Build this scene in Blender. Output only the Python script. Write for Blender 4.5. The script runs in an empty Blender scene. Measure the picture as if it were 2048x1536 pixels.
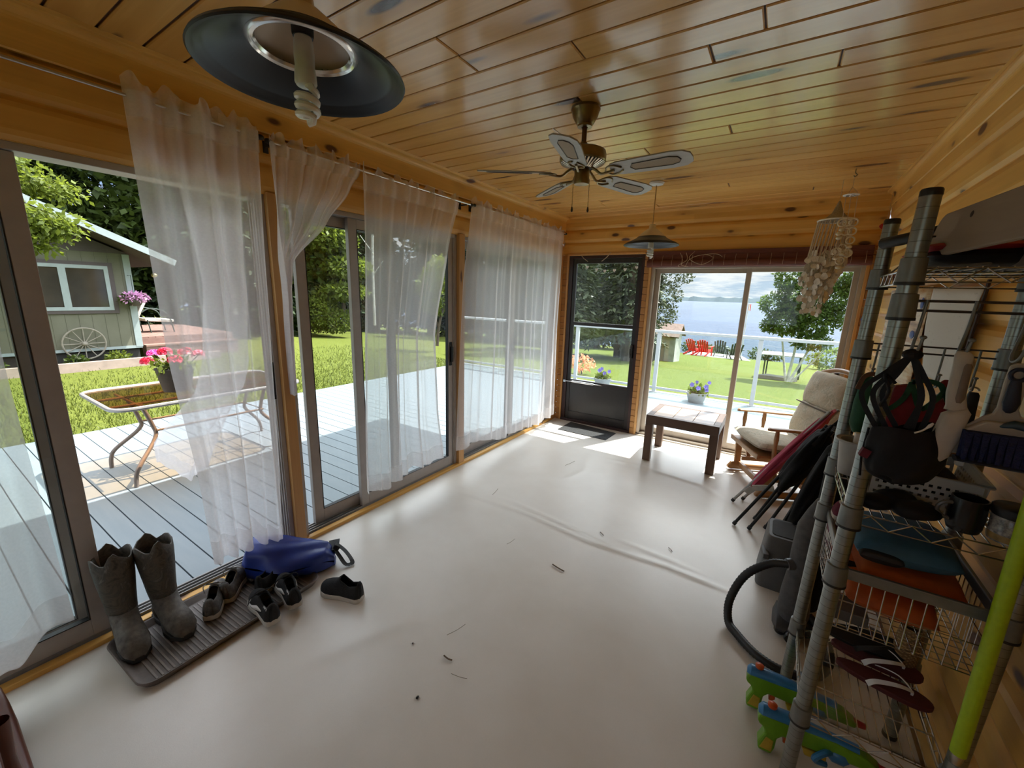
import bpy, bmesh, math, random
from mathutils import Vector, Matrix, Euler

S = bpy.context.scene
COL = S.collection
PI = math.pi
R = math.radians
rng = random.Random(7)

# ------------------------------------------------------------------ camera, sky, sun, exposure
cam_d = bpy.data.cameras.new('camera')
cam = bpy.data.objects.new('camera', cam_d)
COL.objects.link(cam)
cr_ = Vector((0.8369385, 0.5464962, 0.0295950))
cu_ = Vector((-0.1406395, 0.1624954, 0.9766349))
cf_ = Vector((-0.5289182, 0.8215456, -0.2128575))
cm = Matrix((cr_, cu_, -cf_)).transposed().to_4x4()
cm.translation = Vector((2.32690, 0.0, 1.57463))
cam.matrix_world = cm
cam_d.sensor_fit = 'HORIZONTAL'
cam_d.sensor_width = 36.0
cam_d.lens = 817.026 / 2048 * 36.0
cam_d.clip_start = 0.02
cam_d.clip_end = 6000
S.camera = cam

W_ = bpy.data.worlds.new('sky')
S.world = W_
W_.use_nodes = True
wn = W_.node_tree.nodes
wl = W_.node_tree.links
wn.clear()
wo = wn.new('ShaderNodeOutputWorld')
wb = wn.new('ShaderNodeBackground')
wt = wn.new('ShaderNodeTexCoord')
ws = wn.new('ShaderNodeSeparateXYZ')
wl.new(wt.outputs['Generated'], ws.inputs[0])
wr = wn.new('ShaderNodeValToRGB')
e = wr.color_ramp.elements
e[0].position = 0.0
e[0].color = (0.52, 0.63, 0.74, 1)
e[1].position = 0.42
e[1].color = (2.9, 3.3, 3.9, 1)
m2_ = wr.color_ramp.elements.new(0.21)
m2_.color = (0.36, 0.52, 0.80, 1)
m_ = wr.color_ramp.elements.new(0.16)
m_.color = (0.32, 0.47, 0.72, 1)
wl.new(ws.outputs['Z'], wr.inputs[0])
wa = wn.new('ShaderNodeMath')
wa.operation = 'ADD'
wa.inputs[1].default_value = 0.12
wl.new(ws.outputs['Z'], wa.inputs[0])
wd = wn.new('ShaderNodeVectorMath')
wd.operation = 'DIVIDE'
wc = wn.new('ShaderNodeCombineXYZ')
for i in range(3):
    wl.new(wa.outputs[0], wc.inputs[i])
wl.new(wt.outputs['Generated'], wd.inputs[0])
wl.new(wc.outputs[0], wd.inputs[1])
wnz = wn.new('ShaderNodeTexNoise')
wnz.inputs['Scale'].default_value = 2.2
wnz.inputs['Detail'].default_value = 7
wnz.inputs['Roughness'].default_value = 0.6
wl.new(wd.outputs[0], wnz.inputs['Vector'])
wr2 = wn.new('ShaderNodeValToRGB')
wr2.color_ramp.elements[0].position = 0.40
wr2.color_ramp.elements[0].color = (0, 0, 0, 1)
wr2.color_ramp.elements[1].position = 0.60
wr2.color_ramp.elements[1].color = (1, 1, 1, 1)
wl.new(wnz.outputs['Fac'], wr2.inputs[0])
wm = wn.new('ShaderNodeMix')
wm.data_type = 'RGBA'
wl.new(wr2.outputs['Color'], wm.inputs[0])
wl.new(wr.outputs['Color'], wm.inputs[6])
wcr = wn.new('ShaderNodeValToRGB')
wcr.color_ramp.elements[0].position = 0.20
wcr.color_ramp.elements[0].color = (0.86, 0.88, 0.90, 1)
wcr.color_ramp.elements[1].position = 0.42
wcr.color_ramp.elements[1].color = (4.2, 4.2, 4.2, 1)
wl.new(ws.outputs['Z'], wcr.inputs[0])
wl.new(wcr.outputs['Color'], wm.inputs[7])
wl.new(wm.outputs[2], wb.inputs['Color'])
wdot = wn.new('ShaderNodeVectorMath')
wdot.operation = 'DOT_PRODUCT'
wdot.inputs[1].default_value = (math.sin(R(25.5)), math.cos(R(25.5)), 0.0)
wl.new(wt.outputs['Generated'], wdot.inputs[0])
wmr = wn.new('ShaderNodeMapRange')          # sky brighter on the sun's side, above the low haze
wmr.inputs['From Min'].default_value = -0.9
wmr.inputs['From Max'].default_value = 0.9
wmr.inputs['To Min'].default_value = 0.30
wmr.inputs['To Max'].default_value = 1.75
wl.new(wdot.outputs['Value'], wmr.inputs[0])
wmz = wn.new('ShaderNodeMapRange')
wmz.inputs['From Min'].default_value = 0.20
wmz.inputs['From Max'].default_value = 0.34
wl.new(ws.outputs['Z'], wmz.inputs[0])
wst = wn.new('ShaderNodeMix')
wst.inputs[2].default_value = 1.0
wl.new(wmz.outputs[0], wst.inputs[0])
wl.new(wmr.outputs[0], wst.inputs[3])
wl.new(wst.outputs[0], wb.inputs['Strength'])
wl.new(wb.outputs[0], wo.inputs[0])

sun_d = bpy.data.lights.new('sun', 'SUN')
sun = bpy.data.objects.new('sun', sun_d)
COL.objects.link(sun)
az, el = R(25.5), R(62.0)
sdir = Vector((math.sin(az) * math.cos(el), math.cos(az) * math.cos(el), math.sin(el)))
sun.rotation_euler = sdir.to_track_quat('Z', 'Y').to_euler()
sun.location = (0, 0, 30)
sun_d.energy = 12.0
sun_d.angle = R(0.6)
sun_d.color = (1.0, 0.96, 0.90)

S.view_settings.view_transform = 'Standard'
S.view_settings.look = 'None'
S.view_settings.exposure = 0.35
S.view_settings.gamma = 1.0
S.view_settings.use_curve_mapping = False
cy = S.cycles
cy.use_denoising = True
cy.max_bounces = 12
cy.diffuse_bounces = 6
cy.glossy_bounces = 4
cy.transmission_bounces = 6
cy.transparent_max_bounces = 24
cy.caustics_reflective = False
cy.caustics_refractive = False
cy.sample_clamp_indirect = 8.0

# ------------------------------------------------------------------ mesh helpers
class MB:
    def __init__(self):
        self.v = []
        self.f = []
        self.a = []
        self.r = 0.0

    def add(self, vs, fs):
        n = len(self.v)
        self.v.extend([Vector(p) for p in vs])
        self.f.extend([tuple(i + n for i in f) for f in fs])
        self.a.extend([self.r] * len(fs))
        return self

    def box(self, x0, x1, y0, y1, z0, z1):
        vs = [(x, y, z) for z in (z0, z1) for y in (y0, y1) for x in (x0, x1)]
        return self.add(vs, [(0, 2, 3, 1), (4, 5, 7, 6), (0, 1, 5, 4), (2, 6, 7, 3), (0, 4, 6, 2), (1, 3, 7, 5)])

    def obox(self, c, size, rot=None):
        M = (rot.to_matrix() if isinstance(rot, Euler) else rot) if rot is not None else Matrix.Identity(3)
        hx, hy, hz = size[0] / 2, size[1] / 2, size[2] / 2
        vs = [Vector(c) + M @ Vector((x, y, z)) for z in (-hz, hz) for y in (-hy, hy) for x in (-hx, hx)]
        return self.add(vs, [(0, 2, 3, 1), (4, 5, 7, 6), (0, 1, 5, 4), (2, 6, 7, 3), (0, 4, 6, 2), (1, 3, 7, 5)])

    def beam(self, p0, p1, w, h, up=(0, 0, 1)):
        p0, p1 = Vector(p0), Vector(p1)
        d = (p1 - p0)
        L = d.length
        d.normalize()
        s = d.cross(Vector(up))
        if s.length < 1e-4:
            s = d.cross(Vector((0, 1, 0)))
        s.normalize()
        u = s.cross(d)
        M = Matrix((d, s, u)).transposed()
        return self.obox((p0 + p1) / 2, (L, w, h), M)

    def tube(self, pts, r, n=8, closed=False, cap=True):
        pts = [Vector(p) for p in pts]
        m = len(pts)
        rs = r if isinstance(r, (list, tuple)) else [r] * m
        vs = []
        prev = None
        for i in range(m):
            if closed:
                t = pts[(i + 1) % m] - pts[i - 1]
            else:
                t = pts[min(i + 1, m - 1)] - pts[max(i - 1, 0)]
            if t.length < 1e-9:
                t = Vector((0, 0, 1))
            t.normalize()
            if prev is None:
                a = t.cross(Vector((0, 0, 1)))
                if a.length < 0.05:
                    a = t.cross(Vector((1, 0, 0)))
            else:
                a = prev - t * prev.dot(t)
                if a.length < 1e-5:
                    a = t.cross(Vector((1, 0, 0)))
            a.normalize()
            prev = a
            b = t.cross(a)
            for k in range(n):
                g = 2 * PI * k / n
                vs.append(pts[i] + (a * math.cos(g) + b * math.sin(g)) * rs[i])
        fs = []
        for i in range(m if closed else m - 1):
            j = (i + 1) % m
            for k in range(n):
                l = (k + 1) % n
                fs.append((i * n + k, i * n + l, j * n + l, j * n + k))
        if cap and not closed:
            fs.append(tuple(range(n))[::-1])
            fs.append(tuple((m - 1) * n + k for k in range(n)))
        return self.add(vs, fs)

    def lathe(self, prof, c=(0, 0, 0), n=32, M=None, cap=False):
        c = Vector(c)
        vs = []
        for (r, z) in prof:
            for k in range(n):
                g = 2 * PI * k / n
                p = Vector((r * math.cos(g), r * math.sin(g), z))
                vs.append(c + (M @ p if M is not None else p))
        fs = []
        for i in range(len(prof) - 1):
            for k in range(n):
                l = (k + 1) % n
                fs.append((i * n + k, i * n + l, (i + 1) * n + l, (i + 1) * n + k))
        if cap:
            fs.append(tuple(range(n))[::-1])
            fs.append(tuple((len(prof) - 1) * n + k for k in range(n)))
        return self.add(vs, fs)

    def ell(self, c, rad, nu=16, nv=10, M=None, fn=None):
        c = Vector(c)
        vs = []
        for j in range(nv + 1):
            th = PI * j / nv
            for i in range(nu):
                ph = 2 * PI * i / nu
                p = Vector((rad[0] * math.sin(th) * math.cos(ph), rad[1] * math.sin(th) * math.sin(ph), rad[2] * math.cos(th)))
                if fn:
                    p = fn(p)
                vs.append(c + (M @ p if M is not None else p))
        fs = []
        for j in range(nv):
            for i in range(nu):
                l = (i + 1) % nu
                fs.append((j * nu + i, (j + 1) * nu + i, (j + 1) * nu + l, j * nu + l))
        return self.add(vs, fs)

    def prism(self, poly, t0, t1, M=None, c=(0, 0, 0)):
        c = Vector(c)
        n = len(poly)
        vs = []
        for t in (t0, t1):
            for (x, y) in poly:
                p = Vector((x, y, t))
                vs.append(c + (M @ p if M is not None else p))
        fs = [tuple(range(n))[::-1], tuple(range(n, 2 * n))]
        for k in range(n):
            l = (k + 1) % n
            fs.append((k, l, n + l, n + k))
        return self.add(vs, fs)

    def grid(self, fn, nu, nv, keep=None, wrap=False):
        vs = [fn(i / nu, j / nv) for j in range(nv + 1) for i in range(nu + 1)]
        fs = []
        for j in range(nv):
            for i in range(nu):
                if keep and not keep((i + .5) / nu, (j + .5) / nv):
                    continue
                a = j * (nu + 1) + i
                fs.append((a, a + 1, a + nu + 2, a + nu + 1))
        return self.add(vs, fs)

    def loft(self, rings, cap=True, n=16, expo=2.0):
        # ring: centre, u vector, v vector (radii included)
        vs = []
        for (c, u, v) in rings:
            c, u, v = Vector(c), Vector(u), Vector(v)
            for k in range(n):
                g = 2 * PI * k / n
                cg, sg = math.cos(g), math.sin(g)
                q = 2.0 / expo
                vs.append(c + u * math.copysign(abs(cg) ** q, cg) + v * math.copysign(abs(sg) ** q, sg))
        fs = []
        for i in range(len(rings) - 1):
            for k in range(n):
                l = (k + 1) % n
                fs.append((i * n + k, i * n + l, (i + 1) * n + l, (i + 1) * n + k))
        if cap:
            fs.append(tuple(range(n))[::-1])
            fs.append(tuple((len(rings) - 1) * n + k for k in range(n)))
        return self.add(vs, fs)

    def leaf(self, p, d, n, L, w):
        # a pointed, folded leaf of two triangles along d
        s = d.cross(n)
        a = p + d * L * 0.45 + s * w
        b = p + d * L * 0.45 - s * w
        m = p + d * L * 0.5 - n * w * 0.35
        t = p + d * L
        return self.add([p, a, t, b], [(0, 1, 2, 3)])

    def build(self, name, m, parent=None, smooth=False, bevel=0.0, loc=None, subsurf=0, solid=0.0, angle=40):
        me = bpy.data.meshes.new(name)
        off = Vector((0, 0, 0))
        if parent is not None:
            q = parent
            while q is not None:
                off += q.location
                q = q.parent
        elif loc is not None:
            off = Vector(loc)
        me.from_pydata([tuple(p - off) for p in self.v], [], self.f)
        me.update()
        at = me.attributes.new('rnd', 'FLOAT', 'FACE')
        at.data.foreach_set('value', self.a)
        if isinstance(m, (list, tuple)):
            for q in m:
                me.materials.append(q)
        else:
            me.materials.append(m)
        if smooth:
            me.polygons.foreach_set('use_smooth', [True] * len(me.polygons))
            me.set_sharp_from_angle(angle=R(angle))
        o = bpy.data.objects.new(name, me)
        COL.objects.link(o)
        if parent is not None:
            o.parent = parent
        elif loc is not None:
            o.location = loc
        if bevel:
            b = o.modifiers.new('bevel', 'BEVEL')
            b.width = bevel
            b.segments = 2
            b.limit_method = 'ANGLE'
        if solid:
            s = o.modifiers.new('solid', 'SOLIDIFY')
            s.thickness = solid
            s.offset = 0
        if subsurf:
            s = o.modifiers.new('sub', 'SUBSURF')
            s.levels = subsurf
            s.render_levels = subsurf
        return o


def tag(o, label=None, cat=None, group=None, kind=None):
    if label:
        o['label'] = label
    if cat:
        o['category'] = cat
    if group:
        o['group'] = group
    if kind:
        o['kind'] = kind
    return o


def thing(name, label, cat, loc=(0, 0, 0), group=None):
    o = bpy.data.objects.new(name, None)
    o.empty_display_size = 0.05
    COL.objects.link(o)
    o.location = loc
    return tag(o, label, cat, group)


def struct(mb, name, m, parent=None, **k):
    o = mb.build(name, m, parent, **k)
    if parent is None:
        o['kind'] = 'structure'
    return o


def dup(root, loc, rotz=0.0, label=None, group=None, scale=None):
    r = root.copy()
    COL.objects.link(r)
    r.location = loc
    r.rotation_euler = (0, 0, rotz)
    if scale:
        r.scale = scale
    if label:
        r['label'] = label
    if group:
        r['group'] = group
    for ch in list(root.children):
        c = ch.copy()
        COL.objects.link(c)
        c.parent = r
        for g in list(ch.children):
            d = g.copy()
            COL.objects.link(d)
            d.parent = c
    return r


def arc(c, r, a0, a1, n, plane='xy'):
    out = []
    for i in range(n + 1):
        a = a0 + (a1 - a0) * i / n
        x, y = r * math.cos(a), r * math.sin(a)
        out.append(Vector(c) + (Vector((x, y, 0)) if plane == 'xy' else Vector((x, 0, y)) if plane == 'xz' else Vector((0, x, y))))
    return out


def spline(pts, n=6):
    P = [Vector(p) for p in pts]
    out = []
    for i in range(len(P) - 1):
        p0, p1, p2, p3 = P[max(i - 1, 0)], P[i], P[i + 1], P[min(i + 2, len(P) - 1)]
        for k in range(n):
            t = k / n
            out.append(0.5 * ((2 * p1) + (p2 - p0) * t + (2 * p0 - 5 * p1 + 4 * p2 - p3) * t * t + (3 * p1 - p0 - 3 * p2 + p3) * t ** 3))
    out.append(P[-1])
    return out


# ------------------------------------------------------------------ materials
class NT:
    def __init__(self, name):
        self.m = bpy.data.materials.new(name)
        self.m.use_nodes = True
        self.n = self.m.node_tree.nodes
        self.l = self.m.node_tree.links
        self.n.clear()
        self.out = self.n.new('ShaderNodeOutputMaterial')

    def new(self, t, **k):
        q = self.n.new('ShaderNode' + t)
        for a, b in k.items():
            setattr(q, a, b)
        return q

    def link(self, a, b):
        self.l.new(a, b)

    def setin(self, node, key, val):
        if hasattr(val, 'is_linked') or isinstance(val, bpy.types.NodeSocket):
            self.l.new(val, node.inputs[key])
        else:
            node.inputs[key].default_value = val

    def math(self, op, a, b=None, c=None):
        q = self.new('Math', operation=op)
        for i, x in enumerate((a, b, c)):
            if x is not None:
                self.setin(q, i, x)
        return q.outputs[0]

    def coord(self, kind='Object'):
        return self.new('TexCoord').outputs[kind]

    def sep(self, v):
        q = self.new('SeparateXYZ')
        self.link(v, q.inputs[0])
        return q.outputs

    def comb(self, x, y, z):
        q = self.new('CombineXYZ')
        for i, a in enumerate((x, y, z)):
            self.setin(q, i, a)
        return q.outputs[0]

    def noise(self, v, scale, detail=4, rough=0.55, dist=0.0):
        q = self.new('TexNoise')
        if v is not None:
            self.link(v, q.inputs['Vector'])
        q.inputs['Scale'].default_value = scale
        q.inputs['Detail'].default_value = detail
        q.inputs['Roughness'].default_value = rough
        q.inputs['Distortion'].default_value = dist
        return q.outputs['Fac']

    def ramp(self, f, stops):
        q = self.new('ValToRGB')
        el = q.color_ramp.elements
        while len(el) < len(stops):
            el.new(0.5)
        for i, (p, c) in enumerate(stops):
            el[i].position = p
            el[i].color = tuple(c) + (1,) if len(c) == 3 else c
        self.setin(q, 0, f)
        return q.outputs['Color']

    def mix(self, f, a, b, mode='MIX'):
        q = self.new('Mix', data_type='RGBA', blend_type=mode)
        self.setin(q, 0, f)
        self.setin(q, 6, a if not isinstance(a, tuple) else (a + (1,))[:4])
        self.setin(q, 7, b if not isinstance(b, tuple) else (b + (1,))[:4])
        return q.outputs[2]

    def rnd(self):
        q = self.new('Attribute', attribute_type='GEOMETRY', attribute_name='rnd')
        return q.outputs['Fac']

    def bump(self, h, strength=0.3, dist=0.01):
        q = self.new('Bump')
        q.inputs['Strength'].default_value = strength
        q.inputs['Distance'].default_value = dist
        self.link(h, q.inputs['Height'])
        return q.outputs[0]

    def principled(self, color, rough=0.5, metal=0.0, normal=None, spec=0.5, coat=0.0, **k):
        q = self.new('BsdfPrincipled')
        self.setin(q, 'Base Color', color if not isinstance(color, tuple) else (color + (1,))[:4])
        self.setin(q, 'Roughness', rough)
        self.setin(q, 'Metallic', metal)
        q.inputs['Specular IOR Level'].default_value = spec
        if coat:
            q.inputs['Coat Weight'].default_value = coat
            q.inputs['Coat Roughness'].default_value = 0.15
        for a, b in k.items():
            self.setin(q, a, b)
        if normal is not None:
            self.link(normal, q.inputs['Normal'])
        self.link(q.outputs[0], self.out.inputs[0])
        return q

    def surf(self, s):
        self.link(s, self.out.inputs[0])
        return self.m


def M(name, col, rough=0.5, metal=0.0, var=0.12, scale=30.0, bump=0.0, spec=0.5, coat=0.0):
    t = NT(name)
    co = t.coord()
    n = t.noise(co, scale, 4)
    dark = tuple(c * (1 - var) for c in col)
    lite = tuple(min(1, c * (1 + var)) for c in col)
    c = t.ramp(n, [(0.3, dark), (0.7, lite)])
    nb = t.bump(n, bump, 0.01) if bump else None
    t.principled(c, rough, metal, nb, spec, coat)
    return t.m


def wood(name, axis, base, dark, rough=0.4, knots=True, knotcol=(0.10, 0.035, 0.012), spec=0.5, coat=0.0, grain=1.0, ks=(1.5, 7.0), kr=0.16, pv=0.35):
    """Pine-like boards: grain along the axis, per-board tone from the rnd face attribute, dark knots."""
    t = NT(name)
    x, y, z = t.sep(t.coord())
    al, a1, a2 = {'x': (x, y, z), 'y': (y, z, x), 'z': (z, x, y)}[axis]
    rn = t.rnd()
    off = t.math('MULTIPLY', rn, 53.0)
    alo = t.math('ADD', al, off)
    v = t.comb(t.math('MULTIPLY', alo, 1.1), t.math('MULTIPLY', a1, 26.0), t.math('MULTIPLY', a2, 26.0))
    g = t.noise(v, 1.0 * grain, 5, 0.6, 0.6)
    v2 = t.comb(t.math('MULTIPLY', alo, 0.9), t.math('MULTIPLY', a1, 5.0), t.math('MULTIPLY', a2, 5.0))
    g2 = t.noise(v2, 1.3, 3, 0.5, 0.4)
    c = t.ramp(g, [(0.25, tuple(b * 0.80 for b in base)), (0.75, tuple(min(1, b * 1.08) for b in base))])
    c = t.mix(t.math('MULTIPLY', t.math('SUBTRACT', 1.0, g2), 0.55), c, dark)
    c = t.mix(t.math('MULTIPLY', rn, pv), c, dark)
    h = g
    if knots:
        kv = t.comb(t.math('MULTIPLY', alo, ks[0]), t.math('MULTIPLY', t.math('ADD', a1, t.math('MULTIPLY', rn, 3.1)), ks[1]), t.math('MULTIPLY', a2, ks[1]))
        vo = t.new('TexVoronoi', feature='F1', voronoi_dimensions='3D')
        t.link(kv, vo.inputs['Vector'])
        vo.inputs['Scale'].default_value = 1.0
        vo.inputs['Randomness'].default_value = 0.95
        dn = t.math('ADD', vo.outputs['Distance'], t.math('MULTIPLY', t.math('SUBTRACT', g2, 0.5), 0.12))
        halo = t.ramp(dn, [(kr * 0.55, (1, 1, 1)), (kr * 1.9, (0, 0, 0))])
        core = t.ramp(dn, [(kr * 0.55, (1, 1, 1)), (kr * 0.85, (0, 0, 0))])
        c = t.mix(t.math('MULTIPLY', halo, 0.55), c, tuple(d * 0.75 for d in dark))
        c = t.mix(core, c, knotcol)
    t.principled(c, rough, 0.0, t.bump(h, 0.08, 0.004), spec, coat)
    return t.m


def glassmat(name, tint=(1, 1, 1), ior=1.45, alpha=1.0):
    t = NT(name)
    tr = t.new('BsdfTransparent')
    n = t.noise(t.coord(), 3.0, 2)
    c = t.mix(n, tuple(q * 0.98 for q in tint), tint)
    t.link(c, tr.inputs[0])
    gl = t.new('BsdfGlossy')
    gl.inputs['Roughness'].default_value = 0.01
    lw = t.new('LayerWeight')
    lw.inputs['Blend'].default_value = 0.5
    f0 = ((ior - 1) / (ior + 1)) ** 2
    fr = t.math('ADD', f0, t.math('MULTIPLY', t.math('POWER', lw.outputs['Facing'], 5.0), 1 - f0))
    mx = t.new('MixShader')
    t.link(fr, mx.inputs[0])
    t.link(tr.outputs[0], mx.inputs[1])
    t.link(gl.outputs[0], mx.inputs[2])
    return t.surf(mx.outputs[0])


def sheer(name, col=(0.9, 0.88, 0.9), op=0.5):
    t = NT(name)
    x, y, z = t.sep(t.coord())
    v = t.comb(x, t.math('MULTIPLY', y, 700.0), t.math('MULTIPLY', z, 700.0))
    n = t.noise(v, 0.15, 2)
    fac = t.math('ADD', op - 0.06, t.math('MULTIPLY', n, 0.12))
    lw = t.new('LayerWeight')
    lw.inputs['Blend'].default_value = 0.25
    fac = t.math('MINIMUM', t.math('ADD', fac, t.math('MULTIPLY', lw.outputs['Facing'], 0.28)), 0.97)
    tr = t.new('BsdfTransparent')
    di = t.new('BsdfDiffuse')
    di.inputs[0].default_value = col + (1,)
    tl = t.new('BsdfTranslucent')
    tl.inputs[0].default_value = col + (1,)
    m1 = t.new('MixShader')
    m1.inputs[0].default_value = 0.5
    t.link(di.outputs[0], m1.inputs[1])
    t.link(tl.outputs[0], m1.inputs[2])
    m2 = t.new('MixShader')
    t.setin(m2, 0, fac)
    t.link(tr.outputs[0], m2.inputs[1])
    t.link(m1.outputs[0], m2.inputs[2])
    return t.surf(m2.outputs[0])


def leafmat(name, c1, c2, tl=0.35, back=1.0):
    t = NT(name)
    f = t.rnd()
    n = t.noise(t.coord(), 1.2, 3)
    c = t.mix(t.math('MULTIPLY', t.math('ADD', f, n), 0.5), c1, c2)
    d = t.new('BsdfPrincipled')
    t.link(c, d.inputs['Base Color'])
    d.inputs['Roughness'].default_value = 0.55
    d.inputs['Specular IOR Level'].default_value = 0.3
    q = t.new('BsdfTranslucent')
    t.link(t.mix(0.5, c, tuple(min(1, x * 1.6) for x in c2)), q.inputs[0])
    m = t.new('MixShader')
    m.inputs[0].default_value = tl
    t.link(d.outputs[0], m.inputs[1])
    t.link(q.outputs[0], m.inputs[2])
    return t.surf(m.outputs[0])

# ------------------------------------------------------------------ shared materials
PINE_C = wood('ceiling_pine', 'x', (0.80, 0.48, 0.155), (0.50, 0.24, 0.055), rough=0.26, spec=0.5, coat=0.5, knotcol=(0.075, 0.042, 0.036), ks=(1.5, 6.0), kr=0.21, pv=0.55)
PINE_Y = wood('wall_pine_y', 'y', (0.80, 0.47, 0.12), (0.58, 0.28, 0.055), rough=0.45, ks=(3.2, 7.0), kr=0.20)
PINE_X = wood('wall_pine_x', 'x', (0.80, 0.47, 0.12), (0.58, 0.28, 0.055), rough=0.45, ks=(3.2, 7.0), kr=0.20)
PINE_Z = wood('post_pine', 'z', (0.64, 0.36, 0.13), (0.42, 0.19, 0.045), rough=0.45, ks=(2.0, 9.0), kr=0.14)
ENDGR = wood('log_end_pine', 'x', (0.50, 0.25, 0.075), (0.30, 0.12, 0.03), rough=0.5, knots=False)
ALU = M('aluminium', (0.40, 0.365, 0.34), 0.45, 0.12, 0.06, 12)
ALU_D = M('aluminium_track', (0.26, 0.255, 0.25), 0.45, 0.2, 0.10, 25)
GASK = M('black_gasket', (0.012, 0.012, 0.013), 0.6)
GLASS = glassmat('window_glass', (0.96, 0.98, 0.97))
GROOVE = M('groove_stain', (0.07, 0.025, 0.008), 0.7)
BLACKP = M('black_plastic', (0.012, 0.012, 0.014), 0.45, 0, 0.2, 60)
DKBROWN = M('dark_brown_metal', (0.035, 0.014, 0.014), 0.35, 0.2, 0.15, 30)
DKDOOR = M('black_brown_door_metal', (0.022, 0.018, 0.018), 0.34, 0.2, 0.15, 30)

H, WX, D = 2.49, 2.96, 4.70
YB = -2.3

# ------------------------------------------------------------------ floor (vinyl sheet with ridges)
def seg_d(p, a, b):
    ab = (b[0] - a[0], b[1] - a[1])
    L = ab[0] ** 2 + ab[1] ** 2
    t = max(0, min(1, ((p[0] - a[0]) * ab[0] + (p[1] - a[1]) * ab[1]) / L))
    return math.hypot(p[0] - a[0] - ab[0] * t, p[1] - a[1] - ab[1] * t), t

RIDGES = [(((0.25, 2.34), (0.62, 2.37), (0.99, 2.38), (1.48, 2.32), (1.95, 2.36), (2.40, 2.33)), 0.016, 0.0065),
          (((0.60, 2.47), (0.80, 2.47), (1.25, 2.41), (1.54, 2.35), (1.75, 2.33)), 0.018, 0.007),
          (((1.55, 2.47), (1.95, 2.44), (2.2, 2.40)), 0.015, 0.004),
          (((2.15, 3.60), (2.16, 2.85)), 0.012, 0.003),
          (((0.75, 0.60), (0.90, 0.95), (1.02, 1.25)), 0.05, 0.004),
          (((1.0, 3.75), (1.4, 3.78), (1.95, 3.70), (2.2, 3.45)), 0.03, 0.005),
          (((0.8, 3.9), (1.0, 3.35), (0.9, 3.0)), 0.035, 0.004),
          (((1.3, 3.6), (1.45, 3.2), (1.75, 3.05)), 0.03, 0.003)]

def floor_z(x, y):
    z = 0.0012 * math.sin(x * 5.1 + math.sin(y * 2.3) * 1.5) * math.sin(y * 3.7 + x)
    for pts, w, h in RIDGES:
        dm = 9
        for a, b in zip(pts, pts[1:]):
            d, _ = seg_d((x, y), a, b)
            dm = min(dm, d)
        if dm < 4 * w:
            e0 = min(math.hypot(x - pts[0][0], y - pts[0][1]), math.hypot(x - pts[-1][0], y - pts[-1][1]))
            z += h * math.exp(-(dm / w) ** 2) * min(1, e0 / 0.25)
    return z - 0.0005

mb = MB()
nx, ny = 150, 350
mb.grid(lambda u, v: Vector((0.0 + u * WX, YB + v * (D - YB), floor_z(u * WX, YB + v * (D - YB)))), nx, ny)
t = NT('cream_vinyl')
co = t.coord()
n1 = t.noise(co, 2.2, 4, 0.55)
n2 = t.noise(co, 160, 3, 0.7)
c = t.ramp(n1, [(0.3, (0.66, 0.61, 0.545)), (0.7, (0.75, 0.71, 0.655))])
c = t.mix(t.math('MULTIPLY', n2, 0.22), c, (0.50, 0.455, 0.40))
t.principled(c, t.math('ADD', 0.26, t.math('MULTIPLY', n1, 0.16)), 0, t.bump(t.noise(co, 240, 3, 0.6), 0.12, 0.002), 0.5)
VINYL = t.m
fl = struct(mb, 'floor', VINYL, smooth=True, angle=80)
mb = MB().box(-0.13, WX + 0.1, YB - 0.1, D + 0.12, -0.10, -0.012)
struct(mb, 'trim_1', M('subfloor_plywood', (0.35, 0.22, 0.11), 0.8))

# ------------------------------------------------------------------ ceiling planks
mb = MB()
mb.r = 0.5
pitch = 0.135
k0 = int(math.floor((YB - 1.829) / pitch))
k1 = int(math.ceil((D - 1.829) / pitch))
fixed = {(1.403, 1.111), (1.565, 1.536), (1.847, 1.965), (2.109, 2.378), (2.232, 1.108), (2.666, 1.952), (0.856, 0.05), (1.285, 1.117)}
for k in range(k0, k1 + 1):
    y0 = 1.829 + k * pitch
    y1 = y0 + pitch
    js = [x for (yy, x) in fixed if y0 - 0.03 <= yy - 0.0 < y1 - 0.03]
    if not js:
        js = [rng.uniform(0.3, 2.7)] if rng.random() < 0.35 else []
    xs = [0.0] + js + [WX]
    for a, b in zip(xs, xs[1:]):
        mb.r = rng.random()
        g = 0.0042
        ch = 0.004
        za, zb = H, H + 0.02
        A0, A1, B0, B1 = a + 0.003, b - 0.003, max(y0 + g, YB), min(y1 - g, D)
        if B1 - B0 < 0.03:
            continue
        vs = [(A0 + ch, B0 + ch, za), (A1 - ch, B0 + ch, za), (A1 - ch, B1 - ch, za), (A0 + ch, B1 - ch, za),
              (A0, B0, za + ch), (A1, B0, za + ch), (A1, B1, za + ch), (A0, B1, za + ch),
              (A0, B0, zb), (A1, B0, zb), (A1, B1, zb), (A0, B1, zb)]
        mb.add(vs, [(0, 3, 2, 1), (0, 1, 5, 4), (1, 2, 6, 5), (2, 3, 7, 6), (3, 0, 4, 7), (4, 5, 9, 8), (5, 6, 10, 9), (6, 7, 11, 10), (7, 4, 8, 11)])
struct(mb, 'ceiling', PINE_C)
struct(MB().box(-0.15, WX + 0.1, YB - 0.1, D + 0.12, H + 0.008, H + 0.05), 'trim_2', GROOVE)

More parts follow.
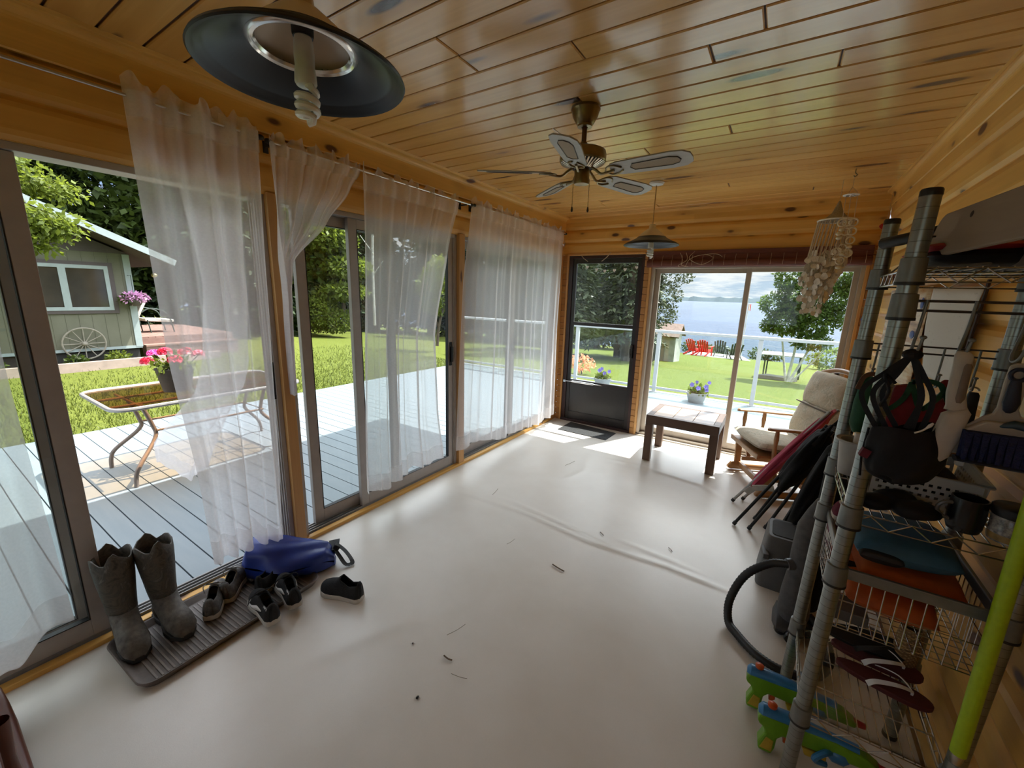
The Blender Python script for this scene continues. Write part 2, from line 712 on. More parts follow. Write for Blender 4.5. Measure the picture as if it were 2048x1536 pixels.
# ------------------------------------------------------------------ log-profile walls
def log_profile(z0, z1, pitch, depth, ztop=None):
    """outline points (d, z): d = bulge into the room"""
    pts = []
    z = z0
    while z < z1 - 1e-4:
        zz = min(z + pitch, z1)
        pts.append((-depth, z + 0.001))
        for i in range(1, 8):
            s = i / 8
            pts.append((-depth * (1 - min(1, 1.25 * math.sin(PI * s) ** 0.6)), z + (zz - z) * s))
        pts.append((-depth, zz - 0.001))
        z = zz
    return pts

def log_wall(mb, prof, ax, c0, sgn, a0, a1, step=1.9, seed=1):
    """extrude the profile along axis ax ('x' or 'y'); c0 = room-side plane, sgn = direction into the room"""
    rr = random.Random(seed)
    rows = {}
    per = 9
    for j in range(len(prof) - 1):
        course = j // per
        if course not in rows:
            cuts = [a0]
            p = a0 + rr.uniform(0.5, 2.2)
            while p < a1 - 0.4:
                cuts.append(p)
                p += rr.uniform(1.4, 2.8)
            cuts.append(a1)
            rows[course] = [(a, b, rr.random()) for a, b in zip(cuts, cuts[1:])]
        for (a, b, q) in rows[course]:
            mb.r = q
            (d0, z0), (d1, z1) = prof[j], prof[j + 1]
            if ax == 'y':
                vs = [(c0 + sgn * d0, a, z0), (c0 + sgn * d0, b, z0), (c0 + sgn * d1, b, z1), (c0 + sgn * d1, a, z1)]
            else:
                vs = [(a, c0 + sgn * d0, z0), (b, c0 + sgn * d0, z0), (b, c0 + sgn * d1, z1), (a, c0 + sgn * d1, z1)]
            mb.add(vs, [(0, 1, 2, 3)])

mb = MB()
log_wall(mb, log_profile(0.0, H, 0.152, 0.022), 'y', WX, -1, YB, D, seed=3)
mb.box(WX + 0.021, WX + 0.16, YB, D + 0.1, -0.1, H + 0.05)
struct(mb, 'wall_right', PINE_Y, smooth=True)
mb = MB()
log_wall(mb, log_profile(2.05, H, 0.147, 0.018), 'y', 0.0, 1, -0.56, D, seed=5)
log_wall(mb, log_profile(0.0, 2.05, 0.1465, 0.018), 'y', 0.0, 1, YB, -0.56, seed=6)
log_wall(mb, log_profile(2.05, H, 0.147, 0.018), 'y', 0.0, 1, YB, -0.56, seed=8)
mb.box(-0.15, -0.017, YB, D + 0.1, 2.05, H + 0.04)
mb.box(-0.15, -0.017, YB, -0.56, -0.1, 2.05)
struct(mb, 'wall_left', PINE_Y, smooth=True)
mb = MB()
log_wall(mb, log_profile(2.06, H, 0.144, 0.018), 'x', D, -1, 0.0, WX, seed=9)
mb.box(0, WX, D + 0.017, D + 0.15, 2.06, H + 0.04)
struct(mb, 'wall_far', PINE_X, smooth=True)
mb = MB()
log_wall(mb, log_profile(2.128, H, 0.152, 0.022), 'x', YB, 1, 0.0, WX, seed=13)
log_wall(mb, log_profile(0.0, 2.128, 0.152, 0.022), 'x', YB, 1, 0.0, 0.25, seed=14)
log_wall(mb, log_profile(0.0, 2.128, 0.152, 0.022), 'x', YB, 1, 2.71, WX, seed=15)
mb.box(0, WX, YB - 0.15, YB - 0.021, 2.128, H + 0.04)
mb.box(0, 0.25, YB - 0.15, YB - 0.021, -0.1, 2.128)
mb.box(0.25, 2.71, YB - 0.15, YB - 0.021, -0.1, 1.0)
mb.box(2.71, WX, YB - 0.15, YB - 0.021, -0.1, 2.128)
struct(mb, 'wall_back', PINE_X, smooth=True)

# posts between the openings
mb = MB()
mb.box(-0.13, 0.0, 1.205, 1.265, 0.0, 2.06)
struct(mb, 'trim_3', PINE_Z, bevel=0.004)
mb = MB()
mb.r = 0.3
mb.box(-0.13, 0.0, 2.742, 2.815, 0.0, 2.06)
struct(mb, 'trim_4', PINE_Z, bevel=0.004)
mb = MB()
mb.box(-0.13, 0.0, 4.56, 4.70, 0.0, 2.06)
struct(mb, 'trim_5', PINE_Z, bevel=0.004)
# log ends at the far corner and between door and slider
mb = MB()
z = 0.0
k = 0
while z < 2.05:
    mb.r = rng.random()
    mb.box(0.0, 0.055, 4.69, 4.84, z + 0.001, min(z + 0.073, 2.06))
    mb.r = rng.random()
    mb.box(0.992, 1.045, 4.685, 4.84, z + 0.001, min(z + 0.073, 2.06))
    mb.r = rng.random()
    mb.box(2.90, 3.10, 4.685, 4.84, z + 0.001, min(z + 0.073, 2.06))
    z += 0.074
struct(mb, 'trim_6', ENDGR, bevel=0.006)
mb = MB()
mb.r = 0.1
mb.box(0.055, 0.078, 4.685, 4.80, 0.0, 2.075)
mb.box(0.078, 0.992, 4.685, 4.80, 2.055, 2.078)
mb.box(1.045, 1.068, 4.68, 4.80, 0.0, 2.06)
mb.box(2.875, 2.90, 4.68, 4.80, 0.0, 2.06)
struct(mb, 'trim_7', wood('light_trim_pine', 'z', (0.68, 0.38, 0.14), (0.45, 0.22, 0.06), knots=False), bevel=0.003)
# header over the slider
mb = MB()
mb.r = 0.6
mb.box(1.045, 2.90, 4.70, 4.84, 1.925, 2.06)
struct(mb, 'trim_8', PINE_X)

# crown mouldings (coved)
def crown(mb, ax, c0, sgn, a0, a1, s=0.05, zt=H):
    prof = [(0.0, zt - s * 3.0), (0.006, zt - s * 2.9), (0.010, zt - s * 1.2)]
    for i in range(7):
        g = i / 6 * PI / 2
        prof.append((0.010 + s * 0.9 * (1 - math.cos(g)), zt - s * 1.15 + s * 0.85 * math.sin(g)))
    prof += [(s * 0.9 + 0.016, zt - 0.012), (s * 0.9 + 0.022, zt)]
    for (d0, z0), (d1, z1) in zip(prof, prof[1:]):
        if ax == 'y':
            vs = [(c0 + sgn * d0, a0, z0), (c0 + sgn * d0, a1, z0), (c0 + sgn * d1, a1, z1), (c0 + sgn * d1, a0, z1)]
        else:
            vs = [(a0, c0 + sgn * d0, z0), (a1, c0 + sgn * d0, z0), (a1, c0 + sgn * d1, z1), (a0, c0 + sgn * d1, z1)]
        mb.add(vs, [(0, 1, 2, 3)])
    n = len(prof)
    for a in (a0, a1):
        vs = [((c0 + sgn * d, a, z) if ax == 'y' else (a, c0 + sgn * d, z)) for d, z in prof] + [((c0, a, zt) if ax == 'y' else (a, c0, zt))]
        mb.add(vs, [tuple(range(n + 1))])

mb = MB()
mb.r = 0.15
crown(mb, 'y', 0.001, 1, YB, D)
struct(mb, 'trim_9', PINE_Y, smooth=True, angle=35)
mb = MB()
mb.r = 0.25
crown(mb, 'y', WX - 0.001, -1, YB, D, 0.035)
struct(mb, 'trim_10', PINE_Y, smooth=True, angle=35)
mb = MB()
mb.r = 0.25
crown(mb, 'x', D - 0.001, -1, 0.0, WX, 0.02)
struct(mb, 'trim_11', PINE_X, smooth=True, angle=35)
# threshold strip along the left wall, aluminium sill of the patio doors
mb = MB()
mb.r = 0.45
mb.box(-0.035, 0.005, YB, 4.60, -0.02, 0.022)
struct(mb, 'trim_12', PINE_Y, bevel=0.003)
mb = MB()
for x in (-0.122, -0.098, -0.072, -0.047):
    mb.box(x, x + 0.006, -0.56, 4.56, 0.018, 0.034)
mb.box(-0.15, -0.036, -0.56, 4.56, -0.03, 0.019)
struct(mb, 'trim_13', ALU_D)

# ------------------------------------------------------------------ sliding patio doors
def panel(root, y0, y1, x, z0=0.03, z1=2.02, sw=0.062, tr=0.062, br=0.085, handle=None):
    mb = MB()
    d = 0.016
    mb.box(x - d, x + d, y0, y0 + sw, z0, z1)
    mb.box(x - d, x + d, y1 - sw, y1, z0, z1)
    mb.box(x - d, x + d, y0 + sw, y1 - sw, z0, z0 + br)
    mb.box(x - d, x + d, y0 + sw, y1 - sw, z1 - tr, z1)
    p = mb.build('panel_frame', ALU, root, bevel=0.002)
    g = MB()
    a, b, c, e = y0 + sw, y1 - sw, z0 + br, z1 - tr
    w = 0.004
    for (ya, yb, za, zb) in ((a, a + w, c, e), (b - w, b, c, e), (a, b, c, c + w), (a, b, e - w, e)):
        g.box(x - 0.012, x + 0.0172, ya, yb, za, zb)
    g.build('gasket', GASK, p)
    MB().box(x - 0.002, x + 0.002, a, b, c, e).build('glass', GLASS, p)
    if handle is not None:
        h = MB()
        h.box(x + d, x + d + 0.006, handle - 0.016, handle + 0.016, 0.955, 1.16)
        h.box(x + d + 0.006, x + d + 0.03, handle - 0.008, handle + 0.004, 0.99, 1.12)
        h.build('door_handle', BLACKP, p, bevel=0.003)
    return p

def patio(n, y0, y1):
    r = bpy.data.objects.new('door_%d' % n, None)
    COL.objects.link(r)
    r['kind'] = 'structure'
    mb = MB()
    mb.box(-0.135, -0.03, y0, y0 + 0.028, 0.02, 2.05)
    mb.box(-0.135, -0.03, y1 - 0.028, y1, 0.02, 2.05)
    mb.box(-0.135, -0.03, y0 + 0.028, y1 - 0.028, 2.022, 2.05)
    for yy in (y0 + 0.028, y1 - 0.036):
        for x in (-0.128, -0.10, -0.072, -0.045):
            mb.box(x, x + 0.008, yy, yy + 0.008, 0.03, 2.02)
    mb.build('door_frame', ALU, r, bevel=0.002)
    return r

r = patio(1, -0.56, 1.205)
panel(r, -0.53, 0.36, -0.062)
panel(r, -0.53, 0.33, -0.112)
mb = MB()
mb.box(-0.05, -0.036, 1.150, 1.178, 0.95, 1.165)
mb.build('strike_plate', BLACKP, r, bevel=0.002)
r = patio(2, 1.265, 2.742)
panel(r, 1.385, 2.12, -0.112)
panel(r, 1.715, 2.712, -0.062, handle=2.68)
r = patio(3, 2.815, 4.56)
panel(r, 2.845, 3.72, -0.112)
panel(r, 3.64, 4.53, -0.062, handle=3.67)

r = bpy.data.objects.new('added_window_1', None)  # unseen window, added behind the camera to let more daylight in
COL.objects.link(r)
r['kind'] = 'structure'
mb = MB()
for (a, b, c_, e_) in ((0.25, 0.31, 1.0, 2.128), (2.65, 2.71, 1.0, 2.128), (0.31, 2.65, 1.0, 1.06), (0.31, 2.65, 2.068, 2.128), (1.45, 1.51, 1.06, 2.068)):
    mb.box(a, b, YB - 0.10, YB - 0.03, c_, e_)
wf = mb.build('window_frame', ALU, r, bevel=0.003)
MB().box(0.31, 2.65, YB - 0.062, YB - 0.058, 1.06, 2.068).build('glass', GLASS, wf)

# far patio door (beside the storm door)
r = bpy.data.objects.new('door_4', None)
COL.objects.link(r)
r['kind'] = 'structure'
mb = MB()
mb.box(1.068, 1.10, 4.705, 4.82, 0.02, 1.93)
mb.box(2.845, 2.875, 4.705, 4.82, 0.02, 1.93)
mb.box(1.10, 2.845, 4.705, 4.82, 1.90, 1.93)
mb.box(1.068, 2.875, 4.67, 4.82, -0.01, 0.012)
for y in (4.712, 4.735, 4.76, 4.785):
    mb.box(1.10, 2.845, y, y + 0.006, 0.012, 0.036)
mb.build('door_frame', M('beige_aluminium', (0.50, 0.44, 0.37), 0.45, 0.4, 0.06, 12), r, bevel=0.002)

def panel_x(root, x0, x1, y, z0=0.03, z1=1.905, sw=0.05, br=0.075, mat=None, handle=None):
    mb = MB()
    d = 0.014
    mb.box(x0, x0 + sw, y - d, y + d, z0, z1)
    mb.box(x1 - sw, x1, y - d, y + d, z0, z1)
    mb.box(x0 + sw, x1 - sw, y - d, y + d, z0, z0 + br)
    mb.box(x0 + sw, x1 - sw, y - d, y + d, z1 - sw, z1)
    p = mb.build('panel_frame', mat, root, bevel=0.002)
    MB().box(x0 + sw, x1 - sw, y - 0.002, y + 0.002, z0 + br, z1 - sw).build('glass', GLASS, p)
    if handle:
        h = MB()
        h.box(handle - 0.014, handle + 0.014, y - d - 0.02, y - d, 0.78, 1.0)
        h.build('door_handle', BLACKP, p, bevel=0.003)
    return p

BEI = M('beige_door_frame', (0.47, 0.41, 0.345), 0.45, 0.4, 0.06, 12)
panel_x(r, 1.10, 2.025, 4.785, mat=BEI)
panel_x(r, 1.982, 2.845, 4.748, sw=0.042, mat=BEI, handle=2.822)

# storm door
r = bpy.data.objects.new('door_5', None)
COL.objects.link(r)
r['kind'] = 'structure'
mb = MB()
mb.box(0.078, 0.128, 4.70, 4.80, 0.0, 2.055)
mb.box(0.955, 0.992, 4.70, 4.80, 0.0, 2.055)
mb.box(0.128, 0.955, 4.70, 4.80, 2.02, 2.055)
mb.box(0.078, 0.992, 4.68, 4.82, -0.01, 0.03)
mb.build('door_frame', DKBROWN, r, bevel=0.003)
mb = MB()
mb.box(0.13, 0.172, 4.715, 4.745, 0.03, 2.018)
mb.box(0.912, 0.953, 4.715, 4.745, 0.03, 2.018)
mb.box(0.172, 0.912, 4.715, 4.745, 1.965, 2.018)
mb.box(0.172, 0.912, 4.715, 4.745, 1.232, 1.272)
mb.box(0.172, 0.912, 4.715, 4.745, 0.50, 0.545)
mb.box(0.172, 0.912, 4.715, 4.745, 0.03, 0.13)
leaf = mb.build('door_leaf', DKDOOR, r, bevel=0.003)
MB().box(0.172, 0.912, 4.724, 4.738, 0.13, 0.50).build('kick_panel', M('satin_black_panel', (0.016, 0.014, 0.014), 0.30), leaf)
MB().box(0.172, 0.912, 4.729, 4.732, 1.272, 1.965).build('glass', GLASS, leaf)
MB().box(0.172, 0.912, 4.731, 4.734, 0.545, 1.232).build('glass', GLASS, leaf)
mb = MB()
mb.tube([(0.21, 4.695, 0.522), (0.50, 4.700, 0.520)], 0.014, 12)
mb.tube([(0.50, 4.700, 0.520), (0.60, 4.712, 0.520)], 0.006, 8)
mb.tube([(0.10, 4.688, 0.520), (0.21, 4.695, 0.522)], 0.006, 8)
mb.box(0.095, 0.125, 4.68, 4.70, 0.505, 0.535)
mb.build('door_closer', M('chrome', (0.75, 0.75, 0.76), 0.18, 1.0, 0.03), leaf, smooth=True)
mb = MB()
mb.box(0.917, 0.945, 4.68, 4.715, 0.90, 1.05)
mb.tube([(0.93, 4.68, 0.94), (0.93, 4.64, 0.95), (0.93, 4.64, 1.01), (0.93, 4.68, 1.02)], 0.006, 8)
mb.build('door_handle', BLACKP, leaf, bevel=0.002)

# roof with overhangs
mb = MB()
mb.box(-0.16, 3.6, -2.45, 5.04, 2.56, 2.66)
mb.box(-1.25, -0.14, -2.45, 5.06, 3.08, 3.16)
mb.box(-0.20, -0.14, -2.45, 5.06, 2.56, 3.16)
mb.box(-1.27, -1.23, -2.45, 5.06, 3.0, 3.18)
mb.box(-0.16, 3.6, 5.02, 5.06, 2.40, 2.66)
struct(mb, 'roof', M('white_soffit', (0.72, 0.72, 0.70), 0.6))

# ------------------------------------------------------------------ outside: deck, ground, lake
ZD = -0.12
mb = MB()
y = -6.045
while y < 7.85:
    mb.r = rng.random()
    mb.box(-4.2, 5.0, y + 0.004, y + 0.141, ZD - 0.03, ZD)
    y += 0.145
t = NT('painted_deck_boards')
co = t.coord()
x_, y_, z_ = t.sep(co)
n = t.noise(t.comb(t.math('MULTIPLY', x_, 2.0), t.math('MULTIPLY', y_, 18.0), z_), 1.0, 5, 0.6)
c = t.ramp(n, [(0.25, (0.155, 0.195, 0.222)), (0.7, (0.185, 0.222, 0.245))])
chip = t.ramp(t.noise(co, 9.0, 5, 0.75), [(0.70, (0, 0, 0)), (0.74, (1, 1, 1))])
c = t.mix(t.math('MULTIPLY', chip, 0.5), c, (0.40, 0.40, 0.38))
t.principled(c, 0.5, 0, t.bump(n, 0.15, 0.004))
DECKM = t.m
deck = struct(mb, 'deck', DECKM)
struct(MB().box(-4.2, 5.0, -6.0, 7.85, ZD - 0.20, ZD - 0.05), 'deck_frame', M('deck_joists', (0.10, 0.09, 0.08), 0.8))

def gz(x, y):
    """height of the lawn"""
    if x < -4.2 and y < 9:
        base = -0.20
    else:
        base = -0.24
    pts = [(-60, base), (8, base), (14, -0.66), (22, -1.30), (27, -1.70), (31, -2.1), (33, -2.75), (36, -3.2)]
    for (a, za), (b, zb) in zip(pts, pts[1:]):
        if y <= b:
            return za + (zb - za) * max(0, (y - a)) / (b - a) + 0.02 * math.sin(x * 0.9) * math.sin(y * 0.7)
    return -3.2

mb = MB()
X0, X1, Y0, Y1 = -60, 40, -25, 36
mb.grid(lambda u, v: Vector((X0 + u * (X1 - X0), Y0 + v * (Y1 - Y0), gz(X0 + u * (X1 - X0), Y0 + v * (Y1 - Y0)))), 100, 122)
t = NT('lawn_grass')
co = t.coord()
n1 = t.noise(co, 0.6, 4, 0.6)
n2 = t.noise(co, 22, 5, 0.75)
c = t.ramp(n2, [(0.28, (0.040, 0.058, 0.006)), (0.5, (0.095, 0.122, 0.014)), (0.75, (0.155, 0.17, 0.028))])
c = t.mix(t.math('MULTIPLY', n1, 0.5), c, (0.12, 0.135, 0.02))
t.principled(c, 0.85, 0, t.bump(n2, 0.8, 0.05), 0.2)
struct(mb, 'ground', t.m, smooth=True)

# lawn blades close to the deck
GRASS = leafmat('grass_blades', (0.028, 0.045, 0.005), (0.105, 0.125, 0.018), 0.3)
mb = MB()
for i in range(26000):
    x = -4.25 - abs(rng.gauss(0, 1)) * 2.4
    y = rng.uniform(-2.5, 8.5)
    if x < -9.6:
        continue
    mb.r = rng.random()
    z = gz(x, y)
    h = rng.uniform(0.03, 0.075)
    a = rng.uniform(0, 2 * PI)
    dx, dy = math.cos(a) * 0.006, math.sin(a) * 0.006
    lx, ly = rng.gauss(0, 0.02), rng.gauss(0, 0.02)
    mb.add([(x - dx, y - dy, z), (x + dx, y + dy, z), (x + lx, y + ly, z + h)], [(0, 1, 2)])
tag(mb.build('lawn_grass', GRASS), 'mown green lawn grass growing along the edge of the painted deck', 'grass', kind='stuff')

# lake and far shore
mb = MB()
mb.add([(-3000, 30, -2.6), (3000, 30, -2.6), (3000, 3000, -2.6), (-3000, 3000, -2.6)], [(0, 1, 2, 3)])
t = NT('lake_water')
co = t.coord()
xx, yy, zz = t.sep(co)
n = t.noise(t.comb(t.math('MULTIPLY', xx, 0.35), yy, zz), 0.55, 6, 0.7)
n3 = t.noise(t.comb(t.math('MULTIPLY', xx, 0.02), t.math('MULTIPLY', yy, 0.012), zz), 1.0, 4, 0.6)
c = t.ramp(n3, [(0.35, (0.012, 0.028, 0.060)), (0.7, (0.022, 0.042, 0.08))])
t.principled(c, 0.35, 0, t.bump(n, 0.9, 0.8), 0.10)
o = struct(mb, 'lake', t.m)
mb = MB()
rr = random.Random(4)
top = []
for i in range(241):
    top.append((-3000 + i * 25, 2600 + 60 * math.sin(i * 0.21), 15 + 9 * rr.random() + 5 * math.sin(i * 0.13)))
for a, b in zip(top, top[1:]):
    mb.add([(a[0], a[1], -3), (b[0], b[1], -3), (b[0], b[1] + 30, b[2]), (a[0], a[1] + 30, a[2])], [(0, 1, 2, 3)])
    mb.add([(a[0], a[1] + 30, a[2]), (b[0], b[1] + 30, b[2]), (b[0], b[1] + 400, b[2] + 2), (a[0], a[1] + 400, a[2] + 2)], [(0, 1, 2, 3)])
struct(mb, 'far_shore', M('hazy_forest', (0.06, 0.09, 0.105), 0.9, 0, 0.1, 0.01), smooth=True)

# ------------------------------------------------------------------ plants
LEAF_Y = leafmat('yellow_green_leaves', (0.055, 0.09, 0.008), (0.16, 0.195, 0.024), 0.45)
LEAF_G = leafmat('mid_green_leaves', (0.018, 0.036, 0.006), (0.062, 0.092, 0.014), 0.35)
LEAF_B = leafmat('birch_leaves', (0.035, 0.07, 0.011), (0.10, 0.155, 0.03), 0.45)
NEEDLE = leafmat('spruce_needles', (0.013, 0.026, 0.012), (0.045, 0.068, 0.028), 0.15)
NEEDLE_L = leafmat('grey_green_needles', (0.032, 0.05, 0.025), (0.11, 0.13, 0.068), 0.2)
BARK = M('brown_bark', (0.075, 0.055, 0.042), 0.9, 0, 0.35, 14, 0.5)
BARK_W = M('white_birch_bark', (0.55, 0.53, 0.50), 0.8, 0, 0.3, 9, 0.3)

def rv(r_):
    while True:
        v = Vector((r_.uniform(-1, 1), r_.uniform(-1, 1), r_.uniform(-1, 1)))
        if 0.05 < v.length < 1:
            return v.normalized()

def blob(mb, r_, c, rad, n, L, droop=0.25, shell=0.55):
    c = Vector(c)
    for i in range(n):
        v = rv(r_)
        s = shell + (1 - shell) * r_.random()
        p = c + Vector((v.x * rad[0], v.y * rad[1], v.z * rad[2])) * s
        d = (v * 0.6 + rv(r_) * 0.8 + Vector((0, 0, -droop))).normalized()
        nn = (rv(r_) + Vector((0, 0, 1.0))).normalized()
        if d.cross(nn).length < 0.1:
            continue
        nn = (nn - d * nn.dot(d)).normalized()
        mb.r = min(1, max(0, r_.gauss(0.5, 0.25)))
        l = L * r_.uniform(0.6, 1.25)
        mb.leaf(p, d, nn, l, l * 0.28)

def broad(name, label, cat, base, trunk, blobs, leaf, L, mat, bark, seed, group=None, dens=900):
    r_ = random.Random(seed)
    root = thing(name, label, cat, base, group)
    b = Vector(base)
    tb = MB()
    fo = MB()
    for (pts, r0, r1) in trunk:
        P = spline([b + Vector(p) for p in pts], 4)
        tb.tube(P, [r0 + (r1 - r0) * i / (len(P) - 1) for i in range(len(P))], 7)
    for (c, rad) in blobs:
        vol = rad[0] * rad[1] + rad[1] * rad[2] + rad[0] * rad[2]
        blob(fo, r_, b + Vector(c), rad, int(dens * leaf * vol), L)
        tip = b + Vector(c)
        st = b + Vector(trunk[0][0][-1])
        tb.tube([st, (st + tip) / 2 + Vector((0, 0, -0.1)), tip], [0.03 * rad[0] + 0.006, 0.008, 0.004], 5)
    tb.build('trunk', bark, root, smooth=True)
    fo.build('foliage', mat, root)
    return root

def conifer(label, base, h, rad, seed, mat=None, group='spruces beyond the lawn', z0=0.06, n=None, name='spruce_tree'):
    r_ = random.Random(seed)
    root = thing(name, label, 'tree', base, group)
    b = Vector(base)
    tb = MB()
    tb.tube([b, b + Vector((0, 0, h * 0.5)), b + Vector((0.05, 0, h))], [0.022 * h, 0.013 * h, 0.01], 8)
    fo = MB()
    layers = n or int(h * 4)
    for i in range(layers):
        tt = z0 + (1 - z0) * i / layers
        z = h * tt
        rr_ = rad * (1 - tt) ** 0.8 * r_.uniform(0.8, 1.1) + 0.12
        nb = 7 + int(6 * (1 - tt))
        a0 = r_.uniform(0, 6.28)
        for k in range(nb):
            a = a0 + 6.283 * k / nb + r_.uniform(-0.2, 0.2)
            L = rr_ * r_.uniform(0.75, 1.1)
            dirv = Vector((math.cos(a), math.sin(a), 0))
            m = max(6, int(L * 13))
            for q in range(m):
                f = r_.random() ** 0.8
                p = b + Vector((0, 0, z)) + dirv * L * f + Vector((0, 0, -0.38 * L * f * f + 0.03)) + Vector((r_.gauss(0, .06), r_.gauss(0, .06), r_.gauss(0, .05)))
                for rep in range(2):
                    sd = r_.uniform(-1.1, 1.1)
                    d = (dirv * r_.uniform(0.3, 1.0) + Vector((-dirv.y, dirv.x, 0)) * sd + Vector((0, 0, r_.uniform(-0.8, 0.15)))).normalized()
                    nn = (Vector((r_.gauss(0, .4), r_.gauss(0, .4), 1)))
                    nn = nn - d * nn.dot(d)
                    mb_l = 0.30 * (1 - 0.3 * f) * r_.uniform(0.6, 1.3) * min(1.3, 0.5 + rad * 0.3)
                    fo.r = min(1, max(0, r_.gauss(0.25 + 0.4 * f, 0.22)))
                    fo.leaf(p, d, nn.normalized(), mb_l, mb_l * r_.uniform(0.14, 0.26))
    tb.build('trunk', BARK, root, smooth=True)
    fo.build('foliage', mat or NEEDLE, root)
    return root

# trees at the end of the left lawn, seen through the middle patio door
rt = random.Random(21)
for i, (x, y, h, rd, lb) in enumerate([
        (-21.0, 10.0, 13, 3.0, 'tall dark spruce at the left end of the treeline behind the lawn'),
        (-20.5, 13.5, 15, 3.2, 'tall dark spruce second from the left in the treeline behind the lawn'),
        (-19.0, 17.0, 14, 3.0, 'dark spruce behind the pale shrubs at the end of the lawn'),
        (-16.5, 19.5, 15, 3.0, 'dark spruce right of the bare white trunk at the lawn end'),
        (-13.5, 20.5, 13, 2.8, 'dark spruce seen through the sheer curtain of the middle door'),
        (-10.8, 19.5, 14, 2.8, 'dark spruce behind the small bushy tree on the lawn'),
        (-8.5, 20.5, 13, 2.6, 'dark spruce seen through the farthest left curtain')]):
    conifer(lb, (x, y, gz(x, y)), h, rd, 30 + i, n=int(h * 2.6))
for i, (x, y, h, rd, lb) in enumerate([
        (-6.0, 15.5, 8.5, 2.0, 'dark spruce at the left edge of the storm door glass'),
        (-4.4, 14.0, 9.0, 2.0, 'dark spruce filling the left half of the storm door glass'),
        (-3.3, 17.0, 9.0, 1.9, 'dark spruce in the middle of the storm door glass'),
        (-2.4, 15.2, 8.0, 1.5, 'thin dark spruce at the right side of the storm door glass')]):
    conifer(lb, (x, y, gz(x, y)), h, rd, 50 + i, mat=NEEDLE_L if i % 2 else NEEDLE, n=int(h * 3.0), z0=0.14, group='spruces outside the storm door')
for i, (x, y, h, rd, lb) in enumerate([
        (-15.5, 7.5, 14, 3.0, 'dark spruce rising behind the right end of the cabin'),
        (-18.5, 3.0, 15, 3.2, 'tall dark spruce rising behind the cabin roof'),
        (-19.5, -1.5, 14, 3.2, 'dark spruce behind the left part of the cabin roof')]):
    conifer(lb, (x, y, -0.2), h, rd, 60 + i, n=int(h * 2.6), group='spruces behind the cabin')

for i, (x, y, s_, lb) in enumerate([(-22.5, 12.0, 2.2, 'broad dark tree behind the left spruces at the lawn end'), (-20.0, 16.5, 2.2, 'broad dark tree behind the second spruce at the lawn end'), (-17.0, 21.5, 2.2, 'broad dark tree behind the bare pale trunk'),
                                     (-13.5, 23.5, 2.2, 'broad dark tree far behind the middle sheer curtain'), (-10.0, 24.0, 2.2, 'broad dark tree far behind the small bushy lawn tree'), (-7.0, 24.0, 2.0, 'broad dark tree far behind the corner curtain'),
                                     (-17.5, 7.0, 2.2, 'broad dark tree behind the porch at the right of the cabin'), (-19.0, 4.5, 2.4, 'broad dark tree behind the right slope of the cabin roof'), (-20.0, 0.5, 2.4, 'broad dark tree behind the middle of the cabin roof'), (-16.5, 9.8, 2.0, 'broad dark tree behind the wide sheer curtain at the lawn end')]):
    broad('forest_tree', lb, 'tree', (x, y, gz(x, y)), [([(0, 0, 0), (0.1, 0, 3), (0, 0.1, 7)], 0.2, 0.08)],
          [((0, 0, 1.6), (2.4, 2.0, 1.6)), ((0.4, 0.3, 4.2), (2.4, 2.2, 1.8)), ((-0.5, -0.2, 7.0), (2.2, 2.0, 1.9)), ((0.3, 0, 10.0), (1.9, 1.9, 1.8)), ((1.5, 1.0, 3.0), (1.8, 1.8, 2.0)), ((-1.6, -0.8, 3.0), (1.8, 1.8, 2.0))], 0.42, 0.34, LEAF_G, BARK, 200 + i, group='dark trees behind the spruces', dens=420)
broad('leafy_tree', 'bright leafy tree left in the middle door gap above the shrubs', 'tree', (-15.6, 9.6, -0.2), [([(0, 0, 0), (0.1, 0, 1.6), (0, 0.1, 3.2)], 0.12, 0.06)],
      [((0, 0, 2.4), (1.3, 1.2, 0.9)), ((0.3, 0.5, 3.8), (1.5, 1.4, 1.0)), ((-0.2, -0.2, 5.2), (1.3, 1.3, 0.9)), ((0.8, 0.9, 3.0), (1.0, 1.0, .8))], 0.75, 0.22, LEAF_Y, BARK, 70)
broad('leafy_tree', 'yellow-green layered tree right of the first door stile at the lawn end', 'tree', (-13.4, 10.9, -0.2), [([(0, 0, 0), (0.1, 0, 1.5), (0, 0.1, 3.0)], 0.10, 0.05)],
      [((0, 0, 1.7), (1.1, 1.0, 0.35)), ((0.1, 0.2, 2.7), (1.0, 1.0, 0.45)), ((-0.3, -0.2, 3.8), (1.1, 1.1, 0.6)), ((-.2, .1, 5.0), (0.9, 0.9, 0.6))], 0.9, 0.2, LEAF_Y, BARK, 71)
broad('shrub', 'pale leafy shrub at the lawn end behind the middle door stile', 'shrub', (-13.8, 10.0, -0.2), [([(0, 0, 0), (0.05, 0, 0.5)], 0.04, 0.02)],
      [((0, 0, 0.8), (0.9, 0.8, 0.8)), ((0.5, 0.5, 0.5), (0.7, 0.7, 0.5))], 1.1, 0.14, LEAF_Y, BARK, 72)
broad('shrub', 'dark green shrub low at the lawn end left of the pale shrub', 'shrub', (-14.9, 8.9, -0.2), [([(0, 0, 0), (0.05, 0, 0.5)], 0.04, 0.02)],
      [((0, 0, 0.6), (0.9, 0.8, 0.7)), ((-0.6, -0.4, 0.5), (0.8, 0.7, 0.6))], 1.1, 0.15, LEAF_G, BARK, 73)
mb = MB()
mb.tube(spline([(-15.5, 14.2, -0.2), (-15.6, 14.3, 3.0), (-15.4, 14.3, 6.0)], 4), 0.07, 8)
mb.tube([(-15.55, 14.3, 2.4), (-15.0, 14.6, 3.2)], [0.03, 0.01], 6)
mb.tube([(-15.5, 14.3, 3.4), (-16.1, 14.0, 4.3)], [0.03, 0.01], 6)
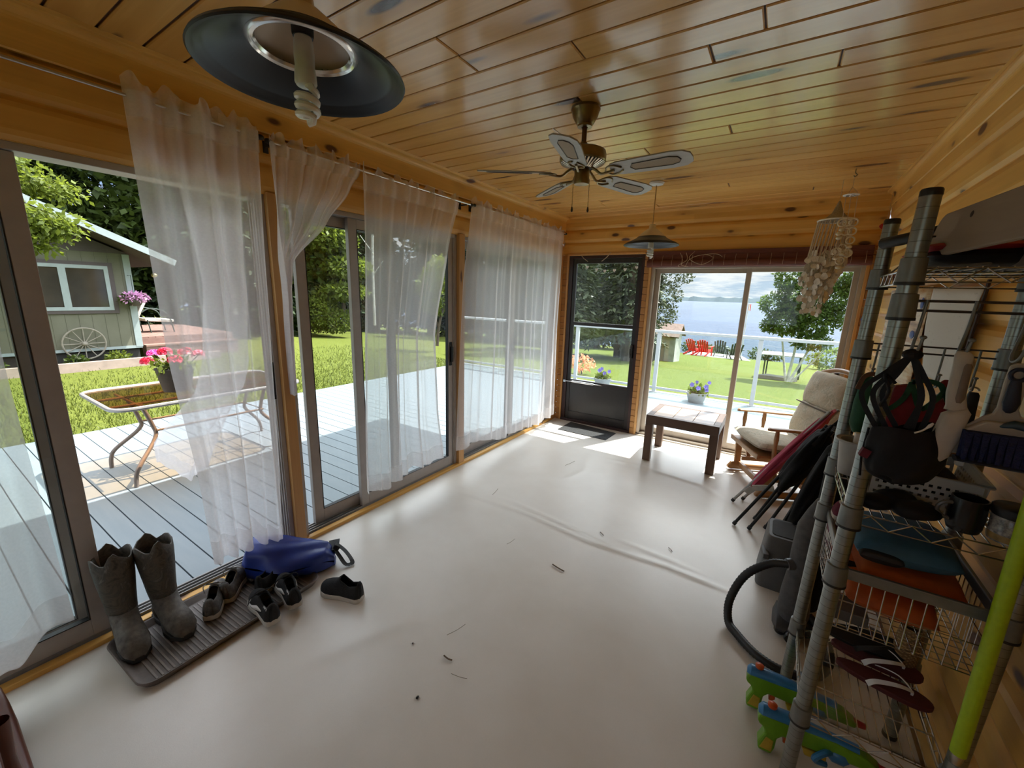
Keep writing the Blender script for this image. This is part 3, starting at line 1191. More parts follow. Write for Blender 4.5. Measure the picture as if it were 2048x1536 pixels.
tag(mb.build('bare_trunk', BARK_W, loc=(-15.5, 14.2, -0.2), smooth=True), 'bare pale tree trunk standing before the dark spruces', 'tree')
broad('leafy_tree', 'small bushy yellow-green tree on the lawn by the right jamb of the middle door', 'tree', (-7.4, 10.3, -0.2), [([(0, 0, 0), (0.1, 0.0, 0.7), (0.3, 0.1, 1.5)], 0.06, 0.03), ([(0.1, 0, 0.6), (-0.3, 0, 1.3)], 0.04, 0.02)],
      [((0.0, 0, 1.6), (0.55, 0.55, 0.6)), ((0.2, 0.1, 2.4), (0.6, 0.6, 0.6)), ((-0.3, 0.0, 2.0), (0.45, 0.45, 0.5))], 1.3, 0.13, LEAF_Y, BARK, 74)

# maple branch in front of the cabin roof
r_ = random.Random(80)
root = thing('maple_tree', 'bright green maple tree overhanging the cabin roof from the left', 'tree', (-7.6, -1.6, -0.2))
tb = MB()
fo = MB()
tb.tube(spline([(-7.6, -1.6, -0.2), (-7.6, -1.5, 1.5), (-7.7, -1.3, 3.5)], 5), [0.14 - 0.004 * i for i in range(11)], 8)
for (p0, p1, p2, sz) in [((-7.7, -1.4, 2.8), (-7.6, 0.3, 3.0), (-7.4, 1.85, 2.45), 0.34), ((-7.7, -1.4, 2.5), (-7.6, 0.3, 2.75), (-7.5, 1.7, 2.30), 0.32), ((-7.7, -1.4, 3.0), (-7.9, 0.5, 3.2), (-8.0, 2.0, 3.05), 0.36), ((-7.7, -1.4, 2.4), (-7.7, 0.2, 2.5), (-7.5, 1.5, 2.12), 0.30),
                         ((-7.7, -1.3, 3.2), (-7.9, 0.2, 3.6), (-7.9, 1.5, 3.35), 0.40), ((-7.7, -1.3, 2.2), (-7.5, 0.0, 2.35), (-7.3, 0.95, 2.15), 0.30), ((-7.7, -1.3, 3.4), (-7.5, -0.4, 3.6), (-7.2, 0.7, 3.1), 0.36),
                         ((-7.7, -1.3, 2.9), (-7.8, 0.0, 3.1), (-7.8, 1.1, 2.85), 0.34)]:
    P = spline([p0, p1, p2], 8)
    tb.tube(P, [0.045 - 0.04 * i / (len(P) - 1) for i in range(len(P))], 6)
    for i, p in enumerate(P[3:]):
        f = (i + 3) / len(P)
        blob(fo, r_, p, (sz, sz * 1.1, sz * 0.6), 150, 0.10, 0.5, 0.1)
tb.build('trunk', BARK, root, smooth=True)
fo.build('foliage', LEAF_Y, root)

# birch by the lake side
b = (2.72, 14.2, -0.66)
broad('birch_tree', 'birch with several pale trunks standing on the lakeside lawn', 'tree', b,
      [([(0, 0, 0), (0.05, 0, 0.7), (0.1, 0, 1.9)], 0.05, 0.02), ([(-0.03, 0, 0), (-0.2, 0.1, 0.8), (-0.4, 0, 1.8)], 0.04, 0.015), ([(0.05, 0, 0), (0.3, 0.1, 0.7), (0.6, 0.1, 1.7)], 0.045, 0.015), ([(0.1, 0, 0), (0.5, 0, 0.6), (0.9, 0, 1.3)], 0.03, 0.012)],
      [((-0.25, 0, 1.75), (0.5, 0.5, 0.42)), ((0.35, 0, 1.75), (0.55, 0.5, 0.45)), ((0.0, 0, 2.45), (0.6, 0.5, 0.5)), ((-0.3, 0, 3.0), (0.45, 0.4, 0.45)), ((0.75, 0, 2.4), (0.5, 0.4, 0.45)), ((0.9, 0.1, 3.0), (0.45, 0.4, 0.5)), ((0.25, 0, 3.4), (0.5, 0.45, 0.5)), ((1.15, 0, 2.0), (0.4, 0.35, 0.4)), ((-0.6, 0, 2.2), (0.4, 0.35, 0.35)), ((1.2, 0, 2.8), (0.4, 0.35, 0.4)), ((0.2, 0, 2.05), (0.7, 0.5, 0.4)), ((-0.65, 0, 1.6), (0.25, 0.25, 0.2)), ((0.4, 0, 1.2), (0.5, 0.4, 0.22))],
      1.0, 0.105, LEAF_B, BARK_W, 75, dens=1900)
# wispy tree left of the slider
broad('wispy_tree', 'wispy grey-green tree above the small shed at the left of the far slider', 'tree', (-1.75, 16.5, -0.85),
      [([(0, 0, 0), (0.0, 0, 1.5), (0.1, 0, 3.4)], 0.09, 0.03)],
      [((0.0, 0, 1.9), (0.85, 0.7, 0.5)), ((0.2, 0, 2.6), (0.7, 0.6, 0.45)), ((0.5, 0, 3.3), (0.7, 0.5, 0.35)), ((1.05, 0, 3.65), (0.6, 0.4, 0.22)), ((0.0, 0, 4.0), (0.8, 0.6, 0.5)), ((-0.5, 0, 3.0), (0.7, 0.5, 0.5))], 0.7, 0.12, NEEDLE_L, BARK, 76, dens=900)
# shoreline bushes
for i, (x, y, s, lb) in enumerate([(-2.2, 29.5, 1.0, 'green shoreline bush left of the red chairs'), (-0.9, 31.0, 0.8, 'green shoreline bush behind the red chairs'), (1.6, 30.0, 0.8, 'green shoreline bush at the right end of the lakeside pad'),
                                   (4.6, 24.0, 1.1, 'tall grassy bush at the shore right of the birch'), (5.6, 22.0, 1.1, 'grassy shore bush near the right jamb of the far slider')]):
    broad('shrub', lb, 'shrub', (x, y, gz(x, y)), [([(0, 0, 0), (0, 0, 0.3)], 0.03, 0.015)], [((0, 0, 0.45 * s), (0.9 * s, 0.6 * s, 0.5 * s)), ((0.7 * s, 0, 0.35 * s), (0.7 * s, 0.5 * s, 0.4 * s))], 1.0, 0.16, LEAF_Y if i > 2 else LEAF_G, BARK, 90 + i, group='bushes along the shore', dens=500)

# ------------------------------------------------------------------ lakeside things
WHITE = M('white_powder_coat', (0.50, 0.52, 0.54), 0.35, 0, 0.03, 20)
root = thing('glass_railing', 'white deck railing with clear glass panels facing the lake', 'railing', (0.5, 7.75, ZD))
xs = [-4.15, -2.68, -1.10, 0.51, 2.11, 3.70]
for x in xs:
    mb = MB().box(x - 0.032, x + 0.032, 7.718, 7.782, ZD, 0.985)
    mb.box(x - 0.06, x + 0.06, 7.69, 7.81, ZD, ZD + 0.012)
    mb.build('post', WHITE, root, bevel=0.003)
MB().box(-4.2, 3.75, 7.705, 7.795, 0.985, 1.035).build('top_rail', WHITE, root, bevel=0.008)
for a, b in zip(xs, xs[1:]):
    MB().box(a + 0.032, b - 0.032, 7.735, 7.765, ZD + 0.06, ZD + 0.10).build('bottom_rail', WHITE, root)
    MB().box(a + 0.04, b - 0.04, 7.748, 7.752, ZD + 0.10, 0.975).build('glass_panel', glassmat('railing_glass', (0.93, 0.97, 0.95)) if a < -4 else bpy.data.materials['railing_glass'], root)

# petunia pots on the deck
POT_G = M('grey_resin_pot', (0.36, 0.37, 0.37), 0.6, 0, 0.08, 40)
SOIL = M('dark_soil', (0.03, 0.02, 0.014), 0.95, 0, 0.3, 80)
PET = M('violet_petunia', (0.25, 0.20, 0.62), 0.6, 0, 0.35, 25)
PETD = M('dark_violet_throat', (0.06, 0.03, 0.22), 0.6)

def flower(mb, c, d, r, n=5):
    c = Vector(c)
    d = Vector(d).normalized()
    s = d.cross(Vector((0, 0, 1)))
    if s.length < 0.1:
        s = Vector((1, 0, 0))
    s.normalize()
    u = s.cross(d)
    pts = [c - d * r * 0.45]
    m = n * 4
    for k in range(m):
        a = 2 * PI * k / m
        rr_ = r * (0.86 + 0.16 * math.cos(a * n))
        pts.append(c + (s * math.cos(a) + u * math.sin(a)) * rr_)
    mb.add(pts, [(0, 1 + k, 1 + (k + 1) % m) for k in range(m)])

def potted(label, loc, seed, petal, blooms, group=None, prof=None, potmat=None, h=0.17, rad=0.165, lf=LEAF_Y, name='potted_petunia', spread=1.0, cat='flower pot'):
    r_ = random.Random(seed)
    root = thing(name, label, cat, loc, group)
    prof = prof or [(0.0, 0.0), (rad * 0.72, 0.0), (rad * 0.78, h * 0.2), (rad, h * 0.95), (rad * 1.04, h * 0.96), (rad * 1.04, h), (rad * 0.95, h), (rad * 0.9, h * 0.85)]
    MB().lathe(prof, loc, 28).build('pot', potmat or POT_G, root, smooth=True, angle=30)
    MB().lathe([(0.0, h * 0.87), (rad * 0.92, h * 0.85)], loc, 20).build('soil', SOIL, root)
    fo = MB()
    c = Vector(loc) + Vector((0, 0, h + 0.03))
    blob(fo, r_, c, (rad * 1.05 * spread, rad * 1.05 * spread, 0.09), 240, 0.065, 0.1, 0.0)
    fo.build('leaves', lf, root)
    for (dx, dy, dz, r) in blooms:
        p = c + Vector((dx, dy, dz))
        st = MB().tube([c + Vector((dx * .3, dy * .3, -0.05)), p], 0.0025, 5)
        bl = MB()
        d = Vector((r_.uniform(-.3, .5), -1, r_.uniform(.1, .5)))
        flower(bl, p, d, r)
        o = bl.build('bloom', petal, root, smooth=True)
        st.build('stem', LEAF_G, o)
    return root

potted('grey pot of violet petunias on the deck outside the far slider', (1.30, 7.42, ZD), 3, PET,
       [(-0.08, -0.06, 0.10, 0.045), (0.03, -0.1, 0.06, 0.045), (0.14, -0.05, 0.09, 0.045), (0.15, -0.04, 0.03, 0.04), (-0.02, 0.02, 0.14, 0.03), (0.17, 0.03, 0.15, 0.035)])
potted('grey pot of violet petunias on the deck outside the storm door', (-0.42, 7.52, ZD), 4, PET,
       [(-0.05, -0.06, 0.12, 0.045), (0.06, -0.08, 0.08, 0.045), (0.0, -0.08, 0.16, 0.04), (0.14, -0.05, 0.12, 0.04)])
# orange geranium beyond the railing
broad('flowering_bush', 'orange flowering bush on the lawn outside the storm door', 'shrub', (-1.75, 9.6, gz(-1.75, 9.6)), [([(0, 0, 0), (0, 0, 0.2)], 0.02, 0.01)], [((0, 0, 0.3), (0.35, 0.3, 0.2))], 1.6, 0.09, leafmat('orange_petals', (0.75, 0.22, 0.10), (0.9, 0.42, 0.25), 0.3), BARK, 99, dens=900)

# shed
root = thing('garden_shed', 'small weathered garden shed with brown roof beyond the deck rail', 'shed', (-1.6, 18.6, gz(-1.6, 18.6)))
WHT = M('weathered_white_board', (0.40, 0.39, 0.36), 0.8, 0, 0.2, 4)
g0 = gz(-1.6, 18.6)
mb = MB().box(-2.3, -1.22, 18.0, 19.2, g0 - 0.1, 0.12)
mb.build('wall', WHT, root)
mb = MB()
mb.add([(-2.45, 17.85, 0.08), (-1.08, 17.85, 0.05), (-1.08, 18.6, 0.55), (-2.45, 18.6, 0.58), (-2.45, 19.35, 0.08), (-1.08, 19.35, 0.05)], [(0, 1, 2, 3), (3, 2, 5, 4)])
mb.build('roof', M('brown_shingles', (0.17, 0.12, 0.10), 0.9, 0, 0.25, 12), root, solid=0.06)
mb = MB().box(-2.0, -1.62, 17.97, 18.0, g0, -0.2)
mb.build('door', M('grey_shed_door', (0.22, 0.22, 0.21), 0.8), root)

# lakeside pad with red chairs
struct(MB().prism([(-2.3, 26.0), (0.4, 25.2), (1.3, 26.2), (0.6, 28.6), (-2.2, 28.6)], -1.95, -1.66), 'patio_pad', M('pale_concrete', (0.55, 0.54, 0.52), 0.85, 0, 0.1, 3))

def adirondack(name, label, loc, mat, rot, group):
    root = thing(name, label, 'chair', (0, 0, 0), group)
    mb = MB()
    for i in range(5):
        x = -0.22 + i * 0.11
        mb.beam((x, 0.18, 0.22), (x * 1.25, 0.50, 0.98 - 0.02 * (i - 2) ** 2), 0.095, 0.02, (0, 1, 0))
    mb.build('backrest', mat, root)
    mb = MB()
    for i in range(5):
        y = -0.28 + i * 0.11
        mb.box(-0.26, 0.26, y, y + 0.095, 0.36 - i * 0.03, 0.38 - i * 0.03)
    mb.build('seat', mat, root)
    for s in (-1, 1):
        MB().box(s * 0.34 - 0.06, s * 0.34 + 0.06, -0.34, 0.36, 0.56, 0.585).build('arm', mat, root)
        MB().box(s * 0.30 - 0.02, s * 0.30 + 0.02, -0.32, -0.22, 0.0, 0.56).build('leg', mat, root)
        MB().beam((s * 0.27, -0.25, 0.34), (s * 0.27, 0.62, 0.02), 0.03, 0.1).build('leg', mat, root)
    root.location = loc
    root.rotation_euler = (0, 0, rot)
    return root

RED = M('red_paint', (0.75, 0.04, 0.035), 0.4, 0, 0.08, 20)
a1 = adirondack('adirondack_chair', 'left red slatted lawn chair on the pale lakeside pad', (-1.85, 27.0, -1.66), RED, R(150), 'red chairs by the lake')
dup(a1, (-1.25, 26.9, -1.66), R(165), 'right red slatted lawn chair on the pale lakeside pad')
DKG = M('dark_green_metal', (0.03, 0.05, 0.04), 0.5)
a2 = adirondack('lawn_chair', 'dark lawn chair behind the two red chairs at the lake', (-0.5, 27.6, -1.66), DKG, R(180), 'dark chairs by the lake')
dup(a2, (0.35, 26.6, -1.66), R(200), 'dark lawn chair at the right end of the lakeside pad', 'dark chairs by the lake')
# open frame shelter beside the birch
root = thing('boat_lift_frame', 'open dark metal frame with pale flat top beside the birch', 'shelter', (2.5, 15.3, -0.75))
for (x, y) in ((2.09, 14.9), (2.98, 14.9), (2.15, 15.7), (3.05, 15.7)):
    MB().box(x - 0.02, x + 0.02, y - 0.02, y + 0.02, -0.85, 0.0).build('post', DKG, root)
MB().box(1.98, 3.1, 14.8, 15.8, 0.0, 0.025).build('canopy', M('pale_canvas', (0.62, 0.63, 0.62), 0.7), root)
mb = MB()
mb.prism([(1.95, 14.75), (2.85, 14.55), (3.0, 14.9), (2.2, 15.1)], -0.95, -0.62)
tag(mb.build('fire_pit_block', M('grey_stone', (0.22, 0.21, 0.20), 0.9, 0, 0.3, 6), loc=(2.4, 14.8, -0.8)), 'low grey stone block on the lawn under the open frame', 'stone block')
root = thing('flagpole', 'thin white flagpole with small red and white flag by the lake', 'flagpole', (0.62, 28.0, gz(0.6, 28)))
MB().tube([(0.62, 28, -1.9), (0.62, 28, 1.5)], 0.025, 8).build('pole', WHITE, root)
MB().box(0.62, 0.75, 27.995, 28.005, 1.08, 1.46).build('flag', M('flag_red', (0.7, 0.05, 0.06), 0.7), root)
mb = MB().box(0.66, 0.71, 27.99, 28.01, 1.08, 1.46)
mb.build('flag_stripe', M('flag_white', (0.85, 0.85, 0.85), 0.7), root)

# ------------------------------------------------------------------ cabin on the left
SID = NT('sage_board_siding')
co = SID.coord()
n = SID.noise(co, 3.0, 4)
SID.principled(SID.ramp(n, [(0.3, (0.10, 0.10, 0.066)), (0.7, (0.125, 0.123, 0.086))]), 0.75)
SIDING = SID.m
TRIMW = M('pale_blue_white_trim', (0.25, 0.295, 0.29), 0.6, 0, 0.06, 10)
TRIMB = M('dark_brown_trim', (0.055, 0.042, 0.038), 0.6, 0, 0.1, 20)
root = thing('cabin', 'sage green board cabin with white window beyond the left lawn', 'cabin', (-10.0, 1.0, -0.2))
mb = MB()
mb.box(-15.0, -10.0, -4.5, 3.25, 0.16, 2.2)
y = -4.5
while y < 3.2:
    mb.box(-10.0, -9.992, y, y + 0.012, 0.2, 2.2)
    y += 0.2
mb.build('wall', SIDING, root)
mb = MB().prism([(-4.5, 2.2), (3.25, 2.2), (-0.625, 3.95)], -15.0, -9.99, Matrix(((0, 0, 1), (1, 0, 0), (0, 1, 0))))
mb.build('gable', TRIMB, root)
mb = MB()
mb.box(-15, -10.05, -4.4, 3.2, -0.25, 0.16)
mb.build('skirting', M('black_skirting', (0.02, 0.018, 0.016), 0.9), root)
mb = MB()
mb.box(-10.0, -9.985, -4.5, 3.25, 0.13, 0.19)
mb.box(-10.0, -9.98, 3.14, 3.26, 0.16, 2.19)
mb.build('corner_trim', TRIMW, root)
mb = MB()
mb.box(-10.0, -9.97, 1.40, 2.95, 0.92, 0.99)
mb.box(-10.0, -9.97, 1.40, 2.95, 1.92, 1.99)
mb.box(-10.0, -9.97, 1.40, 1.47, 0.99, 1.92)
mb.box(-10.0, -9.97, 2.87, 2.95, 0.99, 1.92)
mb.build('window_trim', TRIMB, root)
mb = MB()
for (a, b_, c_, d_) in ((1.47, 2.87, 0.99, 1.06), (1.47, 2.87, 1.85, 1.92), (1.47, 1.54, 1.06, 1.85), (2.80, 2.87, 1.06, 1.85), (2.12, 2.23, 1.06, 1.85)):
    mb.box(-10.0, -9.96, a, b_, c_, d_)
wf = mb.build('window_frame', TRIMW, root)
for (a, b_) in ((1.54, 2.12), (2.23, 2.80)):
    MB().box(-9.99, -9.98, a, b_, 1.06, 1.85).build('pane', M('dark_window_glass', (0.035, 0.03, 0.022), 0.08, 0, 0.3, 2, spec=0.6), wf)
# roof
mb = MB()
e0 = Vector((0, 3.95, 1.94))
e1 = Vector((0, -0.625, 4.02))
for sgn in (1, -1):
    ya = 3.85 if sgn > 0 else -5.1
    vs = [(-15.4, ya, 2.02), (-9.3, ya, 2.02), (-9.3, -0.625, 4.05), (-15.4, -0.625, 4.05)]
    mb.add(vs, [(0, 1, 2, 3)])
rf = mb.build('roof', M('dark_brown_roof', (0.045, 0.03, 0.026), 0.85, 0, 0.2, 8), root, solid=0.08)
mb = MB()
mb.beam((-9.29, 3.87, 2.05), (-9.29, -0.625, 4.10), 0.02, 0.13)
mb.beam((-9.29, -5.1, 2.05), (-9.29, -0.625, 4.10), 0.02, 0.13)
mb.build('fascia', TRIMW, root)
# timber edging of the bed
mb = MB()
mb.r = 0.4
mb.box(-9.55, -9.43, -4.5, 4.6, -0.25, -0.03)
tag(mb.build('bed_edging', M('brown_timber_edging', (0.30, 0.23, 0.19), 0.8, 0, 0.15, 6), loc=(-9.5, 0, -0.2)), 'long low timber edging board in front of the cabin', 'garden edging')
for i, (y, s, m, lb) in enumerate([(1.0, 0.13, LEAF_G, 'small dark plant in the bed left under the cabin window'), (2.1, 0.12, LEAF_G, 'small dark plant in the bed under the cabin window'), (2.75, 0.15, LEAF_Y, 'yellow-green plant in the bed near the cabin corner')]):
    broad('bed_plant', lb, 'plant', (-9.75, y, -0.15), [([(0, 0, 0), (0, 0, 0.08)], 0.008, 0.004)], [((0, 0, 0.12), (s, s * 1.3, s))], 2.5, 0.08, m, BARK, 120 + i, group='plants in the cabin bed', dens=1500)
# grey spoked wheel built in place of the spoked shadow on the cabin wall
root = thing('shadow_wheel', 'grey spoked wheel standing in for a shadow on the cabin wall below the window', 'wheel', (-9.85, 2.30, 0.0))
Mw = Matrix(((0.10, 0, 1), (0, 1, 0), (1, 0, -0.10)))
c = Vector((-9.93, 2.30, 0.30))
P = [c + Mw @ Vector((0.33 * math.cos(2 * PI * k / 32), 0.33 * math.sin(2 * PI * k / 32), 0)) for k in range(32)]
WGREY = M('shadow_grey', (0.22, 0.20, 0.16), 0.9, 0, 0.2, 12)
MB().tube(P, 0.016, 8, closed=True).build('rim', WGREY, root, smooth=True)
mb = MB()
for k in range(12):
    a = 2 * PI * k / 12
    mb.tube([c, c + Mw @ Vector((0.33 * math.cos(a), 0.33 * math.sin(a), 0))], 0.009, 6)
mb.build('spokes', WGREY, root)
MB().ell(c, (0.05, 0.05, 0.05), 10, 8).build('hub', WGREY, root, smooth=True)
# porch and lounger right of the cabin
mb = MB()
for i in range(14):
    mb.box(-14.5, -10.6, 3.4 + i * 0.145, 3.4 + i * 0.145 + 0.137, 0.28, 0.31)
mb.box(-10.62, -10.58, 3.4, 5.4, 0.0, 0.28)
mb.box(-10.6, -10.3, 3.4, 5.4, 0.10, 0.14)
mb.box(-10.6, -10.32, 3.4, 5.4, -0.2, 0.10)
struct(mb, 'porch_deck', M('brown_stained_deck', (0.20, 0.115, 0.09), 0.7, 0, 0.15, 8))
root = thing('lounge_chair', 'pale padded lounge chair on the brown porch beside the cabin', 'chair', (-11.9, 4.0, 0.31))
PALE = M('pale_sling', (0.55, 0.52, 0.45), 0.7)
mb = MB().obox((-11.9, 3.78, 0.95), (0.55, 0.07, 0.62), Euler((R(-25), 0, 0)))
mb.build('backrest', PALE, root, bevel=0.02)
MB().obox((-11.9, 4.12, 0.63), (0.55, 0.62, 0.08), Euler((R(-4), 0, 0))).build('seat', PALE, root, bevel=0.02)
for s in (-1, 1):
    x = -11.9 + s * 0.32
    MB().tube(spline([(x, 3.75, 0.85), (x, 3.95, 0.95), (x, 4.25, 0.85), (x, 4.35, 0.6)], 5), 0.014, 8).build('arm', DKG, root, smooth=True)
    for yy in (3.85, 4.35):
        MB().tube([(x, yy, 0.65), (x, yy + 0.04, 0.31)], 0.014, 8).build('leg', DKG, root)
# hanging flower basket at the cabin corner
root = thing('hanging_basket', 'pink flower basket hanging at the right corner of the cabin', 'hanging basket', (-9.78, 3.18, 1.05))
MB().lathe([(0.0, 1.08), (0.10, 1.10), (0.15, 1.20), (0.15, 1.22)], (-9.78, 3.18, 0), 16).build('basket', TRIMB, root, smooth=True)
mb = MB().tube([(-9.98, 3.18, 1.75), (-9.78, 3.18, 1.75), (-9.78, 3.18, 1.22)], 0.006, 6)
mb.build('hanger', DKG, root)
fo = MB()
blob(fo, random.Random(5), (-9.78, 3.20, 1.26), (0.17, 0.24, 0.13), 420, 0.07, 0.1, 0.4)
fo.build('flowers', leafmat('pink_petals', (0.60, 0.22, 0.48), (0.85, 0.50, 0.75), 0.35), root)
fo = MB()
blob(fo, random.Random(6), (-9.80, 3.10, 1.24), (0.17, 0.20, 0.12), 160, 0.07, 0.3, 0.4)
fo.build('leaves', LEAF_G, root)
# porch lamp under the eave
mb = MB().ell((-10.3, 3.75, 1.78), (0.06, 0.06, 0.05), 12, 8)
tag(mb.build('porch_light', M('brass_light', (0.65, 0.55, 0.25), 0.3, 0.6), loc=(-10.3, 3.75, 1.85), smooth=True), 'small round brass porch light under the cabin eave', 'light')

# ------------------------------------------------------------------ patio table on the deck
root = thing('patio_table', 'patio table with amber glass top and bent brown metal legs', 'table', (-2.4, 1.6, ZD))
BRM = M('taupe_metal', (0.20, 0.165, 0.145), 0.45, 0.3, 0.1, 25)
tx0, tx1, ty0, ty1, tz = -2.92, -1.92, 0.88, 2.40, 0.60
def rrect(x0, x1, y0, y1, r, n=5):
    out = []
    for (cx_, cy_, a) in ((x1 - r, y0 + r, -PI / 2), (x1 - r, y1 - r, 0), (x0 + r, y1 - r, PI / 2), (x0 + r, y0 + r, PI)):
        for k in range(n + 1):
            g = a + PI / 2 * k / n
            out.append((cx_ + r * math.cos(g), cy_ + r * math.sin(g)))
    return out
P = rrect(tx0, tx1, ty0, ty1, 0.13)
mb = MB()
mb.tube([(x, y, tz - 0.012) for x, y in P], 0.017, 8, closed=True)
mb.build('rim', M('grey_metal_rim', (0.30, 0.29, 0.28), 0.4, 0.5, 0.1, 25), root, smooth=True)
MB().prism(rrect(tx0 + .012, tx1 - .012, ty0 + .012, ty1 - .012, 0.12), tz - 0.012, tz - 0.006).build('glass_top', glassmat('amber_table_glass', (0.93, 0.74, 0.55)), root)
mb = MB()
for yy in (ty0 + 0.22, ty1 - 0.22):
    mb.tube([(tx0 + 0.1, yy, tz - 0.05), (tx1 - 0.1, yy, tz - 0.05)], 0.011, 8)
for xx in (tx0 + 0.32, tx1 - 0.32):
    mb.tube([(xx, ty0 + 0.03, tz - 0.045), (xx, ty1 - 0.03, tz - 0.045)], 0.012, 8)
mb.tube([(-2.62, 1.2, 0.30), (-2.2, 1.2, 0.30), (-2.2, 2.1, 0.30), (-2.62, 2.1, 0.30)], 0.010, 8, closed=True)
mb.build('under_frame', BRM, root, smooth=True)
for sx in (-1, 1):
    for sy in (-1, 1):
        cx_, cy_ = -2.40, 1.64
        P = spline([(cx_ + sx * 0.18, cy_ + sy * 0.52, tz - 0.05), (cx_ + sx * 0.17, cy_ + sy * 0.46, 0.35), (cx_ + sx * 0.20, cy_ + sy * 0.46, 0.24),
                    (cx_ + sx * 0.32, cy_ + sy * 0.62, 0.06), (cx_ + sx * 0.335, cy_ + sy * 0.66, -0.02), (cx_ + sx * 0.335, cy_ + sy * 0.67, ZD)], 5)
        MB().tube(P, 0.0165, 10).build('leg', BRM, root, smooth=True)

GER = M('red_geranium', (0.80, 0.05, 0.12), 0.55, 0, 0.25, 30)
root = potted('black pot of red and pink geraniums on the patio table', (-2.36, 1.44, 0.602), 8, GER, [], potmat=M('black_pot', (0.035, 0.033, 0.034), 0.5), h=0.215, rad=0.145, name='potted_geranium', spread=1.15)
for i, (dx, dy, dz, m) in enumerate([(-0.10, -0.16, 0.06, GER), (-0.12, -0.10, 0.12, 'p'), (0.02, -0.06, 0.15, GER), (0.05, 0.08, 0.14, 'q'), (0.0, 0.20, 0.10, 'q'), (0.10, -0.02, 0.08, GER)]):
    mm = m if not isinstance(m, str) else (M('magenta_geranium', (0.80, 0.12, 0.45), 0.55, 0, 0.25, 30) if m == 'p' else M('coral_geranium', (0.9, 0.22, 0.30), 0.55, 0, 0.25, 30))
    bl = MB()
    r_ = random.Random(40 + i)
    for k in range(26):
        v = rv(r_)
        v.z = abs(v.z) * 0.8
        flower(bl, Vector((-2.36 + dx, 1.44 + dy, 0.602 + 0.215 + dz)) + v * 0.055, v, 0.022)
    o = bl.build('bloom', mm, root)
    MB().tube([(-2.36 + dx * .4, 1.44 + dy * .4, 0.80), (-2.36 + dx, 1.44 + dy, 0.602 + 0.215 + dz)], 0.004, 5).build('stem', LEAF_G, o)

# ------------------------------------------------------------------ curtains
SHEER = sheer('white_sheer', (0.93, 0.90, 0.91), 0.56)
SHEER2 = sheer('white_sheer_hem', (0.93, 0.91, 0.92), 0.42)
CHROME = M('brushed_steel', (0.62, 0.61, 0.58), 0.28, 1.0, 0.06, 30)
BLK = M('matte_black', (0.012, 0.012, 0.013), 0.55, 0, 0.15, 40)

def lerp(tab, t):
    for (a, va), (b, vb) in zip(tab, tab[1:]):
        if t <= b:
            f = (t - a) / (b - a) if b > a else 0
            f = 0.6 * f + 0.4 * f * f * (3 - 2 * f)
            return va + (vb - va) * f
    return tab[-1][1]

def curtain(label, yl, yr, xo, zt, zb, folds, amp, seed, group='white sheer curtains', ragged=0.03, nu=170, nv=60, hem=True):
    """yl, yr, xo: tables over v (0 = top, 1 = hem) of left edge, right edge and distance from the wall; zb = hem heights (left to right)"""
    r_ = random.Random(seed)
    ph = [r_.uniform(0, 6.28) for _ in range(5)]
    fr = [folds, folds * 1.6, folds * 0.55, folds * 2.3]
    am = [1.0, 0.45, 0.9, 0.15]
    root = thing('sheer_curtain', label, 'curtain', (xo[0][1], (yl[0][1] + yr[0][1]) / 2, zt), group)

    def P(u, v, push=0.0):
        y0, y1 = lerp(yl, v), lerp(yr, v)
        w = y1 - y0
        uu = u + 0.012 * math.sin(u * 19 + ph[0]) + 0.02 * math.sin(u * 7 + ph[1]) * v
        y = y0 + w * uu
        f = 0
        for k in range(4):
            f += am[k] * math.sin(2 * PI * fr[k] * u + ph[k] + 0.5 * math.sin(v * 2.2 + ph[4]))
        a = amp * (0.35 + 0.65 * min(1, v * 2.0 + 0.15))
        x = lerp(xo, v) + a * f * 0.6 + push
        hz = lerp(zb, u)
        z = zt + (hz - zt) * v + (0.006 * math.sin(u * 40 + ph[2]) * v)
        return Vector((max(x, -0.02) if v < 0.3 else x, y, z))
    MB().grid(lambda u, v: P(u, v), nu, nv).build('panel', SHEER, root, smooth=True, angle=180)
    # ruffled heading above the rod and the rod pocket
    MB().grid(lambda u, v: P(u, 0) + Vector((0.008 * math.sin(u * folds * 12.5 + ph[0]) * (1 - v), 0, (1 - v) * (0.042 + ragged * (0.55 * math.sin(u * folds * 5.3 + ph[3]) + 0.30 * math.sin(u * folds * 11 + ph[1])))))
              , nu, 4).build('heading', SHEER2, root, smooth=True, angle=180)
    MB().grid(lambda u, v: P(u, v * 0.045, 0.010), nu, 3).build('rod_pocket', SHEER2, root, smooth=True, angle=180)
    if hem:
        MB().grid(lambda u, v: P(u, 0.94 + 0.06 * v, 0.004), nu, 5).build('hem', SHEER2, root, smooth=True, angle=180)
    return root

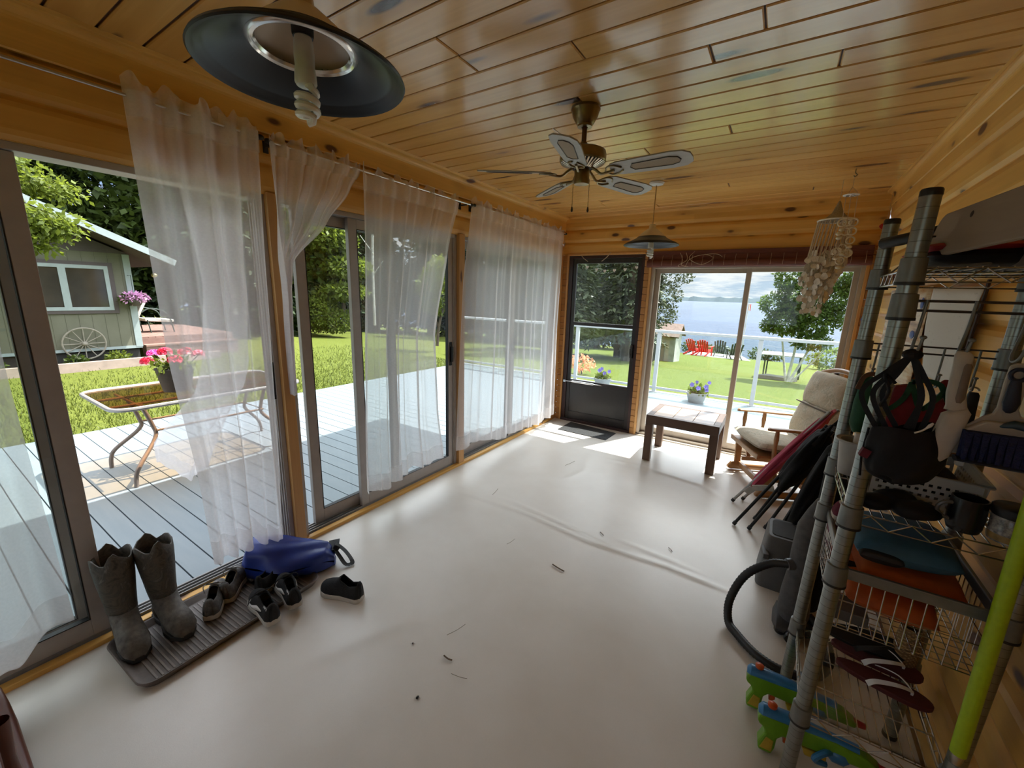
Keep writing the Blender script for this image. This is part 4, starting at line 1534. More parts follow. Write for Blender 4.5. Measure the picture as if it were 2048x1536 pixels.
curtain('sheer curtain at the left edge of the picture beside the open door', [(0, -0.35), (1, -0.40)], [(0, 0.20), (0.5, 0.21), (1, 0.235)], [(0, 0.07), (1, 0.07)], 2.30,
        [(0, 0.12), (0.55, 0.10), (0.75, 0.14), (1, 0.22)], 4, 0.035, 1)
curtain('wide sheer curtain hanging behind the rubber boots and blue bag', [(0, 0.662), (0.5, 0.675), (0.8, 0.715), (1, 0.722)], [(0, 1.145), (0.3, 1.12), (0.7, 1.10), (1, 1.068)], [(0, 0.07), (0.5, 0.075), (0.85, 0.09), (1, 0.10)], 2.31,
        [(0, 0.215), (0.3, 0.19), (0.42, 0.20), (0.6, 0.26), (0.72, 0.16), (1, 0.115)], 4.5, 0.045, 2)
curtain('sheer curtain blown out through the open door and billowing over the deck', [(0, 0.78), (0.45, 0.88), (0.75, 0.90), (0.92, 0.74), (1, 0.76)], [(0, 1.08), (0.35, 1.06), (0.7, 1.12), (1, 1.02)], [(0, 0.055), (0.4, 0.02), (0.6, -0.12), (0.85, -0.45), (1, -0.60)], 2.305,
        [(0, 0.56), (0.5, 0.40), (1, 0.46)], 2.0, 0.03, 12)
curtain('sheer curtain pulled into a narrow twist at the post, blown outside', [(0, 1.19), (0.3, 1.20), (0.6, 1.222), (1, 1.235)], [(0, 1.742), (0.10, 1.665), (0.26, 1.505), (0.44, 1.275), (0.55, 1.255), (1, 1.25)], [(0, 0.07), (0.5, 0.07), (0.8, 0.04), (1, 0.02)], 2.285,
        [(0, 0.98), (1, 0.97)], 6.5, 0.032, 3)
curtain('sheer curtain in front of the middle patio door, hem lifted off the floor', [(0, 1.735), (0.3, 1.715), (1, 1.63)], [(0, 2.64), (0.18, 2.52), (0.5, 2.36), (0.8, 2.38), (1, 2.43)], [(0, 0.07), (1, 0.085)], 2.27,
        [(0, 0.20), (0.25, 0.165), (0.45, 0.20), (0.6, 0.235), (0.8, 0.20), (1, 0.235)], 7.5, 0.028, 4)
curtain('pair-wide sheer curtain over the farthest left patio door by the corner', [(0, 2.835), (0.3, 2.75), (1, 2.69)], [(0, 4.53), (0.5, 4.50), (1, 4.54)], [(0, 0.075), (1, 0.085)], 2.295,
        [(0, 0.20), (0.12, 0.22), (0.3, 0.13), (0.5, 0.13), (0.75, 0.09), (1, 0.12)], 13, 0.026, 5, nu=300)

def rod(label, y0, y1, z0, z1, brk):
    root = thing('curtain_rod', label, 'curtain rod', (0.07, y0, z0), 'curtain rods along the left wall')
    MB().tube([(0.07, y0, z0), (0.07, y1, z1)], 0.006, 10).build('rod', CHROME, root, smooth=True)
    for y in brk:
        z = z0 + (z1 - z0) * (y - y0) / (y1 - y0)
        mb = MB().box(0.0, 0.075, y - 0.006, y + 0.006, z - 0.016, z - 0.006)
        mb.box(0.0, 0.008, y - 0.012, y + 0.012, z - 0.04, z + 0.015)
        mb.build('bracket', BLK, root)
    for y, z in ((y0, z0), (y1, z1)):
        MB().ell((0.07, y, z), (0.013, 0.018, 0.013), 12, 8).build('finial', BLK, root, smooth=True)
    return root

rod('curtain rod over the open left patio door', -0.5, 1.165, 2.285, 2.292, (-0.3, 1.15))
rod('curtain rod over the middle patio door', 1.20, 2.81, 2.285, 2.285, (1.22, 2.74))
rod('curtain rod over the farthest left patio door', 2.85, 4.58, 2.29, 2.295, (2.87, 4.55))

# heart decals on the glass
HEART = []
for k in range(28):
    a = 2 * PI * k / 28
    HEART.append((0.016 * math.sin(a) ** 3, 0.001 * (13 * math.cos(a) - 5 * math.cos(2 * a) - 2 * math.cos(3 * a) - math.cos(4 * a))))
HMAT = M('white_vinyl_decal', (0.80, 0.80, 0.80), 0.6, 0, 0.03, 50)
names_ = ['first', 'second', 'third', 'fourth', 'fifth', 'sixth']
for i, (x, z) in enumerate([(0.305, 1.925), (0.425, 1.895), (0.525, 1.88), (0.64, 1.885), (0.765, 1.895), (0.895, 1.915)]):
    mb = MB().prism([(p[0] * 1.15, p[1] * 1.35) for p in HEART], 4.722, 4.7235, Matrix(((1, 0, 0), (0, 0, 1), (0, 1, 0))), (x, 0, z))
    tag(mb.build('heart_decal', HMAT, loc=(x, 4.7225, z)), '%s white heart from the left on the storm door glass' % names_[i], 'heart decal', 'white hearts on the storm door')
for i, (y, z) in enumerate([(1.95, 1.945), (2.07, 1.93), (2.18, 1.92), (2.35, 1.92)]):
    mb = MB().prism([(p[0] * 1.15, p[1] * 1.35) for p in HEART], -0.0585, -0.057, Matrix(((0, 0, 1), (1, 0, 0), (0, 1, 0))), (0, y, z))
    tag(mb.build('heart_decal', HMAT, loc=(-0.058, y, z)), '%s white heart from the left behind the middle sheer curtain' % names_[i], 'heart decal', 'white hearts on the middle patio door')

# ------------------------------------------------------------------ pendant lamps
ENAM = M('black_enamel', (0.007, 0.0075, 0.009), 0.38, 0, 0.1, 60, spec=0.35)
CREAM = M('cream_enamel', (0.62, 0.50, 0.36), 0.35, 0, 0.05, 20)
GLS = M('pearl_ring', (0.80, 0.78, 0.74), 0.18, 0.75, 0.05, 20)
CORD = M('amber_cord', (0.45, 0.27, 0.10), 0.5)
CFLM = M('white_lamp_glass', (0.82, 0.81, 0.77), 0.25, 0, 0.03, 40)
CFLB = M('white_lamp_base', (0.72, 0.70, 0.64), 0.4, 0, 0.06, 40)

def pendant(label, x, y, zr):
    root = thing('pendant_lamp', label, 'lamp', (x, y, H), 'black enamel pendant lamps')
    c = (x, y, zr)
    # brim: wide shallow black flange with stepped rim
    prof = [(0.112, 0.060), (0.118, 0.052), (0.125, 0.048), (0.185, 0.016), (0.192, 0.016), (0.196, 0.010), (0.203, 0.010), (0.207, 0.003), (0.216, 0.001), (0.219, -0.005), (0.216, -0.008),
            (0.206, -0.004), (0.202, 0.002), (0.194, 0.003), (0.190, 0.008), (0.183, 0.009), (0.125, 0.040), (0.112, 0.050)]
    MB().lathe(prof, c, 64).build('shade', ENAM, root, smooth=True, angle=60)
    prof = [(0.094, 0.050), (0.098, 0.044), (0.104, 0.046), (0.108, 0.042), (0.114, 0.046), (0.116, 0.054), (0.110, 0.060)]
    MB().lathe(prof, c, 64).build('shade_ring', GLS, root, smooth=True, angle=60)
    prof = [(0.112, 0.058), (0.085, 0.085), (0.045, 0.118), (0.028, 0.128), (0.026, 0.150), (0.020, 0.160), (0.004, 0.163)]
    MB().lathe(prof, c, 48).build('cap', CREAM, root, smooth=True, angle=60)
    MB().lathe([(0.024, 0.128), (0.0225, 0.075), (0.021, 0.07)], c, 24, cap=True).build('socket', BLK, root, smooth=True)
    mb = MB()
    for k in range(3):
        a = 2 * PI * k / 3 + 0.5
        mb.tube([(x + 0.022 * math.cos(a), y + 0.022 * math.sin(a), zr + 0.09), (x + 0.10 * math.cos(a), y + 0.10 * math.sin(a), zr + 0.052)], 0.0025, 6)
    mb.build('spider_wire', CHROME, root)
    mb = MB()
    mb.lathe([(0.017, 0.075), (0.020, 0.06), (0.0215, 0.035), (0.0205, 0.01), (0.0225, 0.0), (0.0235, -0.02), (0.020, -0.026)], c, 24, cap=True)
    bs = mb.build('bulb', CFLB, root, smooth=True)
    P = []
    P += [(0.006, 0.0, -0.024), (0.018, 0.0, -0.03)]
    turns, n = 3.0, 48
    for i in range(n + 1):
        a = 2 * PI * turns * i / n
        P.append((0.0205 * math.cos(a), 0.0205 * math.sin(a), -0.036 - 0.056 * i / n))
    P += [(0.010, 0.004, -0.101), (0.0, 0.0, -0.103)]
    MB().tube([(x + p[0], y + p[1], zr + p[2]) for p in P], 0.0078, 8).build('bulb_spiral', CFLM, bs, smooth=True)
    MB().tube([(x, y, zr + 0.16), (x, y, H - 0.01)], 0.0042, 8).build('cord', CORD, root, smooth=True)
    MB().lathe([(0.0, -0.0), (0.055, 0.0), (0.058, -0.008), (0.050, -0.020), (0.012, -0.026), (0.0, -0.028)], (x, y, H), 32).build('ceiling_rose', CFLB, root, smooth=True)
    return root

pendant('black pendant lamp nearest the viewer with spiral bulb', 1.345, 0.620, 2.052)
pendant('far black pendant lamp hanging near the storm door', 1.343, 3.576, 2.012)

# ------------------------------------------------------------------ ceiling fan
FX, FY = 1.373, 2.08
BRASS = M('antique_brass', (0.24, 0.175, 0.085), 0.32, 0.85, 0.2, 25)
root = thing('ceiling_fan', 'antique brass ceiling fan with five grey blades at the ceiling centre', 'ceiling fan', (FX, FY, H))
MB().lathe([(0.0, 0.0), (0.070, 0.0), (0.072, -0.012), (0.066, -0.022), (0.062, -0.04), (0.044, -0.072), (0.036, -0.078), (0.036, -0.088), (0.016, -0.09)], (FX, FY, H), 36).build('canopy', BRASS, root, smooth=True)
MB().tube([(FX, FY, H - 0.085), (FX, FY, 2.305)], 0.0125, 14).build('downrod', M('dark_bronze_rod', (0.10, 0.055, 0.03), 0.35, 0.7), root, smooth=True)
MB().lathe([(0.014, 2.335), (0.022, 2.325), (0.022, 2.305), (0.03, 2.302), (0.095, 2.298), (0.112, 2.290), (0.116, 2.275), (0.116, 2.245), (0.110, 2.238)], (FX, FY, 0), 48).build('motor_housing', BRASS, root, smooth=True)
mb = MB()
for k in range(36):
    a = 2 * PI * k / 36
    ca, sa = math.cos(a), math.sin(a)
    mb.beam((FX + 0.110 * ca, FY + 0.110 * sa, 2.238), (FX + 0.052 * ca, FY + 0.052 * sa, 2.212), 0.008, 0.004)
v = mb.build('vent_ribs', M('pale_brass', (0.60, 0.50, 0.36), 0.3, 0.8), root)
MB().lathe([(0.110, 2.240), (0.050, 2.214), (0.0, 2.212)], (FX, FY, 0), 36).build('vent_cup', BLK, root, smooth=True)
MB().lathe([(0.0, 2.212), (0.034, 2.212), (0.038, 2.205), (0.038, 2.160), (0.040, 2.152), (0.036, 2.138), (0.0, 2.132)], (FX, FY, 0), 36).build('switch_housing', BRASS, root, smooth=True)
GREYW = wood('greywashed_blade', 'x', (0.40, 0.37, 0.32), (0.26, 0.23, 0.19), rough=0.4, knots=False)
t = NT('woven_cane')
x_, y_, z_ = t.sep(t.coord())
w1 = t.math('SINE', t.math('MULTIPLY', x_, 900.0))
w2 = t.math('SINE', t.math('MULTIPLY', y_, 900.0))
c = t.ramp(t.math('MULTIPLY', w1, w2), [(0.35, (0.24, 0.16, 0.08)), (0.6, (0.42, 0.30, 0.17))])
t.principled(c, 0.6)
CANE = t.m
DKEDGE = M('dark_edge', (0.05, 0.03, 0.018), 0.5)
for k in range(5):
    ang = R(-3 + 72 * k)
    Rz = Matrix.Rotation(ang, 3, 'Z') @ Matrix.Rotation(R(-13), 3, 'X')
    c0 = Vector((FX, FY, 2.188))
    out = [(0.165, -0.045), (0.20, -0.056), (0.44, -0.067), (0.50, -0.060), (0.53, -0.035), (0.535, 0.0), (0.53, 0.035), (0.50, 0.060), (0.44, 0.067), (0.20, 0.056), (0.165, 0.045), (0.155, 0)]
    b = MB().prism(out, -0.003, 0.003, Rz, c0).build('blade', GREYW, root)
    ins = [(0.27, -0.026), (0.44, -0.034), (0.475, -0.022), (0.485, 0.0), (0.475, 0.022), (0.44, 0.034), (0.27, 0.026), (0.255, 0.0)]
    MB().prism(ins, -0.0042, -0.003, Rz, c0).build('cane_panel', CANE, b)
    mb = MB()
    mb.tube([c0 + Rz @ Vector((p[0], p[1], -0.0045)) for p in ins], 0.0022, 6, closed=True)
    mb.build('panel_bead', DKEDGE, b)
    mb = MB()
    R0 = Matrix.Rotation(ang, 3, 'Z')
    mb.tube(spline([c0 + R0 @ Vector(p) for p in ((0.045, 0, 0.028), (0.075, 0, 0.008), (0.105, 0, -0.014), (0.14, 0, -0.012), (0.175, 0, -0.006))], 5), 0.0065, 8)
    for s in (-1, 1):
        mb.tube(spline([c0 + Rz @ Vector(p) for p in ((0.13, 0, -0.008), (0.15, s * 0.034, -0.006), (0.185, s * 0.036, -0.006), (0.215, s * 0.012, -0.006))], 5), 0.0045, 6)
    mb.build('blade_bracket', BRASS, root, smooth=True)
for (dx, dy) in ((-0.036, -0.02), (0.034, 0.022)):
    L = 0.135
    mb = MB().tube([(FX + dx, FY + dy, 2.165), (FX + dx, FY + dy, 2.165 - L)], 0.0013, 5)
    pc = mb.build('pull_chain', BRASS, root)
    MB().lathe([(0.0, 0.012), (0.003, 0.010), (0.0062, -0.006), (0.004, -0.014), (0.0, -0.016)], (FX + dx, FY + dy, 2.165 - L - 0.01), 12).build('pull_knob', DKEDGE, pc, smooth=True)

# ------------------------------------------------------------------ roll-up blind over the far slider
t = NT('red_brown_matchstick')
x_, y_, z_ = t.sep(t.coord())
s = t.math('SINE', t.math('MULTIPLY', z_, 1250.0))
n = t.noise(t.comb(t.math('MULTIPLY', x_, 6.0), y_, t.math('MULTIPLY', z_, 300.0)), 1.0, 3)
c = t.ramp(n, [(0.3, (0.10, 0.022, 0.016)), (0.7, (0.22, 0.060, 0.035))])
c = t.mix(t.math('MULTIPLY', t.math('ADD', s, 1.0), 0.22), c, (0.04, 0.010, 0.008))
t.principled(c, 0.6, 0, t.bump(s, 0.4, 0.004))
RBM = t.m
root = thing('roll_up_blind', 'rolled red-brown matchstick blind above the far sliding window', 'blind', (1.97, 4.66, 2.06))
MB().box(1.03, 2.90, 4.655, 4.685, 2.035, 2.075).build('headrail', RBM, root)
MB().box(1.03, 2.90, 4.66, 4.668, 1.95, 2.04).build('slats', RBM, root)
mb = MB()
mb.loft([((x, 4.648, 1.945), (0, 0.026, 0), (0, 0, 0.036)) for x in (1.03, 1.5, 2.0, 2.5, 2.90)], n=20)
mb.build('roll', RBM, root, smooth=True)
STR = M('natural_string', (0.50, 0.40, 0.28), 0.8)
mb = MB()
for k in range(19):
    x = 1.09 + k * 0.098
    mb.tube([(x, 4.652, 2.03), (x, 4.618, 1.955), (x, 4.624, 1.925)], 0.0013, 4)
mb.build('ties', STR, root)
for P in ([(1.36, 4.64, 2.05), (1.40, 4.60, 1.96), (1.36, 4.60, 1.92), (1.42, 4.60, 1.90), (1.46, 4.61, 1.98), (1.55, 4.62, 2.02), (1.70, 4.62, 2.03), (1.76, 4.62, 2.0)],
          [(1.50, 4.63, 2.06), (1.46, 4.6, 1.99), (1.58, 4.60, 1.93), (1.68, 4.61, 1.99), (1.60, 4.61, 2.03)],
          [(1.42, 4.63, 2.05), (1.44, 4.6, 1.98), (1.39, 4.59, 1.93), (1.46, 4.60, 1.91)]):
    MB().tube(spline(P, 8), 0.0022, 6).build('pull_cord', STR, root, smooth=True)
# loose cords hung at the storm door top
mb = MB().tube(spline([(0.24, 4.67, 2.06), (0.28, 4.665, 2.02), (0.33, 4.67, 1.985)], 5), 0.0035, 6)
tag(mb.build('string_scrap', STR, loc=(0.24, 4.67, 2.06)), 'short pale cord at the top left of the storm door', 'cord')
mb = MB().tube(spline([(0.60, 4.67, 2.08), (0.56, 4.665, 2.03), (0.50, 4.67, 1.985)], 5), 0.0045, 6)
tag(mb.build('string_scrap', STR, loc=(0.60, 4.67, 2.08)), 'short pale cord at the top middle of the storm door', 'cord')

# ------------------------------------------------------------------ wind chimes and bead strand
SHELL = M('capiz_shell', (0.66, 0.60, 0.50), 0.28, 0, 0.15, 40, spec=0.6)
MACR = M('macrame_cord', (0.52, 0.42, 0.30), 0.85, 0, 0.2, 90)
RATT = M('bleached_driftwood', (0.36, 0.26, 0.17), 0.8, 0, 0.2, 40)
r_ = random.Random(14)
cx, cyy = 2.573, 4.10
root = thing('shell_wind_chime', 'large macrame and capiz shell wind chime hanging before the far slider', 'wind chime', (cx, cyy, H))
zr = 2.20
MB().tube(arc((cx, cyy, zr), 0.115, 0, 2 * PI, 40)[:-1], 0.006, 8, closed=True).build('ring', M('white_ring', (0.66, 0.62, 0.55), 0.6), root, smooth=True)
mb = MB()
mb.lathe([(0.113, zr), (0.070, zr + 0.02), (0.035, zr + 0.055), (0.02, zr + 0.10), (0.008, zr + 0.135), (0.003, zr + 0.14)], (cx, cyy, 0), 30)
mb.build('cone', M('knotted_macrame_cone', (0.30, 0.25, 0.18), 0.9, 0, 0.25, 120, 0.5), root, smooth=True)
MB().tube([(cx, cyy, zr + 0.135), (cx, cyy, H)], 0.002, 6).build('hanging_cord', MACR, root)
def shell(mb, p, r, a):
    M3 = Matrix.Rotation(a, 3, 'Z') @ Matrix.Rotation(r_.uniform(-.35, .35) + PI / 2, 3, 'X')
    k = 14
    pts = [(r * (1 + 0.12 * math.sin(3 * g + a)) * math.cos(g), r * (1 + 0.12 * math.cos(2 * g + a)) * math.sin(g)) for g in [2 * PI * i / k for i in range(k)]]
    mb.prism(pts, -0.0008, 0.0008, M3, p)
mbs = MB()
for k in range(26):
    a = 2 * PI * k / 26
    rad = 0.112
    p = Vector((cx + rad * math.cos(a), cyy + rad * math.sin(a), zr))
    L = 0.26 if k % 2 else 0.30
    drift = Vector((-0.10 * 0.3, 0, 0))
    q = p + drift * (L / 0.3) + Vector((0, 0, -L))
    mbs.r = r_.random()
    n = 12
    mbs.tube([p + (q - p) * i / n for i in range(n + 1)], [0.005 if i % 2 else 0.0034 for i in range(n + 1)], 6)
mbs.build('knotted_cords', MACR, root, smooth=True)
for tier, (rad, L0, L1, n) in enumerate([(0.112, 0.24, 0.48, 22), (0.085, 0.30, 0.60, 16), (0.055, 0.36, 0.71, 12)]):
    sh = MB()
    st = MB()
    for k in range(n):
        a = 2 * PI * k / n + tier
        x0, y0 = cx + rad * math.cos(a) - 0.03, cyy + rad * math.sin(a)
        st.tube([(x0 + 0.02, y0, zr - L0), (x0 - 0.02, y0, zr - L1)], 0.0007, 4)
        z = L0
        while z < L1:
            sh.r = r_.random()
            rr_ = r_.uniform(0.017, 0.026)
            shell(sh, (x0 + 0.02 - 0.05 * (z - L0) / 0.3 + r_.uniform(-.008, .008), y0 + r_.uniform(-.008, .008), zr - z), rr_, r_.uniform(0, PI))
            z += rr_ * 2.2
    o = sh.build('shell_strings', SHELL, root, smooth=False)
    st.build('threads', MACR, o)

cx, cyy = 2.614, 3.83
root = thing('driftwood_wind_chime', 'small chime with white disc, wooden pieces and shell rings on a ceiling hook', 'wind chime', (cx, cyy, H))
mb = MB().tube(spline([(cx, cyy, H), (cx, cyy, H - 0.025), (cx + 0.012, cyy, H - 0.04), (cx, cyy, H - 0.05), (cx - 0.006, cyy, H - 0.04)], 5), 0.0035, 8)
mb.build('hook', BRASS, root, smooth=True)
mb = MB()
for k in range(3):
    a = 2 * PI * k / 3
    mb.tube([(cx, cyy, H - 0.05), (cx, cyy, 2.372), (cx + 0.04 * math.cos(a), cyy + 0.04 * math.sin(a), 2.326)], 0.0015, 5)
mb.build('hanging_cord', STR, root)
mb = MB().lathe([(0.0, 0.004), (0.046, 0.003), (0.048, 0.0), (0.046, -0.003), (0.0, -0.004)], (cx, cyy, 2.322), 32)
MB_d = mb.build('disc', HMAT, root, smooth=True)
mb = MB()
for k in range(5):
    a = 2 * PI * k / 5
    mb.lathe([(0.0, 0), (0.010, 0), (0.010, -0.002), (0.0, -0.002)], (cx + 0.024 * math.cos(a), cyy + 0.024 * math.sin(a), 2.3175), 12)
mb.build('cutouts', M('grey_print', (0.25, 0.24, 0.22), 0.6), MB_d)
cord = MB()
wd_ = MB()
shl = MB()
for k, (dx, L) in enumerate(((-0.028, 0.42), (0.0, 0.47), (0.036, 0.45))):
    x0 = cx + dx
    cord.tube([(x0, cyy, 2.318), (x0 + 0.012, cyy, 2.318 - L)], 0.0022, 6)
    z = 2.318 - 0.15
    while z > 2.318 - L:
        kind = r_.random()
        if kind < 0.25:
            wd_.loft([((x0 + 0.006, cyy, z), (0.007, 0, 0), (0, 0.006, 0)), ((x0 + 0.004, cyy, z - 0.03), (0.013, 0, 0), (0, 0.008, 0)), ((x0 + 0.008, cyy, z - 0.055), (0.005, 0, 0), (0, 0.005, 0))], n=8)
            z -= 0.05
        elif kind < 0.6:
            shl.tube(arc((x0 + 0.006, cyy, z - 0.026), 0.024, 0, 2 * PI, 20, 'xz')[:-1], 0.0055, 6, closed=True)
            z -= 0.06
        else:
            shl.ell((x0 + 0.006 + r_.uniform(-.008, .008), cyy, z - 0.012), (0.019, 0.012, 0.013), 10, 7)
            z -= 0.028
cord.build('cords', STR, root)
wd_.build('driftwood', RATT, root, smooth=True)
shl.build('shell_rings', M('mother_of_pearl', (0.62, 0.56, 0.44), 0.3, 0, 0.2, 60), root, smooth=True)

root = thing('bead_strand', 'strand of red felt heart and coloured beads hanging in the far right corner', 'hanging ornament', (2.935, 4.60, 2.45))
mb = MB().tube([(2.935, 4.60, 2.47), (2.933, 4.60, 2.20), (2.915, 4.60, 1.30)], 0.0012, 5)
mb.build('thread', STR, root)
mb = MB().prism([(p[0] * 2.5, p[1] * 2.3) for p in HEART], 4.592, 4.606, Matrix(((1, 0, 0), (0, 0, 1), (0, 1, 0))), (2.932, 0, 2.205))
mb.build('heart', M('red_felt', (0.42, 0.025, 0.025), 0.8), root)
mb = MB()
for z in (2.10, 2.02):
    mb.tube(arc((2.93, 4.60, z), 0.025, 0, 2 * PI, 20)[:-1], 0.002, 6, closed=True)
mb.build('wire_ring', CHROME, root)
cols = {'copper_bead': (0.55, 0.22, 0.07), 'amber_bead': (0.75, 0.45, 0.10), 'green_bead': (0.10, 0.22, 0.03), 'blue_bead': (0.02, 0.03, 0.22), 'red_bead': (0.4, 0.05, 0.03)}
for (z, r, nm) in ((1.93, .010, 'amber_bead'), (1.89, .009, 'copper_bead'), (1.84, .012, 'copper_bead'), (1.78, .020, 'green_bead'), (1.74, .017, 'green_bead'), (1.69, .010, 'amber_bead'), (1.65, .012, 'copper_bead'), (1.61, .009, 'amber_bead'), (1.56, .013, 'copper_bead'),
                   (1.50, .010, 'amber_bead'), (1.46, .022, 'blue_bead'), (1.41, .010, 'red_bead'), (1.37, .012, 'amber_bead'), (1.33, .010, 'copper_bead')):
    m = bpy.data.materials.get(nm) or M(nm, cols[nm], 0.2, 0, 0.1, 60)
    MB().ell((2.918 + 0.012 * (z - 1.3), 4.60, z), (r, r, r * 1.1), 14, 9).build('bead', m, root, smooth=True)

# ------------------------------------------------------------------ coffee table
root = thing('coffee_table', 'low square-legged wooden table with tiled top in front of the far slider', 'table', (1.68, 4.22, 0))
DKW = wood('dark_walnut', 'x', (0.135, 0.075, 0.045), (0.07, 0.036, 0.022), rough=0.45, knots=False)
DKWZ = wood('dark_walnut_leg', 'z', (0.135, 0.075, 0.045), (0.07, 0.036, 0.022), rough=0.45, knots=False)
t = NT('copper_slate_tiles')
co = t.coord()
x_, y_, z_ = t.sep(co)
n = t.noise(co, 7.0, 5, 0.6, 0.6)
rn = t.rnd()
c = t.ramp(t.math('ADD', t.math('MULTIPLY', n, 0.7), t.math('MULTIPLY', rn, 0.3)), [(0.3, (0.26, 0.21, 0.20)), (0.5, (0.42, 0.27, 0.17)), (0.7, (0.55, 0.36, 0.20))])
t.principled(c, 0.35, 0, t.bump(n, 0.2, 0.004))
X0, X1, Y0, Y1, Z1 = 1.352, 2.003, 3.965, 4.505, 0.468
mb = MB()
for i in range(3):
    for j in range(2):
        a = X0 + 0.055 + i * (X1 - X0 - 0.11) / 3
        b_ = Y0 + 0.05 + j * (Y1 - Y0 - 0.10) / 2
        mb.r = rng.random()
        mb.box(a + 0.002, a + (X1 - X0 - 0.11) / 3 - 0.002, b_ + 0.002, b_ + (Y1 - Y0 - 0.10) / 2 - 0.002, Z1 - 0.025, Z1)
mb.build('tile_top', t.m, root, bevel=0.002)
mb = MB()
for (a, b_, c_, d_) in ((X0, X1, Y0, Y0 + 0.05), (X0, X1, Y1 - 0.05, Y1), (X0, X0 + 0.055, Y0 + 0.05, Y1 - 0.05), (X1 - 0.055, X1, Y0 + 0.05, Y1 - 0.05)):
    mb.box(a, b_, c_, d_, Z1 - 0.09, Z1 + 0.001)
mb.box(X0 + 0.05, X1 - 0.05, Y0 + 0.05, Y1 - 0.05, Z1 - 0.045, Z1 - 0.026)
mb.build('top_frame', DKW, root, bevel=0.004)
for x in (X0, X1 - 0.072):
    for y in (Y0, Y1 - 0.06):
        MB().box(x, x + 0.072, y, y + 0.06, 0.0, Z1 - 0.09).build('leg', DKWZ, root, bevel=0.004)

# ------------------------------------------------------------------ glider rocker
OAK = wood('honey_oak', 'x', (0.42, 0.22, 0.09), (0.25, 0.115, 0.04), rough=0.4, knots=False)
CUSH = NT('beige_floral_cushion')
co = CUSH.coord()
v = CUSH.noise(co, 9.0, 6, 0.7, 1.5)
c = CUSH.ramp(v, [(0.45, (0.46, 0.40, 0.31)), (0.52, (0.50, 0.44, 0.35)), (0.56, (0.34, 0.32, 0.25)), (0.60, (0.52, 0.47, 0.38))])
CUSH.principled(c, 0.85, 0, CUSH.bump(CUSH.noise(co, 14, 4), 0.35, 0.02), 0.2)
CUSHM = CUSH.m
root = thing('glider_rocker', 'wooden glider rocking chair with beige cushions in the far right corner', 'rocking chair', (0, 0, 0))
# local frame: chair faces -x, seat centre at the origin, y across
def pillow(mb, c, sx, sy, sz, M3=None, bulge=0.85, puck=0.0):
    n = 22
    M3 = M3 or Matrix.Identity(3)
    for s in (1, -1):
        def fn(u, w):
            x, y = (u - .5) * 2, (w - .5) * 2
            px = x * (1 - 0.06 * y * y)
            py = y * (1 - 0.06 * x * x)
            hgt = (max(0, 1 - abs(x) ** 3.2) * max(0, 1 - abs(y) ** 3.2)) ** 0.42
            hgt *= 1 + puck * math.sin(x * 5) * math.sin(y * 6)
            return Vector(c) + M3 @ Vector((px * sx / 2, py * sy / 2, s * hgt * sz / 2))
        if s > 0:
            mb.grid(fn, n, n)
        else:
            mb.grid(lambda u, w: fn(1 - u, w), n, n)
mb = MB()
pillow(mb, (-0.02, 0, 0.435), 0.62, 0.60, 0.115, Matrix.Rotation(R(4), 3, 'Y'), puck=0.06)
sc = mb.build('seat_cushion', CUSHM, root, smooth=True, angle=120)
mb = MB()
tilt = Matrix.Rotation(R(-76), 3, 'Y')
pillow(mb, (0.245, 0, 0.62), 0.36, 0.56, 0.13, tilt, puck=0.08)
pillow(mb, (0.320, 0, 0.915), 0.33, 0.57, 0.13, tilt, puck=0.08)
bc = mb.build('back_cushion', CUSHM, root, smooth=True, angle=120)
mb = MB()
mb.tube([(0.225, -0.27, 0.775), (0.228, 0, 0.77), (0.225, 0.27, 0.775)], 0.006, 6)
mb.build('piping', M('brown_piping', (0.08, 0.06, 0.045), 0.8), bc)
mb = MB()
mb.box(-0.30, 0.26, -0.29, 0.29, 0.355, 0.378)
mb.box(-0.32, -0.30, -0.29, 0.29, 0.34, 0.385)
mb.build('seat_frame', OAK, root, bevel=0.006)
mb = MB()
for y in (-0.27, 0.27):
    mb.beam((0.22, y, 0.33), (0.42, y, 1.06), 0.035, 0.03)
for k in range(7):
    y = -0.20 + k * 0.0667
    mb.beam((0.24, y, 0.37), (0.41, y, 1.06), 0.022, 0.012)
P = [(0.42 + 0.012 * math.cos(i / 12 * PI - PI / 2), -0.275 + 0.55 * i / 12, 1.05 + 0.055 * math.sin(i / 12 * PI)) for i in range(13)]
mb.tube(P, 0.022, 10)
mb.build('back_frame', OAK, root, smooth=True)
